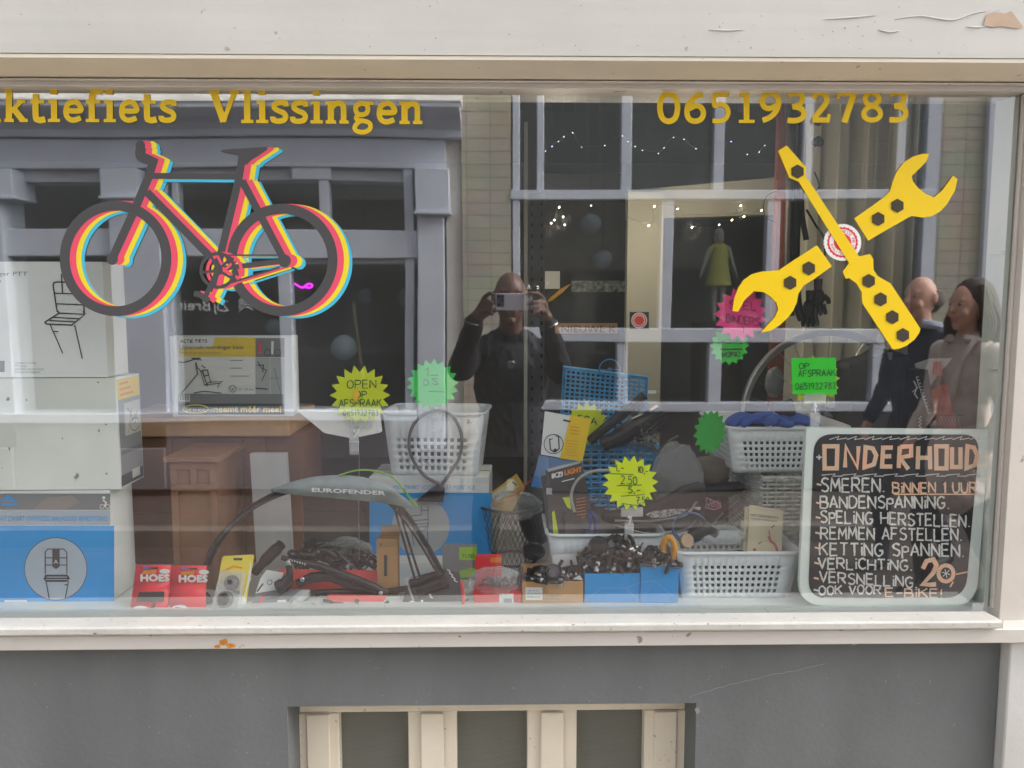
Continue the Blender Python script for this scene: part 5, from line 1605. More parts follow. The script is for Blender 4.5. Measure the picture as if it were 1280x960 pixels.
# ================================================================== STAR CARDS AND CLIPS
def star_card(label, u, v, r0, r1, y, mat, lines=(), n=18, ph=0.0, name='star_card', ex=(1, 0, 0), ez=(0, 0, 1), ink=None, mirror=False, group=None, extra=None, sy=1.0):
    p = W(u, v, y)
    F = Frame(p, ex, ez)
    t = thing(name, label, 'price card', p, group)
    m = MB()
    pts = []
    for i in range(2 * n):
        a = 6.2832 * i / (2 * n) + ph
        r = (r0 if i % 2 == 0 else r1) / ppm(y)
        q = F.P(r * math.cos(a), r * math.sin(a) * sy)
        pts.append(q)
    m.prism(pts, -F.n * .0006)
    m.build('card', mat, t, recalc=True)
    if lines:
        m = MB()
        for ln in lines:
            st, a, b, c, h = ln[:5]
            if st == '_':
                F.line(m, [(a, b), (c, h)], .9)
            else:
                F.hand(m, st, a, b, c, h, ln[6] if len(ln) > 6 else 1.1, 0, ln[5] if len(ln) > 5 else 0, .5, mirror)
        m.build('handwriting', ink or ink_green, t, recalc=False)
    return t, F
t, F = star_card('lime yellow star card reading OPEN OP AFSPRAAK with a phone number', 450, 494, 38, 29, .12, M('olive_yellow_card', C(206, 222, 6), .7), [('OPEN', 434, 485, 470, 10), ('OP', 445, 497, 458, 8), ('AFSPRAAK', 424, 509, 477, 9, -.03), ('0651932783', 429, 520, 473, 7, -.02, .9)])
m = MB(); F.poly(m, [(444, 488), (448, 486), (449, 492), (447, 500), (443, 502), (442, 495)], 0); m.build('correction', M('orange_marker', C(250, 190, 40), .6), t, recalc=False)
star_card('mint green star card priced 1,- clipped above the plastic basket', 541, 481, 33, 26, .31, neon_mint, [('1', 531, 470, 535, 10, 0, .8), ('_', 538, 469, 548, 469), ('D.', 530, 482, 538, 7, 0, .8), ('S', 540, 480, 547, 8, .3, .8), ('_', 536, 489, 556, 490)], ph=.1)
star_card('lime star card priced from 1,- to 10,- in front of the blue wicker basket', 788, 604, 36, 28, .10, neon_lime, [('1,-', 769, 589, 780, 8), ('10,-', 797, 590, 810, 8, .25), ('_', 764, 592, 792, 593), ('2.50', 776, 604, 796, 10, .08), ('_', 771, 607, 802, 606), ('5,-', 785, 616, 800, 8), ('_', 776, 620, 806, 618), ('7.50', 795, 629, 811, 8), ('_', 777, 629, 798, 632)], ph=.05)
star_card('bright pink star card with marker writing stuck behind the spanner sticker', 926, 393, 34, 26, .02, neon_pink, [('SPEL', 911, 385, 945, 10, .1, .9), ('BINDERS', 908, 403, 949, 10, .12, .9), ('1', 926, 417, 929, 9, 0, .9)], n=15, ph=.2, ink=ink_dark)
star_card('green star card facing into the shop beneath the pink star card', 912, 432, 25, 20, .03, M('mid_green_card', C(52, 190, 60), .7), [('OPEN', 903, 446, 925, 6, 0, 1.1), ('_', 900, 436, 928, 436), ('_', 900, 437, 928, 437), ('DINSDAG', 897, 429, 927, 5, 0, .8)], n=16, ink=ink_dark, mirror=True)
star_card('plain dark green star card turned partly sideways, hanging between the two plastic baskets', 888, 540, 30, 23, .16, dark_green, n=15, ex=(.85, .5, 0), ph=.3)
star_card('lime star card half hidden behind the yellow blister card and a black lock', 733, 530, 28, 22, .34, M('lime_card_dim', C(216, 232, 10), .7), [('5CA', 722, 526, 746, 8, .2, 1.2)], n=16, ink=ink_dark)
star_card('yellow star card behind the green square appointment card', 1018, 476, 33, 25, .045, M('lime_card_behind', C(214, 226, 20), .7), n=16, ph=.1)
p = W(1018, 470, .04); F = Frame(p)
t = thing('square_card', 'bright green square card reading OP AFSPRAAK with a phone number', 'price card', p)
m = MB()
q = [F.P(*F.px(a, b)) for a, b in ((989, 448), (1045, 447), (1046, 493), (991, 493))]
m.prism(q, (0, .0006, 0)); m.build('card', neon_green, t)
m = MB(); F.hand(m, 'OP', 999, 461, 1011, 7, 1.1); F.hand(m, 'AFSPRAAK', 998, 471, 1044, 8, 1.1, 0, -.03); F.hand(m, '0651932783', 994, 487, 1044, 8, 1, 0, -.02)
m.build('handwriting', ink_green, t, recalc=False)
def price_clip(label, u, v, y, vtop, vbot, lean=0, cloud=True):
    p = W(u, v, y)
    t = thing('price_clip', label, 'clip', p, 'clear plastic price card clips')
    k = 1 / ppm(y)
    m = MB()
    a, b = W(u, vbot, y), W(u + lean, vtop, y)
    m.box((a.x - 6 * k, y - .004, a.z), (a.x + 6 * k, y - .001, a.z + 22 * k)); m.box((a.x - 5 * k, y + .003, a.z + 3 * k), (a.x + 5 * k, y + .006, a.z + 26 * k))
    m.tube([(a.x - 6 * k, y + .001, a.z + 15 * k), (a.x + 6 * k, y + .001, a.z + 15 * k)], .004, 8)
    m.build('jaw', clear_plastic, t, bevel=.001)
    m = MB(); m.tube([V((a.x, y, a.z + 22 * k)), b - V((0, 0, 6 * k))], .0022, 6); m.ell(V((a.x, y, a.z + 30 * k)), .004)
    m.build('stem', M('clip_white', C(226, 228, 226), .4), t)
    m = MB()
    m.box((b.x - 14 * k, y - .003, b.z - 8 * k), (b.x + 14 * k, y - .0015, b.z + 4 * k)); m.box((b.x - 14 * k, y + .0025, b.z - 8 * k), (b.x + 14 * k, y + .004, b.z + 4 * k))
    m.build('holder', clear_plastic, t, bevel=.001)
price_clip('clear plastic clip holding the lime yellow OPEN card', 443, 550, .122, 527, 568, 8)
price_clip('clear plastic clip holding the mint green star card', 546, 530, .312, 508, 540, 0)
price_clip('clear plastic clip holding the lime price star on the basket rim', 786, 655, .105, 638, 675, 4)
price_clip('clear plastic clip holding the green square card on the chalkboard', 1018, 515, .042, 496, 537, 0)
m = MB(); a = W(449, 566, .123); m.tube([a, W(448.5, 620, .123), W(449, 700, .123)], .001, 5)
tag(m.build('wire_stem', steel, loc=a), 'thin wire hanging below the clip of the lime yellow OPEN card', 'wire')
m = MB(); m.prism([W(371, 513, .126), W(470, 510, .126), W(474, 541, .126), W(440, 548, .126), (W(405, 541, .126))], (0, .05, -.004))
tag(m.build('paper_tray', paper_white, loc=W(400, 540, .13)), 'white folded paper tray left of the plastic basket, behind the lime yellow card', 'tray')
m = MB(); a = W(360, 548, .52); b = W(640, 556, .64); m.box((a.x, .36, a.z - .03), (b.x, .70, a.z - .018))
# ================================================================== CHALKBOARD
bot, top = W(1110, 757, .018), W(1120, 536, .032)
up = (top - bot); up.x = 0; up.normalize()
t = thing('chalkboard', 'chalkboard with rounded white frame listing bicycle maintenance jobs in chalk', 'chalkboard', bot)
F = Frame(bot, (1, .0, 0), up)
def rounded(c, r, n=7):
    out = []
    N = len(c)
    for i in range(N):
        p, a, b = V((*c[i], 0)), V((*c[i - 1], 0)), V((*c[(i + 1) % N], 0))
        ri = r[i]
        if ri == 0:
            out.append((p.x, p.y)); continue
        s_, e_ = p + (a - p).normalized() * ri, p + (b - p).normalized() * ri
        for k in range(n + 1):
            q = k / n
            w = s_ * (1 - q) ** 2 + p * 2 * q * (1 - q) + e_ * q * q
            out.append((w.x, w.y))
    return out
def dark(x, y):
    return (980 + x * .2812, 520 + y * .2812)
m = MB()
out = [F.P(*F.px(*q)) for q in rounded([(1008, 535), (1237, 537), (1220, 758), (998, 757)], [1, 1, 32, 32])]
m.prism(out, F.n * -.012)
m.build('frame', M('board_frame', C(236, 246, 240), .45, var=.03), t, bevel=.002)
m = MB()
F.poly(m, rounded([dark(134, 80), dark(870, 82), dark(806, 808), dark(106, 810)], [24, 22, 26, 24]), 0, lift=.0008)
m.build('slate', M('slate_black', C(40, 40, 44), .6, var=.2, scale=12, spec=.25), t, recalc=False)
chalk = M('chalk_white', C(226, 226, 220), .9, var=.2, scale=90)
peach = M('chalk_peach', C(248, 186, 150), .85, var=.22, scale=30, dark=C(226, 200, 170))
m = MB(); F.k = 20
BL = lambda pts, w, mi=0, **k: F.line(m, [dark(*p) for p in pts], w, mi, **k)
def block(ch, x0, x1, y0, y1, tilt=0):
    H, Wd = y1 - y0, x1 - x0
    shp = {'O': [[(0, 0), (1, 0), (.95, 1), (0.02, 1), (0, 0), (.3, 0)]], 'N': [[(0, 1), (.06, 0), (.9, 1), (1, 0)]], 'D': [[(0, 1), (.1, 0), (.7, .06), (1, .4), (.8, .85), (0, 1), (.05, .4)]],
           'E': [[(1, 0), (.1, 0), (0, 1), (.95, 1)], [(.05, .48), (.85, .45)]], 'R': [[(0, .95), (.08, 0)], [(.08, .03), (.95, 0), (.95, .4), (.1, .5), (.75, 1)]],
           'H': [[(.05, 0), (0, 1)], [(.95, 0), (1, 1)], [(.05, .5), (1, .5)]], 'U': [[(.02, 0), (0, 1), (1, 1), (1, 0)]]}[ch]
    for pl in shp:
        BL([(x0 + a * Wd, y0 + b_ * H + tilt * (x0 + a * Wd)) for a, b_ in pl], 5.6, 1)
for ch, x0, x1, y0, y1 in (('O', 178, 236, 134, 232), ('N', 270, 330, 134, 228), ('D', 356, 408, 138, 228), ('E', 434, 482, 140, 224), ('R', 508, 566, 134, 236), ('H', 592, 648, 134, 236), ('O', 674, 722, 134, 232), ('U', 744, 782, 138, 226), ('D', 808, 856, 134, 232)):
    block(ch, x0, x1, y0, y1)
hw = lambda st, x0, yb, x1, h, w=1.5, mi=0, tilt=0: F.hand(m, st, *dark(x0, yb), dark(x1, yb)[0], h * .2812, w * 1.15, mi, tilt, .6)
hw('+', 142, 206, 166, 46, 1.6)
for x in range(200, 830, 78):
    BL([(x, 104), (x + 42, 90), (x + 34, 104), (x + 78, 97)], 1.2)
for x in range(165, 840, 92):
    BL([(x, 262), (x + 60, 256), (x + 50, 266), (x + 92, 266)], 1.2)
hw('SMEREN.', 162, 336, 440, 60, 2.0); hw('BiNNEN 1 UUR', 480, 340, 850, 46, 1.9, 1)
BL([(485, 346), (850, 346)], 1.6, 1)
hw('BANDENSpANNiNG.', 158, 408, 726, 52, 2.0); hw('SpELiNG HERSTELLEN.', 158, 470, 815, 52, 1.9, 0, .03); hw('REMMEN AFSTELLEN.', 158, 544, 778, 52, 1.9, 0, .01)
hw('KETTiNG SpANNEN.', 152, 614, 786, 54, 2.0, 0, .01); hw('VERLiCHTiNG.', 145, 672, 556, 46, 1.9, 0, .02); hw('VERSNELLiNG.', 150, 730, 578, 46, 1.9, 0, .06)
hw('OOK VOOR', 146, 786, 418, 38, 1.8, 0, -.01); hw('E-BiKE!', 440, 796, 686, 38, 1.8, 1, .02)
BL([(165, 800), (420, 803), (660, 800)], 1.3)
BL([(604, 672), (620, 638), (650, 630), (664, 656), (650, 690), (604, 740), (640, 742), (662, 740)], 6.0, 1)
F.ring(m, *dark(706, 692), 9.3, 5.2, 1, 26, rv=10); 
for k in range(3):
    a = k * 1.047 + .3
    BL([(706 - 20 * math.cos(a), 692 - 20 * math.sin(a)), (706 + 20 * math.cos(a), 692 + 20 * math.sin(a))], 1)
BL([(738, 728), (724, 752)], 2, 1); BL([(750, 696), (808, 684)], 1.8, 1)
for y, mi in ((300, 1), (382, 1), (446, 1), (514, 1), (580, 1), (647, 1), (714, 1), (766, 0)):
    BL([(135 - (y - 300) * .03, y - 3), (156 - (y - 300) * .03, y + 2)], 2.4, mi)
m.build('chalk_writing', [chalk, peach], t, recalc=False)

# ================================================================== MUDGUARDS
YF = .10
def along(pts, y, n=6):
    return [p for p in catmull([W(u, v, y) for u, v in pts], n)]
t = thing('mudguard', 'long black bicycle mudguard arch wrapped in a printed clear and grey sleeve', 'mudguard', W(400, 745, YF))
arc = along([(252, 708), (262, 684), (279, 660), (302, 638), (330, 620), (365, 606), (410, 598), (450, 600), (480, 612), (505, 635), (527, 665), (545, 695), (556, 716)], YF)
m = MB()
N = len(arc)
vs, fs = [], []
for i, p in enumerate(arc):
    d = (arc[min(i + 1, N - 1)] - arc[max(i - 1, 0)]).normalized()
    nr = V((d.z, 0, -d.x))
    if nr.z < 0 and i < N * .5: nr = -nr
    if i >= N * .5 and nr.x < 0 and abs(nr.x) > abs(nr.z): nr = -nr
    if i >= N * .5 and nr.z < 0 and abs(nr.z) >= abs(nr.x): nr = -nr
    wd = .026 * (1 if 3 < i < N - 4 else .7)
    for k in range(9):
        a = math.pi * (k / 8)
        vs.append(p + V((0, -wd * math.cos(a), 0)) + nr * (.012 * math.sin(a) - .014))
for i in range(N - 1):
    for k in range(8):
        fs.append([i * 9 + k, i * 9 + k + 1, (i + 1) * 9 + k + 1, (i + 1) * 9 + k])
m.add(vs, fs)
m.build('blade', black_plastic, t, solid=.002, recalc=False)
for pts in ([(491, 628), (503, 670), (519, 725)], [(496, 626), (508, 668), (525, 722)]):
    m = MB(); m.tube(along(pts, YF - .03), .0028, 8); m.build('stay', black_plastic, t)
m = MB()
sl_t = [(338, 612), (372, 600), (410, 594), (452, 596), (486, 607), (520, 634)]
sl_b = [(340, 615), (372, 619), (410, 622), (452, 626), (486, 630), (520, 636)]
at, ab = along(sl_t, YF - .034), along(sl_b, YF - .036)
n = len(at)
m.add(at + ab, [[i, i + 1, n + i + 1, n + i] for i in range(n - 1)])
slv = m.build('sleeve', M('sleeve_grey', C(150, 160, 160), .25, var=.55, scale=9, dark=C(80, 86, 86)), t, solid=.001)
m = MB(); F = Frame((0, YF - .038, 0))
F.text(m, 'EUROFENDER', 390, 614.5, 481, 5, 0, .045, None, .3); F.text(m, 'EUROFENDER', 391, 614.5, 482, 5, 0, .045, .0012)
m.build('print', ink_white, slv, recalc=False)
m = MB(); m.tube(along([(424, 594), (446, 588), (470, 589), (492, 598), (512, 622), (522, 634)], YF - .036), .0022, 6)
m.build('edge_band', M('lime_band', C(120, 170, 60), .5), slv)
# cable lock loop hanging
YL = .31
t = thing('cable_loop', 'dark cable loop hanging below the mint green star card', 'cable', W(545, 560, YL))
m = MB(); m.tube(along([(549, 605), (530, 594), (514, 570), (512, 545), (522, 524), (546, 513), (566, 521), (577, 545), (574, 572), (562, 592), (552, 606)], YL), .0042, 8)
m.build('cable', M('cable_grey', C(84, 84, 84), .4), t)
m = MB(); m.prism([W(u, v, YL - .01) for u, v in ((520, 627), (538, 612), (548, 606), (556, 612), (554, 628))], (0, .02, 0)); m.build('head', black_plastic, t, bevel=.003)
# ================================================================== FRONT ROW, LEFT TO RIGHT
def hoes(label, u0, u1, vt, vb, sk):
    y = .035
    t = thing('saddle_cover_pack', label, 'pack', W((u0 + u1) / 2, vb, y), 'red saddle cover packs')
    m = MB()
    prof = [(0, y + .035, vb), (1, y + .010, vb - 2), (2, y, vb - 10), (3, y + .004, vb - 26), (4, y + .016, vb - 36), (5, y + .020, vb - 38), (6, y + .022, vt)]
    L = []
    for k, yy, v in prof:
        f = (vb - v) / (vb - vt)
        L.append((W(u0 + sk * f, v, yy), W(u1 + sk * f * .6, v, yy)))
    n = len(L)
    vs = [p for ab_ in L for p in ab_]
    m.add(vs, [[2 * i, 2 * i + 1, 2 * i + 3, 2 * i + 2] for i in range(n - 1)])
    m.build('card', M('hoes_red', C(232, 50, 62), .4, var=.06), t, solid=.001)
    m = MB(); c = W((u0 + u1) / 2 + 6, vb - 17, y + .03)
    m.ell(c, (.046, .024, .030)); m.build('cover', M('dark_fabric', C(52, 44, 52), .8, var=.3, scale=40, bump=.5, bscale=80), t)
    F = Frame((0, y - .0012, 0)); F2 = Frame((0, y + .0185, 0))
    m = MB(); w_ = u1 - u0
    F2.k = 5
    for k in range(3):
        F2.text(m, 'HOES', u0 + 13 + sk * .2, vt + 20, u0 + 48 + sk * .2, 8.5, 0, 0, .0015 + .0002 * k, .7)
    F2.text(m, 'HOES', u0 + 13.4 + sk * .2, vt + 20.4, u0 + 47.2 + sk * .2, 8.2, 0, 0, .0022)
    F2.poly(m, [(u0 + 14 + sk * .2, vt + 12), (u0 + 16 + sk * .2, vt + 7), (u0 + 33 + sk * .2, vt + 6), (u0 + 31 + sk * .2, vt + 11)], 1); F2.rect(m, u0 + 17, vt + 2, u0 + 24, vt + 5, 3)
    F2.disc(m, u0 + 44, vt + 8, 6.5, 0, 20, 3); F2.line(m, [(u0 + 26, vt + 4), (u0 + 36, vt + 4)], 2.4, 2)
    F.disc(m, u0 + 14, vb - 9, 9.5, 0, 22, 4); F.line(m, [(u0 + 8, vb - 10), (u0 + 20, vb - 9)], .7, 2)
    F.line(m, [(u0 + 27, vb - 8), (u0 + 36, vb - 8)], 1.6, 0)
    if sk > 2:
        F.poly(m, [(u0 + 8, vb - 18), (u0 + 12, vb - 30), (u0 + 44, vb - 31), (u0 + 43, vb - 18)], 2); F.poly(m, [(u0 + 22, vb - 6), (u0 + 30, vb - 16), (u0 + 33, vb - 16), (u0 + 31, vb - 8)], 2)
    m.build('print', [ink_white, ink_orange, ink_dark, ink_blue], t, recalc=False)
hoes('red saddle cover pack showing a dark fabric patch, next to the blue carton', 162, 209, 706, 770, 8)
hoes('red saddle cover pack without a fabric patch, next to the bell blister card', 211, 257, 707, 769, 2)
def bell(t, c, r):
    m = MB(); m.lathe([(.001, -.002), (r, 0), (r, .004), (r * .92, r * .45), (r * .6, r * .75), (.003, r * .85), (.003, r * .95), (.0005, r)], c, (.1, -1, .35), 24)
    m.build('bell_dome', black_gloss, t)
    m = MB(); m.tube([V(c) + V((0, .004, -r * .6)), V(c) + V((.006, -.002, -r * 1.15)), V(c) + V((.022, -.004, -r * 1.3))], .003, 6); m.build('lever', dark_steel, t)
YB2 = .045
t = thing('bell_blister', 'yellow blister card holding two black bicycle bells', 'blister pack', W(292, 768, YB2))
F = Frame(W(292, 768, YB2), (1, 0, 0), V((0, .45, 1)))
m = MB()
q = [F.P(*F.px(a, b)) for a, b in rounded([(265, 768), (305, 769), (318, 693), (278, 695)], [3, 3, 3, 3], 3)]
m.prism(q, F.n * -.0008); m.build('card', M('blister_yellow', C(236, 214, 60), .5), t)
m = MB(); F.poly(m, [(265, 768), (305, 769), (308, 750), (290, 735), (272, 728)], 0); F.line(m, [(292, 699), (303, 699)], 3, 2)
for k in range(5):
    F.line(m, [(296 + 2 * k, 768 - 2 * k), (314, 722 - 5 * k)], 1, 0)
F.line(m, [(281, 713), (292, 708), (303, 710)], 2.2, 1)
m.build('print', [ink_white, ink_orange, ink_dark], t, recalc=False)
bell(t, F.P(*F.px(292, 729), .012), .017); bell(t, F.P(*F.px(284, 750), .014), .019)
m = MB(); q = [F.P(*F.px(a, b), .004) for a, b in ((268, 766), (300, 767), (308, 715), (280, 714))]
m.prism(q, F.n * .022); m.build('blister', clear_plastic, t, bevel=.006)
# grey tool card
YT = .05
t = thing('tool_card', 'grey blister card with hex keys and a tyre lever lying slanted', 'blister pack', W(350, 765, YT))
F = Frame(W(350, 765, YT), (1, .1, 0), V((0, .7, 1)))
m = MB(); m.prism([F.P(*F.px(a, b)) for a, b in ((311, 766), (362, 768), (388, 748), (386, 738), (360, 737), (352, 716), (330, 711), (323, 722))], F.n * -.001); m.build('card', M('tool_card_grey', C(120, 126, 126), .4, var=.1), t)
m = MB(); F.poly(m, [(323, 722), (330, 711), (352, 716), (350, 722), (345, 737), (318, 740)], 0)
F.line(m, [(322, 757), (329, 742)], 3.2, 1); F.rect(m, 346, 750, 357, 763, 0); F.rect(m, 327, 755, 345, 764, 3)
F.ring(m, 335, 727, 3, .8, 2); F.line(m, [(320, 738), (327, 728)], 2, 2)
for k in range(3):
    F.line(m, [(335 + 4 * k, 748), (342 + 4 * k, 745)], 1, 2)
m.build('print', [paper_white, card_red, ink_dark, card_grey], t, recalc=False)
for k in range(5):
    m = MB(); a = F.P(*F.px(357 + 4.5 * k, 762 - 1.5 * k), .005); b = F.P(*F.px(366 + 4 * k, 748 - 1.5 * k), .005); c = F.P(*F.px(374 + 3 * k, 741), .005)
    m.tube([a, b, c], .0022, 6); m.build('hex_key', steel, t)
m = MB(); F.poly(m, [(355, 766), (362, 767), (386, 748), (385, 741), (376, 740)], 0, lift=.009); m.build('blister', clear_plastic, t, solid=.002)
# red backed pump cards with pumps
def slat_card(label, pts, y, mat, name='backing_card', lean=.6):
    u, v = pts[0]
    o_ = W(u, max(p[1] for p in pts), y)
    F = Frame(o_, (1, 0, 0), V((0, lean, 1)))
    m = MB(); m.prism([F.P(*F.px(*p)) for p in pts], F.n * -.001)
    return tag(m.build(name, mat, loc=o_), label, 'card'), F
slat_card('red backing card under the black saddle bag bracket in the heap', [(342, 718), (350, 711), (482, 713), (488, 724), (480, 736), (420, 738), (350, 737)], .10, M('card_salmon', C(226, 70, 62), .5, var=.08))
slat_card('red backing card of the small black pump in the front of the heap', [(406, 747), (412, 743), (484, 744), (478, 754), (420, 753)], .06, M('card_salmon2', C(226, 66, 58), .5, var=.08))
slat_card('white card lying flat under the small black pump', [(350, 764), (350, 752), (500, 745), (502, 763)], .045, card_white, lean=2.5)
def stick(name, label, cat, pts, radii, y, mat, extra=None, n=10, group=None, tips=None):
    P = along(pts, y, 3)
    t = thing(name, label, cat, P[0], group)
    m = MB()
    rr = [radii[min(len(radii) - 1, int(i / max(1, len(P) - 1) * len(radii)))] for i in range(len(P))]
    m.tube(P, rr, n); m.build('body', mat, t)
    if tips:
        for (u, v, r, mt) in tips:
            m = MB(); m.ell(W(u, v, y - .004), (r, r * .8, r)); m.build('knob', mt, t)
    return t
t = stick('saddle_strut', 'long black adjustable strut with a knurled end lying across the heap', 'strut', [(352, 697), (372, 702), (400, 708), (440, 722), (470, 734), (484, 742)], [.006, .0075, .009, .009, .009, .007], .075, black_plastic, tips=[(476, 741, .006, steel), (361, 706, .007, steel)])
m = MB()
for k in range(7):
    m.ell(W(362 + 3.2 * k, 700 + .9 * k, .068), (.002, .002, .003))
m.build('stud', steel, t)
stick('mini_pump', 'small black frame pump lying in front of a red card', 'pump', [(404, 750), (425, 756), (452, 758), (476, 757), (486, 753)], [.003, .006, .0055, .006, .005], .055, black_plastic, tips=[(446, 751, .005, black_plastic)])
stick('clamp_bracket', 'black clamp bracket with a chrome bolt and wide rubber foot in the heap', 'bracket', [(348, 735), (358, 728), (362, 716), (360, 706)], [.017, .014, .009, .007], .07, black_plastic, tips=[(360, 703, .006, steel), (378, 724, .006, steel)])
stick('shock_strut', 'thick black pivot arm with round bolts in the middle of the heap', 'strut', [(372, 730), (390, 722), (415, 722), (440, 732), (470, 738)], [.010, .013, .011, .010, .007], .085, black_rubber, tips=[(397, 721, .005, steel), (441, 730, .003, steel)])
stick('frame_pump', 'flat black pump tube lying along the back of the heap', 'pump', [(392, 741), (430, 740), (470, 741), (510, 735)], [.008, .009, .009, .007], .095, black_plastic)
stick('saddle_rail', 'brown black grip bundle behind the grey tool card', 'grip', [(318, 716), (332, 700), (346, 686), (352, 680)], [.010, .014, .014, .012], .12, M('dark_brown_rubber', C(58, 48, 46), .6, var=.3, scale=40), tips=[(337, 690, .006, steel)])
heap_m = MB(); 
# reflector / lever parts in the dark background of the heap
rnd = random.Random(11)
def lever_part(label, u, v, y, group, name='brake_lever'):
    c = W(u, v, y)
    t = thing(name, label, 'brake lever', c, group)
    m = MB(); m.tube(catmull([c + V(p) for p in ((-.026, 0, .004), (-.006, -.004, .010), (.014, -.004, .006), (.030, -.002, -.008))], 4), [.0085, .009, .0095, .0095, .0095, .009, .008, .007, .007, .006, .006, .005, .005], 10); m.build('body', black_plastic, t)
    m = MB(); m.tube(catmull([c + V(p) for p in ((-.022, -.006, -.004), (.0, -.012, -.010), (.022, -.012, -.016), (.042, -.010, -.014))], 4), [.005] * 6 + [.004] * 6 + [.005], 8, flat=.6); m.build('blade', black_gloss, t)
    m = MB(); m.tube([c + V((-.026 + .012 * math.cos(q), 0.004 + .012 * math.sin(q), .002)) for q in [i * .5236 for i in range(12)]], .0042, 8, closed=True); m.build('clamp', dark_steel, t)
    m = MB(); m.ell(c + V((-.010, -.012, .010)), .0035); m.build('bolt', steel, t)
    return t
gl_ = 'black brake levers heaped around the strut'
L0 = lever_part('black brake lever among the heaped levers behind the long black strut', 405, 693, .15, gl_)
for (u, v, y, rz, ry) in ((424, 690, .18, 40, 30), (388, 684, .19, -60, 10), (445, 698, .17, 120, -30), (462, 700, .2, 70, 20), (432, 704, .14, 200, 60)):
    dup(L0, W(u, v, y), (R(ry), R(rz * .3), R(rz)), None, gl_)
rn_ = random.Random(77)
for k in range(12):
    dup(L0, W(rn_.uniform(372, 466), rn_.uniform(680, 706), rn_.uniform(.16, .28)), (rn_.uniform(-.6, .6), rn_.uniform(-.5, .5), rn_.uniform(0, 6.28)), None, gl_)
for k, (pts, r) in enumerate((([(420, 688), (446, 712), (462, 726)], .0016), ([(450, 685), (480, 706), (478, 712)], .0014), ([(425, 690), (428, 710), (432, 700), (437, 691)], .0013), ([(470, 712), (474, 700), (466, 692), (458, 700)], .0014))):
    m = MB(); m.tube(along(pts, .13 + .01 * k, 5), r, 5)
    tag(m.build('brake_cable', steel, loc=W(*pts[0], .13)), ('thin steel cable running slanted through the dark heap', 'thin steel cable arching over the right end of the heap', 'thin steel cable bent in a zigzag over the levers', 'thin steel cable curled beside the brown box')[k], 'cable')
# brown box standing
t, bd_, F = carton('parts_box', 'narrow brown cardboard box standing upright with an open flap', 'box', 471, 497, 674, .10, .035, card_brown, vm=700, lid=False)
x0, x1 = X(476, 665, .128), X(500, 665, .128)
m = MB(); z1 = F.z1; m.box((x0, .132, z1 - .002), (x1, .134, Z(488, 657, .13))); m.build('flap', card_brown, t)
m = MB(); F.text(m, 'Y', 474, 684, 478, 5, 0); F.rect(m, 480, 694, 484, 720, 1); m.build('print', [ink_dark, dark_steel], t, recalc=False)
# black pedals blister
def blister(label, pts, y, lean, mat, name='chain_pack'):
    o_ = W(pts[0][0], max(p[1] for p in pts), y)
    t = thing(name, label, 'blister pack', o_)
    F = Frame(o_, (1, 0, 0), V((0, lean, 1)))
    m = MB(); m.prism([F.P(*F.px(*p)) for p in pts], F.n * -.0012); m.build('card', mat, t)
    return t, F
t, F = blister('black chain pack with silver zigzag edges lying at the front', [(500, 764), (507, 740), (512, 722), (556, 711), (573, 716), (584, 758), (540, 762)], .045, .8, M('pack_black', C(44, 44, 46), .35, var=.15))
m = MB()
for pts in ([(508, 724), (530, 720), (556, 713)], [(560, 712), (572, 730)], [(509, 726), (512, 738), (516, 748), (517, 760)], [(533, 733), (538, 745), (540, 748)]):
    q = []
    for i in range(len(pts) - 1):
        for k in range(8):
            f = k / 8
            q.append((pts[i][0] + (pts[i + 1][0] - pts[i][0]) * f + (1.3 if k % 2 else -1.3), pts[i][1] + (pts[i + 1][1] - pts[i][1]) * f))
    F.line(m, q, .9, 0)
F.hand(m, 'PO', 513, 760, 519, 8, 1.2, 0); F.rect(m, 526, 750, 529, 757, 0)
m.build('print', [ink_white], t, recalc=False)
m = MB(); m.tube([F.P(*F.px(520, 742), .008), F.P(*F.px(560, 728), .008)], .013, 12, flat=.7); m.build('grip', black_plastic, t)
m = MB(); m.tube([F.P(*F.px(512, 732), .006), F.P(*F.px(550, 718), .006)], .009, 12, flat=.7); m.build('grip', black_plastic, t)
t, F = blister('plain black pack lying under the black chain pack', [(515, 764), (560, 755), (585, 748), (586, 763)], .035, 2.0, black_plastic, 'flat_pack')
# red tag tool
t = stick('red_tyre_lever', 'thin red tyre lever standing at the right of the black chain pack', 'tyre lever', [(579, 762), (579, 745), (577, 727)], [.0035, .0035, .0035], .045, card_red)
# red box with bag of chain
t, bd_, F = carton('red_parts_box', 'small red box with a white barcode label under a bag of chain', 'box', 592, 652, 739, .05, .05, card_red, vm=750, lid=False)
zr = F.z1
m = MB(); F.rect(m, 624, 742, 642, 756, 0)
for k in range(8):
    F.line(m, [(630 + 1.3 * k, 748), (630 + 1.3 * k, 753)], .7, 1)
m.build('label', [paper_white, ink_dark], t, recalc=False)
t = thing('chain_bag', 'clear bag of grey chain links lying on the red box', 'bag', W(622, 735, .07))
m = MB(); rnd = random.Random(4)
for k in range(60):
    c = W(rnd.gauss(624, 11), rnd.uniform(722, 737), .065 + rnd.uniform(0, .025))
    a = V((rnd.uniform(-1, 1), rnd.uniform(-.5, .5), rnd.uniform(-.6, .6))).normalized()
    m.tube([c - a * .007, c - a * .003, c + a * .003, c + a * .007], [.0035, .002, .002, .0035], 7, flat=.5)
m.build('chain', M('chain_steel', C(130, 136, 138), .35, 1.0), t)
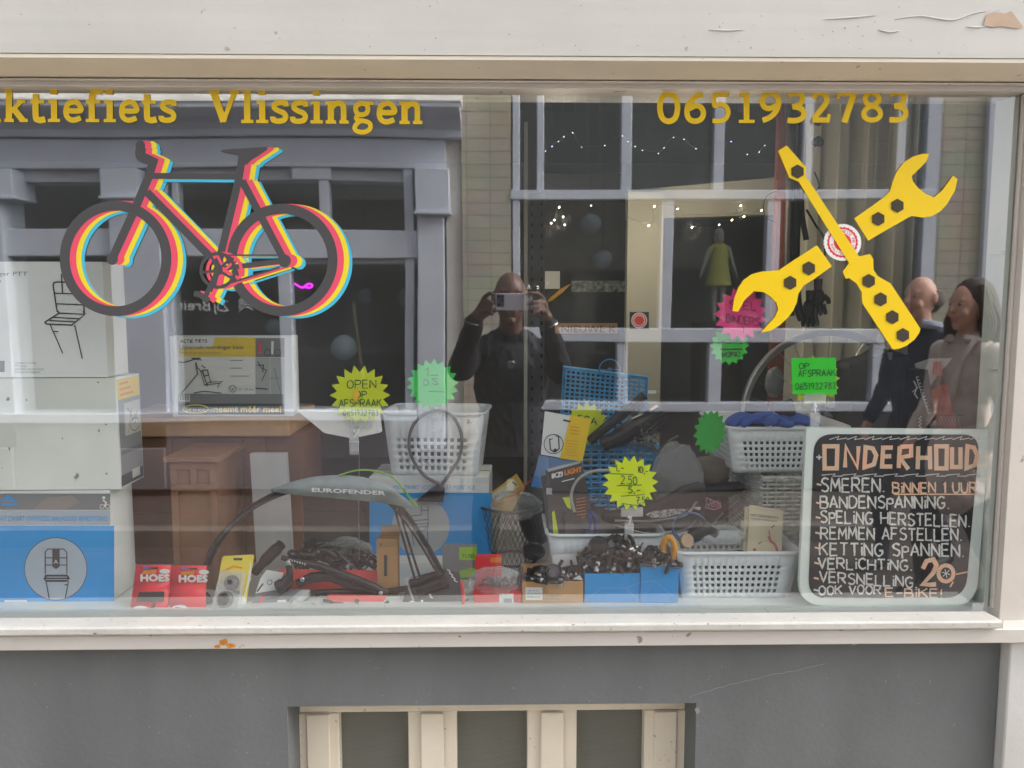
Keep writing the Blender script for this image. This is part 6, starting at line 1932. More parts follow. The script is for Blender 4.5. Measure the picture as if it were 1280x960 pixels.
def crumpled(mb, c, r, seed, amp=.25):
    k0 = len(mb.v)
    mb.ell(c, r, nu=22, nv=14)
    rn = random.Random(seed)
    ph = [(V((rn.uniform(-1, 1), rn.uniform(-1, 1), rn.uniform(-1, 1))) * rn.uniform(3, 9), rn.uniform(0, 6)) for _ in range(10)]
    for i in range(k0, len(mb.v)):
        d = mb.v[i] - V(c)
        q = V((d.x / r[0], d.y / r[1], d.z / r[2]))
        f = sum(abs(math.sin(a.dot(q) + b)) for a, b in ph) / 10 - .6
        mb.v[i] = V(c) + d * (1 + amp * f * 2)
m = MB(); crumpled(m, W(620, 727, .075), (.062, .032, .034), 2); m.build('film', film, t, sharp=25)
# red and green packs behind
t, bd_, F = carton('lamp_box', 'bright red and orange small box behind the bag of chain', 'box', 594, 627, 696, .13, .02, M('box_redorange', C(232, 48, 56), .5), vm=704, lid=False)
m = MB(); F.rect(m, 613, 697, 627, 703, 0); m.build('print', ink_orange, t, recalc=False)
t, bd_, F = carton('patch_box', 'small green and grey patch kit box beside the black mesh basket', 'box', 553, 596, 684, .20, .03, card_grey, vm=700, lid=False)
m = MB(); F.rect(m, 574, 684, 596, 700, 0); F.text(m, 'TUBE', 577, 697, 594, 5, 1); F.poly(m, [(574, 714), (590, 709), (598, 712), (596, 720), (576, 722)], 0); m.build('print', [M('patch_green', C(150, 205, 40), .5), ink_green], t, recalc=False)
# open cardboard box with caliper brakes
def open_box(label, u0, u1, vt, y, depth, mat, name, print_=None, group=None):
    x0, x1 = X(u0, vt + 15, y), X(u1, vt + 15, y); z1 = Z((u0 + u1) / 2, vt, y); z0 = ZP + .001
    t = thing(name, label, 'box', ((x0 + x1) / 2, y + depth / 2, z0), group)
    w = .0025
    m = MB()
    m.box((x0, y, z0), (x1, y + w, z1)); m.box((x0, y + depth - w, z0), (x1, y + depth, z1 + .012))
    m.box((x0, y + w, z0), (x0 + w, y + depth - w, z1 - .001)); m.box((x1 - w, y + w, z0), (x1, y + depth - w, z1 - .001)); m.box((x0 + w, y + w, z0), (x1 - w, y + depth - w, z0 + w))
    m.build('body', mat, t)
    F = Frame((x0, y, z0)); F.z1 = z1
    return t, F
t, F = open_box('open brown cardboard box of brake parts with a white address label', 653, 729, 727, .045, .09, card_brown, 'open_carton')
m = MB(); F.rect(m, 657, 734, 678, 750, 0); F.text(m, 'BICYCLE PARTS', 659, 743, 676, 2.2, 2); F.text(m, 'REMBLOK SET', 659, 747, 676, 2.2, 2); F.text(m, '08 16 21', 660, 739, 673, 2, 1); F.text(m, 'SCHIJFREM', 681, 746, 701, 3.2, 1); F.text(m, 'set compleet', 681, 749, 700, 2, 1)
m.build('label', [paper_white, ink_grey, ink_dark], t, recalc=False)
t1, F1 = open_box('small blue box left of the taller blue box, heaped with black brake parts', 731, 800, 717, .045, .09, card_blue, 'blue_parts_box')
m = MB(); F1.line(m, [(731, 751), (752, 735), (783, 735), (800, 728)], .7); F1.line(m, [(783, 735), (798, 751)], .7); m.build('crease', M('crease_blue', C(120, 184, 226), .5), t1, recalc=False)
t, bd_, F = carton('blue_parts_box', 'taller closed blue box at the right, chrome black calipers lying on it', 'box', 801, 848, 709, .042, .09, card_blue, vm=725, lid=False, group=None)
zbb = F.z1
m = MB(); F.line(m, [(803, 727), (818, 726), (846, 749)], .7); F.line(m, [(818, 726), (803, 747)], .5); m.build('crease', MATS['crease_blue'], t, recalc=False)
m = MB(); F.o.z; x0, x1 = X(801, 709, .042), X(848, 709, .042); m.box((x0 + .001, .044, zbb + .0005), (x1 - .001, .13, zbb + .0018)); m.build('top_flap', M('flap_grey', C(150, 156, 160), .5), t)
# brake calipers: a kind of its own, heaped over the boxes
def caliper(label, c, group):
    c = V(c)
    t = thing('brake_caliper', label, 'brake caliper', c, group)
    m = MB()
    for sx in (-1, 1):
        m.tube(catmull([c + V(p) for p in ((0, -.002 * sx, .022), (sx * .020, -.002 * sx, .018), (sx * .026, -.002 * sx, -.004), (sx * .014, -.003 * sx, -.024))], 5), [.007] * 5 + [.006] * 6 + [.0048] * 5, 8, flat=.6)
    m.build('arm', black_gloss, t)
    m = MB(); m.lathe([(.001, -.012), (.006, -.012), (.006, .010), (.001, .012)], c + V((0, 0, .021)), (0, 1, 0), 12); m.build('pivot', steel, t)
    for sx in (-1, 1):
        m = MB(); m.box(c + V((sx * .014 - .004, -.022, -.030)), c + V((sx * .014 + .004, .022, -.020))); m.build('pad', black_rubber, t, bevel=.002)
    m = MB(); m.tube([c + V((.026, 0, -.004)), c + V((.036, -.004, .010)), c + V((.034, -.004, .026))], .002, 6); m.build('barrel', steel, t)
    return t
gA, gB, gC = 'brake parts in the brown open carton', 'black brake calipers piled above the blue box', 'chrome black calipers on the taller blue box'
K0 = caliper('black brake caliper lying in the open brown cardboard box', W(678, 722, .085), gA)
rnd = random.Random(21)
for (u, v, y, a, b_, c_) in ((665, 722, .07, 80, 20, 40), (693, 720, .09, 70, -40, 100), (706, 718, .08, 95, 30, 10), (715, 716, .1, 60, 80, -30), (690, 726, .06, 90, 10, 60)):
    dup(K0, W(u, v, y), (R(a), R(b_), R(c_)), None, gA, 1.0)
for i, (u, v, y, a, b_, c_) in enumerate(((742, 708, .07, 70, 20, 10), (757, 710, .08, 95, -50, 60), (770, 706, .09, 80, 60, -40), (784, 709, .075, 60, 10, 120), (746, 697, .10, 40, 30, 20), (762, 694, .11, 85, -20, 70), (777, 690, .10, 50, 50, 150), (754, 684, .12, 70, 10, -60), (768, 682, .12, 20, 30, 30), (785, 683, .11, 75, 80, 10), (792, 697, .09, 30, -30, 60), (734, 702, .09, 90, 40, 0), (776, 700, .07, 100, 20, 80))):
    dup(K0, W(u, v, y), (R(a), R(b_), R(c_)), 'black brake caliper in the pile above the small blue box', gB, 1.0)
for i, (u, v, y, a, b_, c_) in enumerate(((812, 701, .06, 85, 0, 20), (826, 700, .07, 75, 30, 70), (838, 702, .06, 95, -20, 130), (820, 694, .08, 60, 50, 0), (834, 693, .09, 80, 10, 45), (808, 695, .09, 40, 0, 100))):
    dup(K0, W(u, v, y), (R(a), R(b_), R(c_)), 'chrome black brake caliper lying on the taller blue box', gC, .9)
# big round bell / cap in the brown carton, torch head pieces
def cap_part(label, u, v, y, r, ax, mat):
    c = W(u, v, y)
    m = MB(); m.lathe([(.001, -.008), (r * .6, -.008), (r, 0), (r, .004), (r * .85, .010), (r * .55, .012), (r * .5, .008), (.001, .008)], c, ax, 26)
    return tag(m.build('headset_cup', mat, loc=c), label, 'cup')
cap_part('round dark headset cup at the left of the open brown carton', 692, 716, .07, .020, (-.5, -1, .4), dark_steel)
cap_part('black round rubber cup lying behind the open brown carton', 667, 690, .16, .028, (0, -.5, 1), black_gloss)
cap_part('large black bell cover on the pile above the small blue box', 748, 683, .10, .024, (-.3, -1, .5), black_gloss)
for (u, v, w_, lab) in ((664, 724, 0, 'long silver nosed black tool at the left of the open brown carton'), (676, 727, 1, 'second silver nosed black tool in the middle of the open brown carton')):
    stick('bolt_tool', lab, 'tool', [(u - 15, v - 6), (u - 3, v - 2), (u + 8, v + 1)], [.006, .008, .007], .05, black_gloss, tips=[(u + 1, v - 2, .005, M('white_knob', C(220, 220, 216), .4))])
m = MB(); q = [W(a, b, .10) for a, b in ((690, 694), (719, 692), (722, 706), (693, 710))]; m.prism(q, (0, .001, 0)); m.prism([W(a, b, .048) for a, b in ((716, 724), (724, 719), (729, 725))], (0, .001, 0))
tag(m.build('folded_leaflet', paper_white, loc=W(705, 700, .10)), 'white folded leaflet sticking out of the open brown carton', 'leaflet')
# ================================================================== BASKET CONTENTS AND THE BACK OF THE DISPLAY
# lamp cards in the middle basket
def flat_pack(name, label, pts, y, lean, mat, cat='pack', th=.004):
    o_ = W(sum(p[0] for p in pts) / len(pts), max(p[1] for p in pts), y)
    t = thing(name, label, cat, o_)
    F = Frame(o_, (1, 0, 0), V((0, lean, 1)))
    m = MB(); m.prism([F.P(*F.px(*p)) for p in pts], F.n * -th); m.build('card', mat, t, bevel=.0008)
    return t, F
t, F = flat_pack('lamp_pack', 'dark grey lamp pack with white and orange lettering in the middle basket', [(682, 588), (727, 577), (747, 672), (690, 690)], .17, .15, M('ikzi_grey', C(74, 70, 70), .5, var=.1))
m = MB(); F.text(m, 'IKZI', 690, 598, 703, 6, 0, -.22, None, .5); F.text(m, 'LIGHT', 706, 594, 727, 6.2, 1, -.22, None, .5)
F.poly(m, [(684, 586), (726, 576), (725, 579), (685, 590)], 2)
F.line(m, [(702, 602), (718, 598)], 1.2, 0); F.rect(m, 683, 610, 690, 618, 2)
for k in range(7):
    F.line(m, [(720, 624 + 4 * k), (731 + k % 3, 622 + 4 * k)], .9, 1)
F.poly(m, [(703, 622), (712, 621), (714, 637), (709, 634)], 3); F.poly(m, [(690, 640), (693, 638), (702, 690), (693, 692)], 3)
m.build('print', [ink_white, ink_orange, M('pack_silver', C(180, 180, 178), .4), M('hi_vis', C(210, 235, 20), .6)], t, recalc=False)
t, F = flat_pack('lamp_pack', 'half hidden dark lamp pack behind the lettered lamp pack, pale barcode corner', [(676, 596), (690, 592), (694, 660), (684, 662)], .19, .15, M('ikzi_grey2', C(86, 82, 82), .5))
t, F = flat_pack('blister_pack', 'white and yellow lock card with a round U lock picture', [(681, 514), (738, 524), (727, 577), (676, 568)], .26, .12, card_white, 'blister pack', .002)
m = MB(); F.poly(m, [(713, 519), (739, 524), (728, 577), (700, 573)], 0); F.ring(m, 692, 555, 12, .9, 1); F.line(m, [(687, 548), (688, 562), (693, 565), (699, 561), (698, 545)], 1.5, 1); F.line(m, [(687, 550), (691, 548)], 1, 1); F.line(m, [(694, 545), (699, 545)], 1, 1); F.disc(m, 694, 563, 2.4, 1)
F.line(m, [(704, 525), (713, 527)], 2.2, 1)
for k in range(6):
    F.line(m, [(707, 550 + 3.6 * k), (722, 552 + 3.6 * k)], .6, 2)
for k in range(3):
    F.line(m, [(712, 533 + 4 * k), (724, 535 + 4 * k)], 1, 2)
m.build('print', [M('lock_yellow', C(244, 206, 24), .5), ink_dark, ink_orange], t, recalc=False)
t, F = flat_pack('blue_card', 'blue grey card below the white and yellow lock card', [(674, 569), (728, 578), (722, 600), (690, 612), (664, 608)], .255, .12, M('blue_grey_card', C(108, 142, 186), .5, var=.08), 'card', .002)
m = MB(); F.poly(m, [(664, 608), (668, 594), (684, 600), (680, 611)], 0); m.build('print', ink_blue, t, recalc=False)
m = MB(); m.tube(along([(718, 640), (714, 618), (722, 600), (738, 590), (760, 588), (776, 594)], .145), .0035, 8)
tag(m.build('grey_cable', M('cable_light', C(170, 168, 160), .45), loc=W(718, 640, .145)), 'pale grey cable arching from the lamp pack to the lime price star', 'cable')
m = MB(); m.tube(along([(733, 668), (738, 655), (737, 640), (745, 648), (744, 668)], .15), .0045, 8)
tag(m.build('blue_pump', M('navy_tube', C(56, 70, 140), .4), loc=W(738, 668, .15)), 'dark blue tube with white lettering in the middle basket', 'tube')
# saddles
def saddle(label, c, rot, mat, seed, print_mat=None):
    c = V(c)
    t = thing('bicycle_saddle', label, 'saddle', c)
    RM = rot_euler(*rot)
    prof = [(-.125, .068, .020), (-.11, .074, .026), (-.07, .070, .028), (-.03, .045, .026), (.02, .028, .024), (.08, .020, .022), (.12, .017, .018), (.132, .008, .010)]
    m = MB()
    vs, fs = [], []
    n = 14
    for x, w, h in prof:
        for k in range(n):
            a = 2 * math.pi * k / n
            y, z = w * math.cos(a), h * math.sin(a)
            z = z if z > 0 else z * .7
            vs.append(c + RM @ V((x, y, z + .010 * (abs(x) / .13) ** 2)))
    for i in range(len(prof) - 1):
        for k in range(n):
            fs.append([i * n + k, i * n + (k + 1) % n, (i + 1) * n + (k + 1) % n, (i + 1) * n + k])
    fs += [list(range(n)), [(len(prof) - 1) * n + k for k in range(n)][::-1]]
    m.add(vs, fs); m.build('cover', mat, t, sharp=60)
    for sy in (-1, 1):
        m = MB(); m.tube(catmull([c + RM @ V(p) for p in ((-.10, sy * .03, -.012), (-.06, sy * .024, -.045), (.02, sy * .022, -.045), (.10, sy * .008, -.012))], 5), .0035, 6); m.build('rail', steel, t)
    return t, RM
sad_m = M('saddle_black', C(60, 54, 54), .5, var=.2, scale=30)
t, RM = saddle('black saddle with white speckled side at the right of the lime price star', W(818, 642, .20), (62, 8, 182), sad_m, 1)
F = Frame(W(818, 640, .135)); m = MB()
F.poly(m, [(806, 643), (815, 639), (840, 636), (862, 636), (848, 643), (830, 647), (815, 647)], 0); m.build('side_print', M('speckle', C(186, 184, 180), .6, var=.8, scale=220, dark=C(70, 68, 66)), t, recalc=False)
t, RM = saddle('black saddle with pink diamond pattern behind the booklet basket', W(866, 620, .30), (60, -8, 5), sad_m, 2)
pk = M('pink_piping', C(214, 150, 176), .5)
F = Frame(W(866, 620, .20)); m = MB()
F.line(m, [(842, 623), (860, 620), (885, 623), (899, 629), (901, 634), (893, 637), (880, 634)], 1.4, 0)
for k in range(8):
    F.line(m, [(862 + 5 * k, 622 + .5 * k), (870 + 4 * k, 634)], .8, 0); F.line(m, [(866 + 5 * k, 634), (872 + 4 * k, 623 + .6 * k)], .8, 0)
m.build('side_print', pk, t, recalc=False)
m = MB(); m.tube(along([(837, 627), (850, 629), (864, 633), (875, 636)], .19), .0042, 8); tag(m.build('white_strap', paper_white, loc=W(850, 630, .19)), 'short white speckled strap lying on the dark saddles', 'strap')
t, RM = saddle('black saddle lying on its side in the middle basket under the lime price star', W(762, 655, .22), (50, 5, 12), M('saddle_dark', C(46, 44, 44), .45, var=.2), 3)
m = MB(); m.tube(along([(866, 645), (880, 652), (890, 656), (897, 648), (905, 641)], .24), .003, 6); m.tube(along([(862, 644), (876, 652)], .24), .0025, 6)
tag(m.build('steel_bracket', steel, loc=W(880, 652, .24)), 'bent steel bracket behind the booklet basket', 'bracket')
# plastic bags
def bag(name, label, u, v, y, r, seed, mat, amp=.3):
    c = W(u, v, y)
    m = MB(); crumpled(m, c, r, seed, amp)
    return tag(m.build(name, mat, loc=c - V((0, 0, r[2])), sharp=28), label, 'bag')
bag('plastic_bag', 'smoky clear plastic bag of parts between the lime price star and the dark green star', 846, 598, .27, (.065, .05, .085), 5, film_smoky)
bag('plastic_bag', 'tan paper bag with a creased top below the dark green star card', 885, 587, .30, (.055, .03, .035), 6, M('tan_paper', C(128, 116, 100), .7, var=.15), .2)
bag('plastic_bag', 'clear crumpled plastic bag inside the booklet basket', 902, 669, .115, (.055, .035, .022), 7, film)
bag('plastic_bag', 'clear crumpled plastic bag in the black mesh basket', 645, 632, .30, (.065, .04, .035), 8, film)
dk = M('dark_contents', C(44, 42, 44), .6, var=.3, scale=30)
bag('parts_pouch', 'dark bundle of parts showing through the holes of the booklet basket', 925, 712, .135, (.085, .045, .045), 31, dk, .25)
bag('parts_pouch', 'dark bundle of parts in the middle basket behind the blue boxes', 755, 690, .24, (.09, .06, .05), 32, dk, .25)
bag('parts_pouch', 'dark bundle filling the basket under the blue work gloves', 980, 562, .31, (.10, .08, .045), 33, dk, .25)
bag('parts_pouch', 'blue grey bundle showing through the basket on top of the blue and white carton', 546, 552, .41, (.075, .05, .05), 34, M('bluegrey_contents', C(84, 104, 130), .6, var=.4, scale=18), .25)
# tangled steel bits
m = MB(); rnd = random.Random(9)
for k in range(34):
    c = W(rnd.gauss(812, 9), rnd.gauss(553, 11), .31 + rnd.uniform(-.03, .03))
    a = V((rnd.uniform(-1, 1), rnd.uniform(-1, 1), rnd.uniform(-1, 1))).normalized()
    b = a.orthogonal().normalized()
    m.tube([c - a * .018, c - a * .006 + b * .006, c + a * .006 + b * .004, c + a * .02 - b * .004], .0018, 5)
m.tube(along([(826, 562), (836, 552), (848, 545)], .35), .003, 6)
t_ = tag(m.build('spoke_clips', M('aged_steel', C(150, 150, 140), .4, 1.0), loc=W(812, 575, .36)), 'tangle of small grey steel clips right of the black locks', 'clips', kind='stuff')
# cable coil, black part and tan reel in the right basket
m = MB(); c = W(862, 663, .11)
for k in range(3):
    m.tube([c + V((.040 * math.cos(q) * (1 - .05 * k), .006 * k, .036 * math.sin(q) * (1 - .05 * k) + .006)) for q in [i * .21 for i in range(30)]], .0028, 6, closed=True)
tag(m.build('cable_coil', M('coil_blue', C(90, 120, 170), .35, var=.3, scale=9, dark=C(40, 44, 60)), loc=c), 'blue coiled cable in the left of the booklet basket', 'cable')
stick('rubber_grip', 'black rubber grip lying on the blue coil in the booklet basket', 'grip', [(862, 671), (872, 666), (884, 662), (896, 668)], [.013, .015, .014, .010], .10, black_rubber)
m = MB(); c = W(858, 676, .085); m.lathe([(.006, -.006), (.016, -.006), (.016, .006), (.006, .006)], c, (.3, -1, .4), 20)
tag(m.build('tape_reel', M('tan_reel', C(176, 150, 120), .6), loc=c), 'small tan tape reel at the left end of the booklet basket', 'reel')
m = MB(); c = W(836, 686, .07)
m.tube([c + V((.012 * math.cos(q), -.004 * math.cos(q), .026 * math.sin(q))) for q in [i * .2618 for i in range(24)]], .0075, 8, closed=True)
tag(m.build('orange_ring', M('orange_plastic', C(226, 158, 40), .5), loc=c), 'orange oval ring leaning between the blue box and the booklet basket', 'ring')
# booklets
def booklet(label, pts, y, printed):
    t, F = flat_pack('booklet', label, pts, y, .22, M('cream_paper', C(226, 216, 184), .75, var=.05), 'booklet', .0012)
    t['group'] = 'cream booklets in the plastic basket'
    if printed:
        m = MB(); F.text(m, 'FIETSBANDEN', 938, 645, 972, 3, 0, .10); F.text(m, 'PLAKKEN HANDLEIDING', 939, 649, 971, 2.2, 1, .12)
        F.line(m, [(961, 670), (963, 676), (968, 680), (971, 686), (971, 690)], 3.4, 2); F.line(m, [(961, 663), (962, 669)], 1.4, 2); F.line(m, [(964, 660), (968, 656)], 1, 0); F.line(m, [(948, 680), (952, 677)], .9, 0)
        F.line(m, [(946, 699), (950, 702), (958, 704), (966, 702), (970, 698)], 2.0, 2); F.disc(m, 943, 687, 2, 2)
        m.build('print', [ink_dark, ink_grey, M('pale_red_print', C(206, 110, 100), .7)], t, recalc=False)
booklet('cream booklet with red drawing, front one leaning in the plastic basket', [(937, 631), (979, 638), (976, 705), (934, 690)], .085, True)
booklet('plain cream booklet just behind the printed one in the plastic basket', [(931, 634), (940, 633), (938, 690), (929, 688)], .10, False)
booklet('rearmost cream booklet showing only a thin edge, in the plastic basket', [(926, 651), (934, 650), (934, 690), (928, 688)], .112, False)
# black mesh basket
YMb = .27
c = W(640, 690, YMb); c.z = ZP
t = thing('mesh_basket', 'round black wire mesh basket holding a yellow box and clear bags', 'basket', c + V((0, .08, 0)))
cx, cy = c.x, c.y + .08
zt2 = Z(640, 640, YMb)
m = MB()
n = 34
for sg in (1, -1):
    for k in range(n):
        a0 = 2 * math.pi * k / n
        m.tube([V((cx + (.085 - .02 * (1 - f)) * math.cos(a0 + sg * f * .9), cy + (.085 - .02 * (1 - f)) * math.sin(a0 + sg * f * .9), ZP + .004 + f * (zt2 - ZP - .004))) for f in (0, .25, .5, .75, 1)], .0008, 4, caps=False)
m.build('mesh', black_plastic, t)
for z, r in ((zt2, .085), (ZP + .004, .065)):
    m = MB(); m.tube([V((cx + r * math.cos(q), cy + r * math.sin(q), z)) for q in [i * .196 for i in range(32)]], .0035, 8, closed=True); m.build('rim', black_plastic, t)
F = Frame(W(628, 618, .32), (1, 0, .52), (-.52, .2, 1))
m = MB(); P_ = [W(a, b, .32) for a, b in ((600, 628), (646, 594), (656, 610), (640, 640), (606, 650))]; m.prism(P_, (0, .02, 0))
t2 = thing('yellow_box', 'yellow brown box with a clear window sticking out of the black mesh basket', 'box', W(630, 620, .32))
m.build('body', M('box_ochre', C(222, 178, 76), .6, var=.1), t2, bevel=.001)
m = MB(); F = Frame((0, .3195, 0)); F.poly(m, [(612, 620), (642, 599), (649, 608), (622, 626)], 0); F.line(m, [(640, 602), (646, 607)], 1.6, 1); m.build('label', [M('window_pale', C(206, 206, 176), .4), ink_dark], t2, recalc=False)
bag('black_pouch', 'black padded pouch behind the black mesh basket', 673, 640, .36, (.055, .04, .085), 12, M('pouch_black', C(40, 42, 44), .5, var=.2), .15)
m = MB(); m.tube(along([(632, 622), (648, 616), (658, 606), (663, 600)], .28), .0014, 5); tag(m.build('red_wire', card_red, loc=W(640, 618, .28)), 'thin red wire curving above the black mesh basket', 'wire')
# black locks and pumps in the blue wicker basket
stick('bicycle_lock', 'long black folding lock slanting up out of the blue wicker basket', 'lock', [(736, 552), (760, 532), (785, 512), (806, 494)], [.012, .013, .014, .012], .31, black_plastic)
stick('bicycle_lock', 'thick black lock body with grey buttons lying across the blue wicker basket', 'lock', [(752, 556), (775, 546), (800, 530), (826, 514)], [.020, .026, .026, .020], .32, black_plastic, tips=[(790, 535, .006, steel), (797, 534, .006, steel), (772, 542, .012, dark_steel)])
stick('hand_pump', 'silver tipped grey pump beside the black folding lock', 'pump', [(790, 521), (800, 508), (805, 500)], [.008, .008, .007], .34, M('pump_grey', C(120, 122, 124), .4))
stick('seat_clamp', 'short black seat post clamp at the right of the lock heap', 'clamp', [(795, 548), (815, 540), (832, 524)], [.012, .016, .013], .35, black_rubber)
m = MB(); m.box(W(810, 491, .31) - V((0, .002, .002)), W(820, 489, .31) + V((0, .002, .002))); tag(m.build('white_tab', paper_white, loc=W(815, 490, .31)), 'small white plastic tab at the tip of the black folding lock', 'tab')
m = MB(); c = W(762, 462, .58); m.lathe([(.028, -.004), (.032, 0), (.028, .004)], c, (0, -1, 0), 24, cap=False); m.ell(c, (.006, .004, .006))
m.tube([c + V((-.03, 0, 0)), c + V((.03, 0, 0))], .0015, 4)
tag(m.build('blue_reflector_disc', M('blue_cap_m', C(70, 130, 180), .4), loc=c), 'round blue cap on top of the raised blue wicker lid', 'cap')
# gloves on the right basket
glove_b = M('glove_blue', C(44, 88, 178), .65, var=.22, scale=30, bump=.4, bscale=50)
glove_k = M('glove_knit', C(38, 40, 50), .85, var=.2, scale=60)
def glove(label, base, d, group, flip=1, letters=False):
    base = V(base)
    t = thing('work_glove', label, 'glove', base, group)
    d = V(d).normalized(); s_ = V((0, 0, 1)).cross(d).normalized(); u_ = d.cross(s_)
    m = MB()
    m.ell(base, (.036, .038, .014), Matrix((d, s_, u_)).transposed())
    for j, (ln, off) in enumerate(((.062, -.027), (.072, -.009), (.068, .010), (.052, .027))):
        k0 = base + d * .026 + s_ * off
        m.tube(catmull([k0, k0 + d * ln * .4 + u_ * .008, k0 + d * ln * .8 + u_ * .002, k0 + d * ln - u_ * .006], 3), [.010, .0105, .011, .011, .0105, .0105, .010, .009, .008, .006], 8)
    k0 = base - d * .01 + s_ * (.034 * flip)
    m.tube(catmull([k0, k0 + s_ * (.018 * flip) + d * .02, k0 + s_ * (.022 * flip) + d * .045], 3), [.012, .0125, .0125, .012, .011, .009, .006], 8)
    m.build('hand', glove_b, t, sharp=70)
    m = MB(); m.tube([base - d * .026, base - d * .05, base - d * .08], [.030, .029, .031], 14, flat=.45); m.build('cuff', glove_k, t)
    return t
zg = Z(980, 535, YWk)
gp = W(955, 521, .24)
glove('blue work glove with fingers to the left, on the plastic basket rim', gp, (-1, -.25, -.15), 'blue work gloves', 1)
glove('blue work glove folded to the right of its pair, on the plastic basket', W(972, 524, .25), (1, -.3, -.1), 'blue work gloves', -1)
F = Frame(W(968, 520, .20)); m = MB(); F.text(m, 'OXXA', 966, 516, 976, 3.2, 0, .9); tag(m.build('glove_lettering', ink_white, loc=W(970, 518, .2), recalc=False), 'white letters on the cuff of the blue work gloves', 'lettering')
# bicycle wheel
YWh = .50
c = W(1033, 519, YWh)
rw = 108 / ppm(YWh)
t = thing('wheelset', 'bicycle wheel rim with thin spokes standing behind the green square card', 'wheel', c - V((0, 0, rw)))
m = MB(); m.lathe([(rw, -.011), (rw + .004, -.008), (rw + .004, .008), (rw, .011), (rw - .012, .008), (rw - .016, 0), (rw - .012, -.008), (rw, -.011)], c, (0, 1, 0), 72, cap=False)
m.build('rim', M('rim_alu', C(168, 168, 164), .35, .8), t)
m = MB()
for k in range(28):
    a = 2 * math.pi * k / 28; a2 = a + (.5 if k % 4 < 2 else -.5); sy = .03 if k % 2 else -.03
    m.tube([c + V(((rw - .013) * math.cos(a), 0, (rw - .013) * math.sin(a))), c + V((.022 * math.cos(a2), sy, .022 * math.sin(a2)))], .001, 5)
m.build('spokes', steel, t)
m = MB(); m.lathe([(.004, -.05), (.01, -.045), (.024, -.034), (.024, -.03), (.014, -.024), (.012, 0), (.014, .024), (.024, .03), (.024, .034), (.01, .045), (.004, .05)], c, (0, 1, 0), 20); m.build('hub', dark_steel, t)
bag('plastic_bag', 'crumpled clear plastic bag over the back of the black lever heap', 432, 688, .20, (.06, .04, .03), 21, film)
bag('white_pouch', 'grey white plastic pouch hanging inside the bicycle wheel', 968, 478, .66, (.028, .012, .045), 14, M('pouch_pale', C(150, 150, 146), .6), .2)
# pannier bag, red pouch and patterned bag at right
t = thing('pannier_bag', 'black pannier bag with a pointed flap behind the chalkboard', 'bag', W(1100, 545, .34))
m = MB(); m.prism([W(a, b, .34) for a, b in ((1062, 456), (1098, 446), (1112, 436), (1134, 444), (1142, 470), (1138, 552), (1066, 552))], (0, .10, 0)); m.build('body', M('pannier_black', C(36, 37, 40), .7, var=.2, scale=12), t, bevel=.012)
m = MB(); m.prism([W(a, b, .333) for a, b in ((1062, 457), (1102, 447), (1136, 446), (1140, 482), (1100, 494), (1064, 482))], (0, .006, 0)); m.build('flap', M('pannier_flap', C(42, 43, 46), .65, var=.15), t, bevel=.002)
m = MB(); m.prism([W(a, b, .32) for a, b in ((1110, 441), (1116, 440), (1115, 450), (1112, 450))], (0, .004, 0)); m.build('tab', M('tab_grey', C(120, 122, 124), .5), t)
m = MB(); m.prism([W(a, b, .35) for a, b in ((1144, 455), (1164, 448), (1190, 448), (1172, 470), (1160, 486), (1148, 480))], (0, .004, 0)); tag(m.build('pale_paper', paper_white, loc=W(1160, 470, .35)), 'pale folded paper behind the black pannier bag', 'paper')
t = thing('shopping_bag', 'black shopping bag with white script lettering right of the pannier bag', 'bag', W(1150, 545, .32))
m = MB(); m.prism([W(a, b, .30) for a, b in ((1141, 462), (1160, 462), (1172, 552), (1138, 552))], (0, .05, 0)); m.build('body', M('bag_black', C(44, 44, 46), .5, var=.2), t, bevel=.004)
m = MB(); F = Frame((0, .2985, 0))
q = []
for k in range(40):
    f = k / 39
    q.append((1146 + 16 * f + 2.2 * math.sin(k * 1.9), 470 + 48 * f + 1.6 * math.cos(k * 1.9)))
F.line(m, q, 1.0); F.line(m, [(1142, 476), (1146, 484), (1143, 492), (1147, 498)], 1.6); F.line(m, [(1140, 490), (1148, 484)], 1)
q = [(1150 + 2 * math.sin(k * 1.9), 520 + 1.3 * k) for k in range(16)]
F.line(m, q, 1)
m.build('print', ink_white, t, recalc=False)
t = thing('red_pouch', 'coral red folder with a mesh pocket standing right of the black shopping bag', 'pouch', W(1180, 545, .33))
m = MB(); m.prism([W(a, b, .33) for a, b in ((1164, 488), (1184, 480), (1200, 552), (1168, 552))], (0, .012, 0)); m.prism([W(a, b, .335) for a, b in ((1170, 452), (1176, 452), (1178, 470), (1168, 468))], (0, .01, 0)); m.build('body', M('coral_pouch', C(232, 84, 72), .6, var=.08), t, bevel=.002)
m = MB(); F = Frame((0, .325, 0))
for k in range(13):
    F.line(m, [(1154 + 4 * k, 519), (1150 + 4 * k - 6, 545)], .6, lift=.001); F.line(m, [(1150 + 4 * k, 519), (1158 + 4 * k, 545)], .6, lift=.0012)
F.line(m, [(1152, 519), (1204, 519)], 1.2, lift=.0014)
m.build('mesh_pocket', M('dark_net', C(70, 48, 48), .7), t, recalc=False)

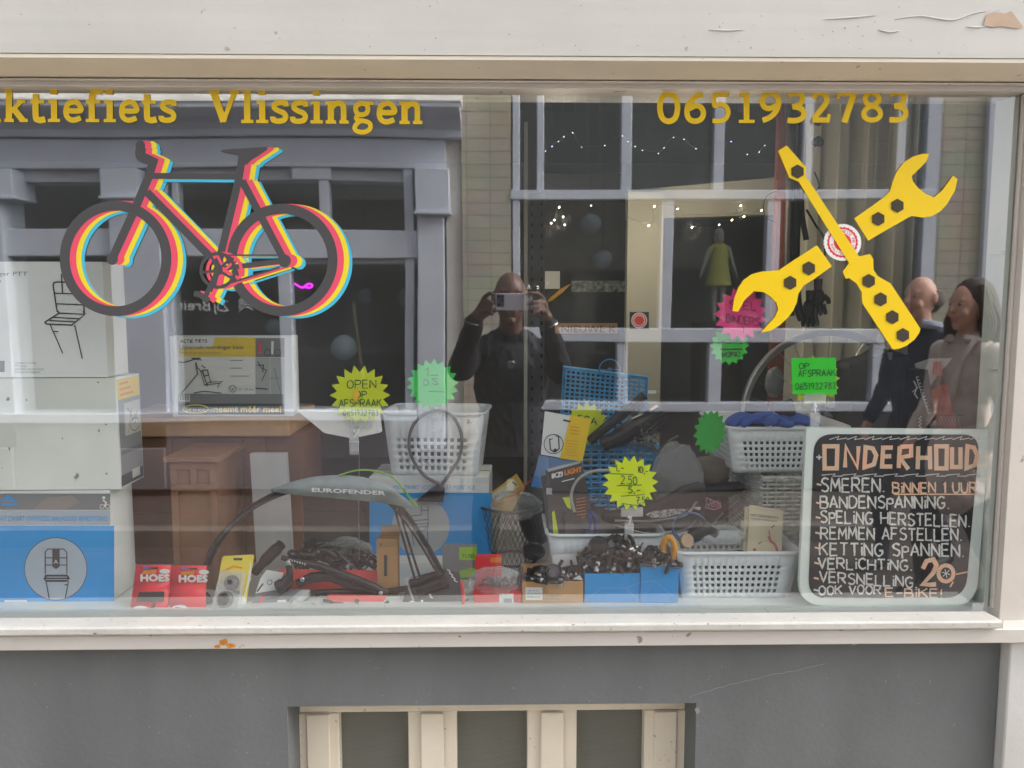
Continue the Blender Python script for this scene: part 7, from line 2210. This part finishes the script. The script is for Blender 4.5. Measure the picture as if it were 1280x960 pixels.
# ================================================================== DEEPER IN THE SHOP
YU = .72
t = thing('shelf_upright', 'thin pale metal strip standing upright beside a dark perforated rail', 'upright', W(657, 606, YU))
m = MB(); m.box((X(655, 380, YU), YU, Z(657, 606, YU)), (X(659.5, 380, YU), YU + .012, Z(657, 152, YU))); m.build('strip', M('strip_greige', C(190, 184, 168), .45), t)
m = MB(); x0, x1 = X(661, 380, YU + .02), X(681, 380, YU + .02); z0, z1 = Z(660, 612, YU), Z(660, 240, YU)
m.box((x0, YU + .02, z0), (x1, YU + .024, z1)); m.build('perforated_rail', M('rail_dark', C(72, 72, 74), .5), t)
m = MB(); F = Frame((0, YU + .0195, 0))
for k in range(26):
    for u in (665, 677):
        F.rect(m, u - 1.3, 252 + 13.6 * k, u + 1.3, 256.5 + 13.6 * k, 0, lift=.001)
m.build('slot', M('slot_black', C(14, 14, 15), .9), t, recalc=False)
YPg = 1.48
t = thing('pegboard', 'dark display board inside the shop carrying papers, a ruler strip and a wooden sign', 'board', W(730, 480, YPg))
m = MB(); a, b = W(676, 480, YPg), W(783, 250, YPg); m.box((a.x, YPg, 0.4), (b.x, YPg + .03, b.z + .1)); m.build('panel', M('pegboard_dark', C(50, 50, 52), .8, var=.2), t)
def pinned(name, label, u0, v0, u1, v1, mat, y=YPg - .006, rot=None):
    a, b = W(u0, v1, y), W(u1, v0, y)
    m = MB(); m.box((a.x, y, a.z), (b.x, y + .003, b.z))
    return tag(m.build(name, mat, loc=(a.x, y, a.z)), label, 'notice')
pinned('note_paper', 'narrow pale note left of a wider note on the dark board', 668, 338, 676.5, 361, paper_white)
pinned('note_paper', 'wider pale note beside the narrow note on the dark board', 680, 339, 700, 361, paper_white)
o = pinned('text_strip', 'pale strip covered in small print on the dark board', 714, 351, 782, 365, M('strip_print', C(150, 156, 150), .7, var=.7, scale=60, dark=C(60, 62, 60)))
m = MB(); a, b = W(685, 377, YPg - .02), W(713, 355, YPg - .02); m.tube([a, a.lerp(b, .15), a.lerp(b, .6), b], [.002, .008, .009, .001], 8)
tag(m.build('yellow_pointer', M('pointer_yellow', C(236, 180, 70), .5), loc=a), 'slender yellow orange wooden pointer slanting on the dark board', 'pointer')
t = thing('wooden_sign', 'wooden plank sign with dark capital letters at the foot of the dark board', 'sign', W(733, 417, YPg - .02))
m = MB(); a, b = W(694, 417, YPg - .02), W(772, 404, YPg - .02); m.box((a.x, YPg - .02, a.z), (b.x, YPg - .004, b.z)); m.build('plank', M('sign_wood', C(206, 164, 122), .7, var=.2, scale=12), t)
m = MB(); F = Frame((0, YPg - .021, 0)); F.text(m, 'NIEUWE K', 702, 415.5, 770, 9, 0); m.build('lettering', ink_dark, t, recalc=False)
F = Frame((0, 1.198, 0)); m = MB(); F.rect(m, 787, 390, 811, 411, 0); F.disc(m, 799, 400.5, 10, 1); F.disc(m, 799, 400.5, 8.6, 2); F.disc(m, 799, 400.5, 7.4, 1); F.disc(m, 799, 400.5, 6.2, 2); F.poly(m, [(792, 400), (799, 396), (806, 400), (799, 405)], 3)
tag(m.build('square_sticker', [M('sticker_black', C(44, 40, 42), .5), M('sticker_pale', C(226, 206, 206), .5), M('sticker_pink', C(196, 90, 96), .5), ink_red], loc=W(799, 411, 1.198), recalc=False), 'black square sticker with a pink round emblem on the beige pillar board', 'sticker')
# red brown post with hanging tubes and gloves
YR = .95
m = MB(); m.box((X(966, 400, YR), YR, ZP - .35), (X(982, 400, YR), YR + .03, 2.53)); m.box((X(964, 400, YR), YR - .004, Z(970, 215, YR)), (X(985, 400, YR), YR - .0005, Z(970, 225, YR)))
tag(m.build('wooden_post', M('post_redbrown', C(126, 66, 50), .6, var=.2, scale=10), loc=(X(974, 400, YR), YR, ZP - .35)), 'red brown wooden post inside the shop next to hanging black tubes', 'post')
snake = M('snakeskin_rubber', C(60, 58, 54), .5, var=.5, scale=160, bump=.5, bscale=120)
for k, (pts, r, lab) in enumerate((([(986, 128), (987, 240), (985, 330), (988, 395)], .013, 'first scaly black tube hanging beside the red brown post'), ([(994, 126), (996, 240), (994, 330), (997, 380), (1003, 400)], .014, 'second scaly black tube, right of the first hanging one'), ([(1003, 130), (1004, 190), (1002, 260), (1008, 300)], .009, 'short scaly black tube hanging furthest from the red brown post'))):
    m = MB(); m.tube(along(pts, .90 + .02 * k, 8), r, 10); tag(m.build('inner_tube', snake, loc=W(*pts[0], .9)), lab, 'inner tube', 'scaly black tubes hanging by the post')
m = MB(); m.tube(along([(978, 236), (960, 244), (954, 258), (958, 272), (968, 277)], .93), .0015, 5); m.tube(along([(1008, 262), (1020, 282), (1030, 298), (1031, 320)], .93), .004, 6); m.tube(along([(1018, 215), (1024, 232), (1018, 240)], .93), .0025, 6)
tag(m.build('black_lashing', black_rubber, loc=W(990, 250, .93)), 'thin black cords looping around the hanging tubes', 'cord')
def dark_glove(label, u, v):
    c = W(u, v, .92)
    t = thing('work_glove', label, 'glove', c, 'black gloves hanging on the tubes')
    m = MB(); m.ell(c, (.024, .012, .032))
    for j in range(4):
        k0 = c + V((-.018 + .012 * j, 0, -.022)); m.tube([k0, k0 + V((.003 * (j - 1), -.004, -.022)), k0 + V((.004 * (j - 1), -.008, -.038 + .003 * abs(j - 1)))], [.0085, .008, .006], 8)
    m.tube([c + V((.02, 0, .006)), c + V((.034, -.004, -.008)), c + V((.036, -.006, -.020))], [.009, .008, .006], 8)
    m.tube([c + V((0, 0, .026)), c + V((0, 0, .06))], [.020, .024], 12, flat=.5)
    m.build('hand', M('glove_black', C(40, 38, 38), .8, var=.2), t); return t
dark_glove('black glove hanging lower left beside the spanner sticker', 1012, 386); dark_glove('black glove hanging slightly higher on the right of its pair', 1022, 372)
for k, (u, v) in enumerate(((1020, 152), (1022, 178))):
    c = W(u, v, .94); m = MB()
    for j in range(3):
        m.ell(c + V((.008 * j - .008, -.004 * (j % 2), .006 * (j % 2))), (.012, .009, .014))
    tag(m.build('rubber_plug', black_rubber, loc=c), ('upper black rubber knob cluster hanging under the phone number', 'lower black rubber knob cluster hanging under the phone number')[k], 'knob')
# string lights
bulb_w, bulb_o, bulb_b = M('bulb_cool', (1.0, .95, .88), .4, emit=1.8), M('bulb_warm', (1.0, .70, .28), .4, emit=7.0), M('bulb_blue', (.25, .35, 1.0), .4, emit=5.0)
def lights(label, dots, y, r, mt, wire_sag):
    t = thing('string_lights', label, 'string lights', W(dots[0][0], dots[0][1], y))
    for u, v, k, tilt in dots:
        c = W(u, v, y); m = MB(); m.ell(c, (r * 1.0, r, r * (1.6 if tilt else 1.0)), rot_euler(0, tilt, 0), nu=8, nv=6); m.build('bulb', (mt, bulb_o, bulb_b)[k], t)
    if wire_sag:                                        # the lit lamps' own light
        for k in range(0, len(dots), 3):
            ld = bpy.data.lights.new('bulb_light', 'POINT'); ld.energy = wire_sag; ld.color = (1.0, .86, .68); ld.shadow_soft_size = .03
            lo = bpy.data.objects.new('bulb_light', ld); COL.objects.link(lo); lo.parent = t
            lo.location = W(dots[k][0], dots[k][1] + 4, y - .01) - ROOT[t.name]
    m = MB(); P_ = sorted(dots); m.tube(catmull([W(u, v - 1.6, y + .004) for u, v, *_ in P_], 4), .0004, 4); m.build('wire', black_plastic, t)
lights('cool white and blue fairy lights strung across the dark top of the shop', [(682, 189, 0, 0), (690, 183, 2, 0), (698, 177, 0, 0), (705, 171, 0, 0), (716, 166, 0, 0), (727, 184, 0, 0), (756, 182, 0, 0), (778, 170, 0, 0), (785, 177, 2, 0), (794, 183, 0, 0), (803, 188, 0, 0), (823, 192, 0, 0), (830, 185, 0, 0), (842, 172, 0, 0), (855, 174, 0, 0), (870, 186, 0, 0), (914, 177, 2, 0), (934, 193, 0, 0), (949, 190, 0, 0), (956, 182, 0, 0)], 1.0, .0012, bulb_w, 0)
lights('warm fairy lights glowing before the dark board and the beige pillar board', [(689, 279, 0, 0), (693, 275, 0, 0), (699, 259, 0, 20), (704, 271, 0, 0), (706, 281, 0, 0), (739, 257, 0, 0), (811, 282, 1, 35), (818, 258, 1, 35), (847, 261, 0, 60), (865, 284, 0, 60), (899, 281, 0, 50), (915, 275, 1, 55), (926, 257, 1, 55), (930, 271, 1, 55), (952, 263, 1, 60)], .85, .0022, bulb_w, 0.42)
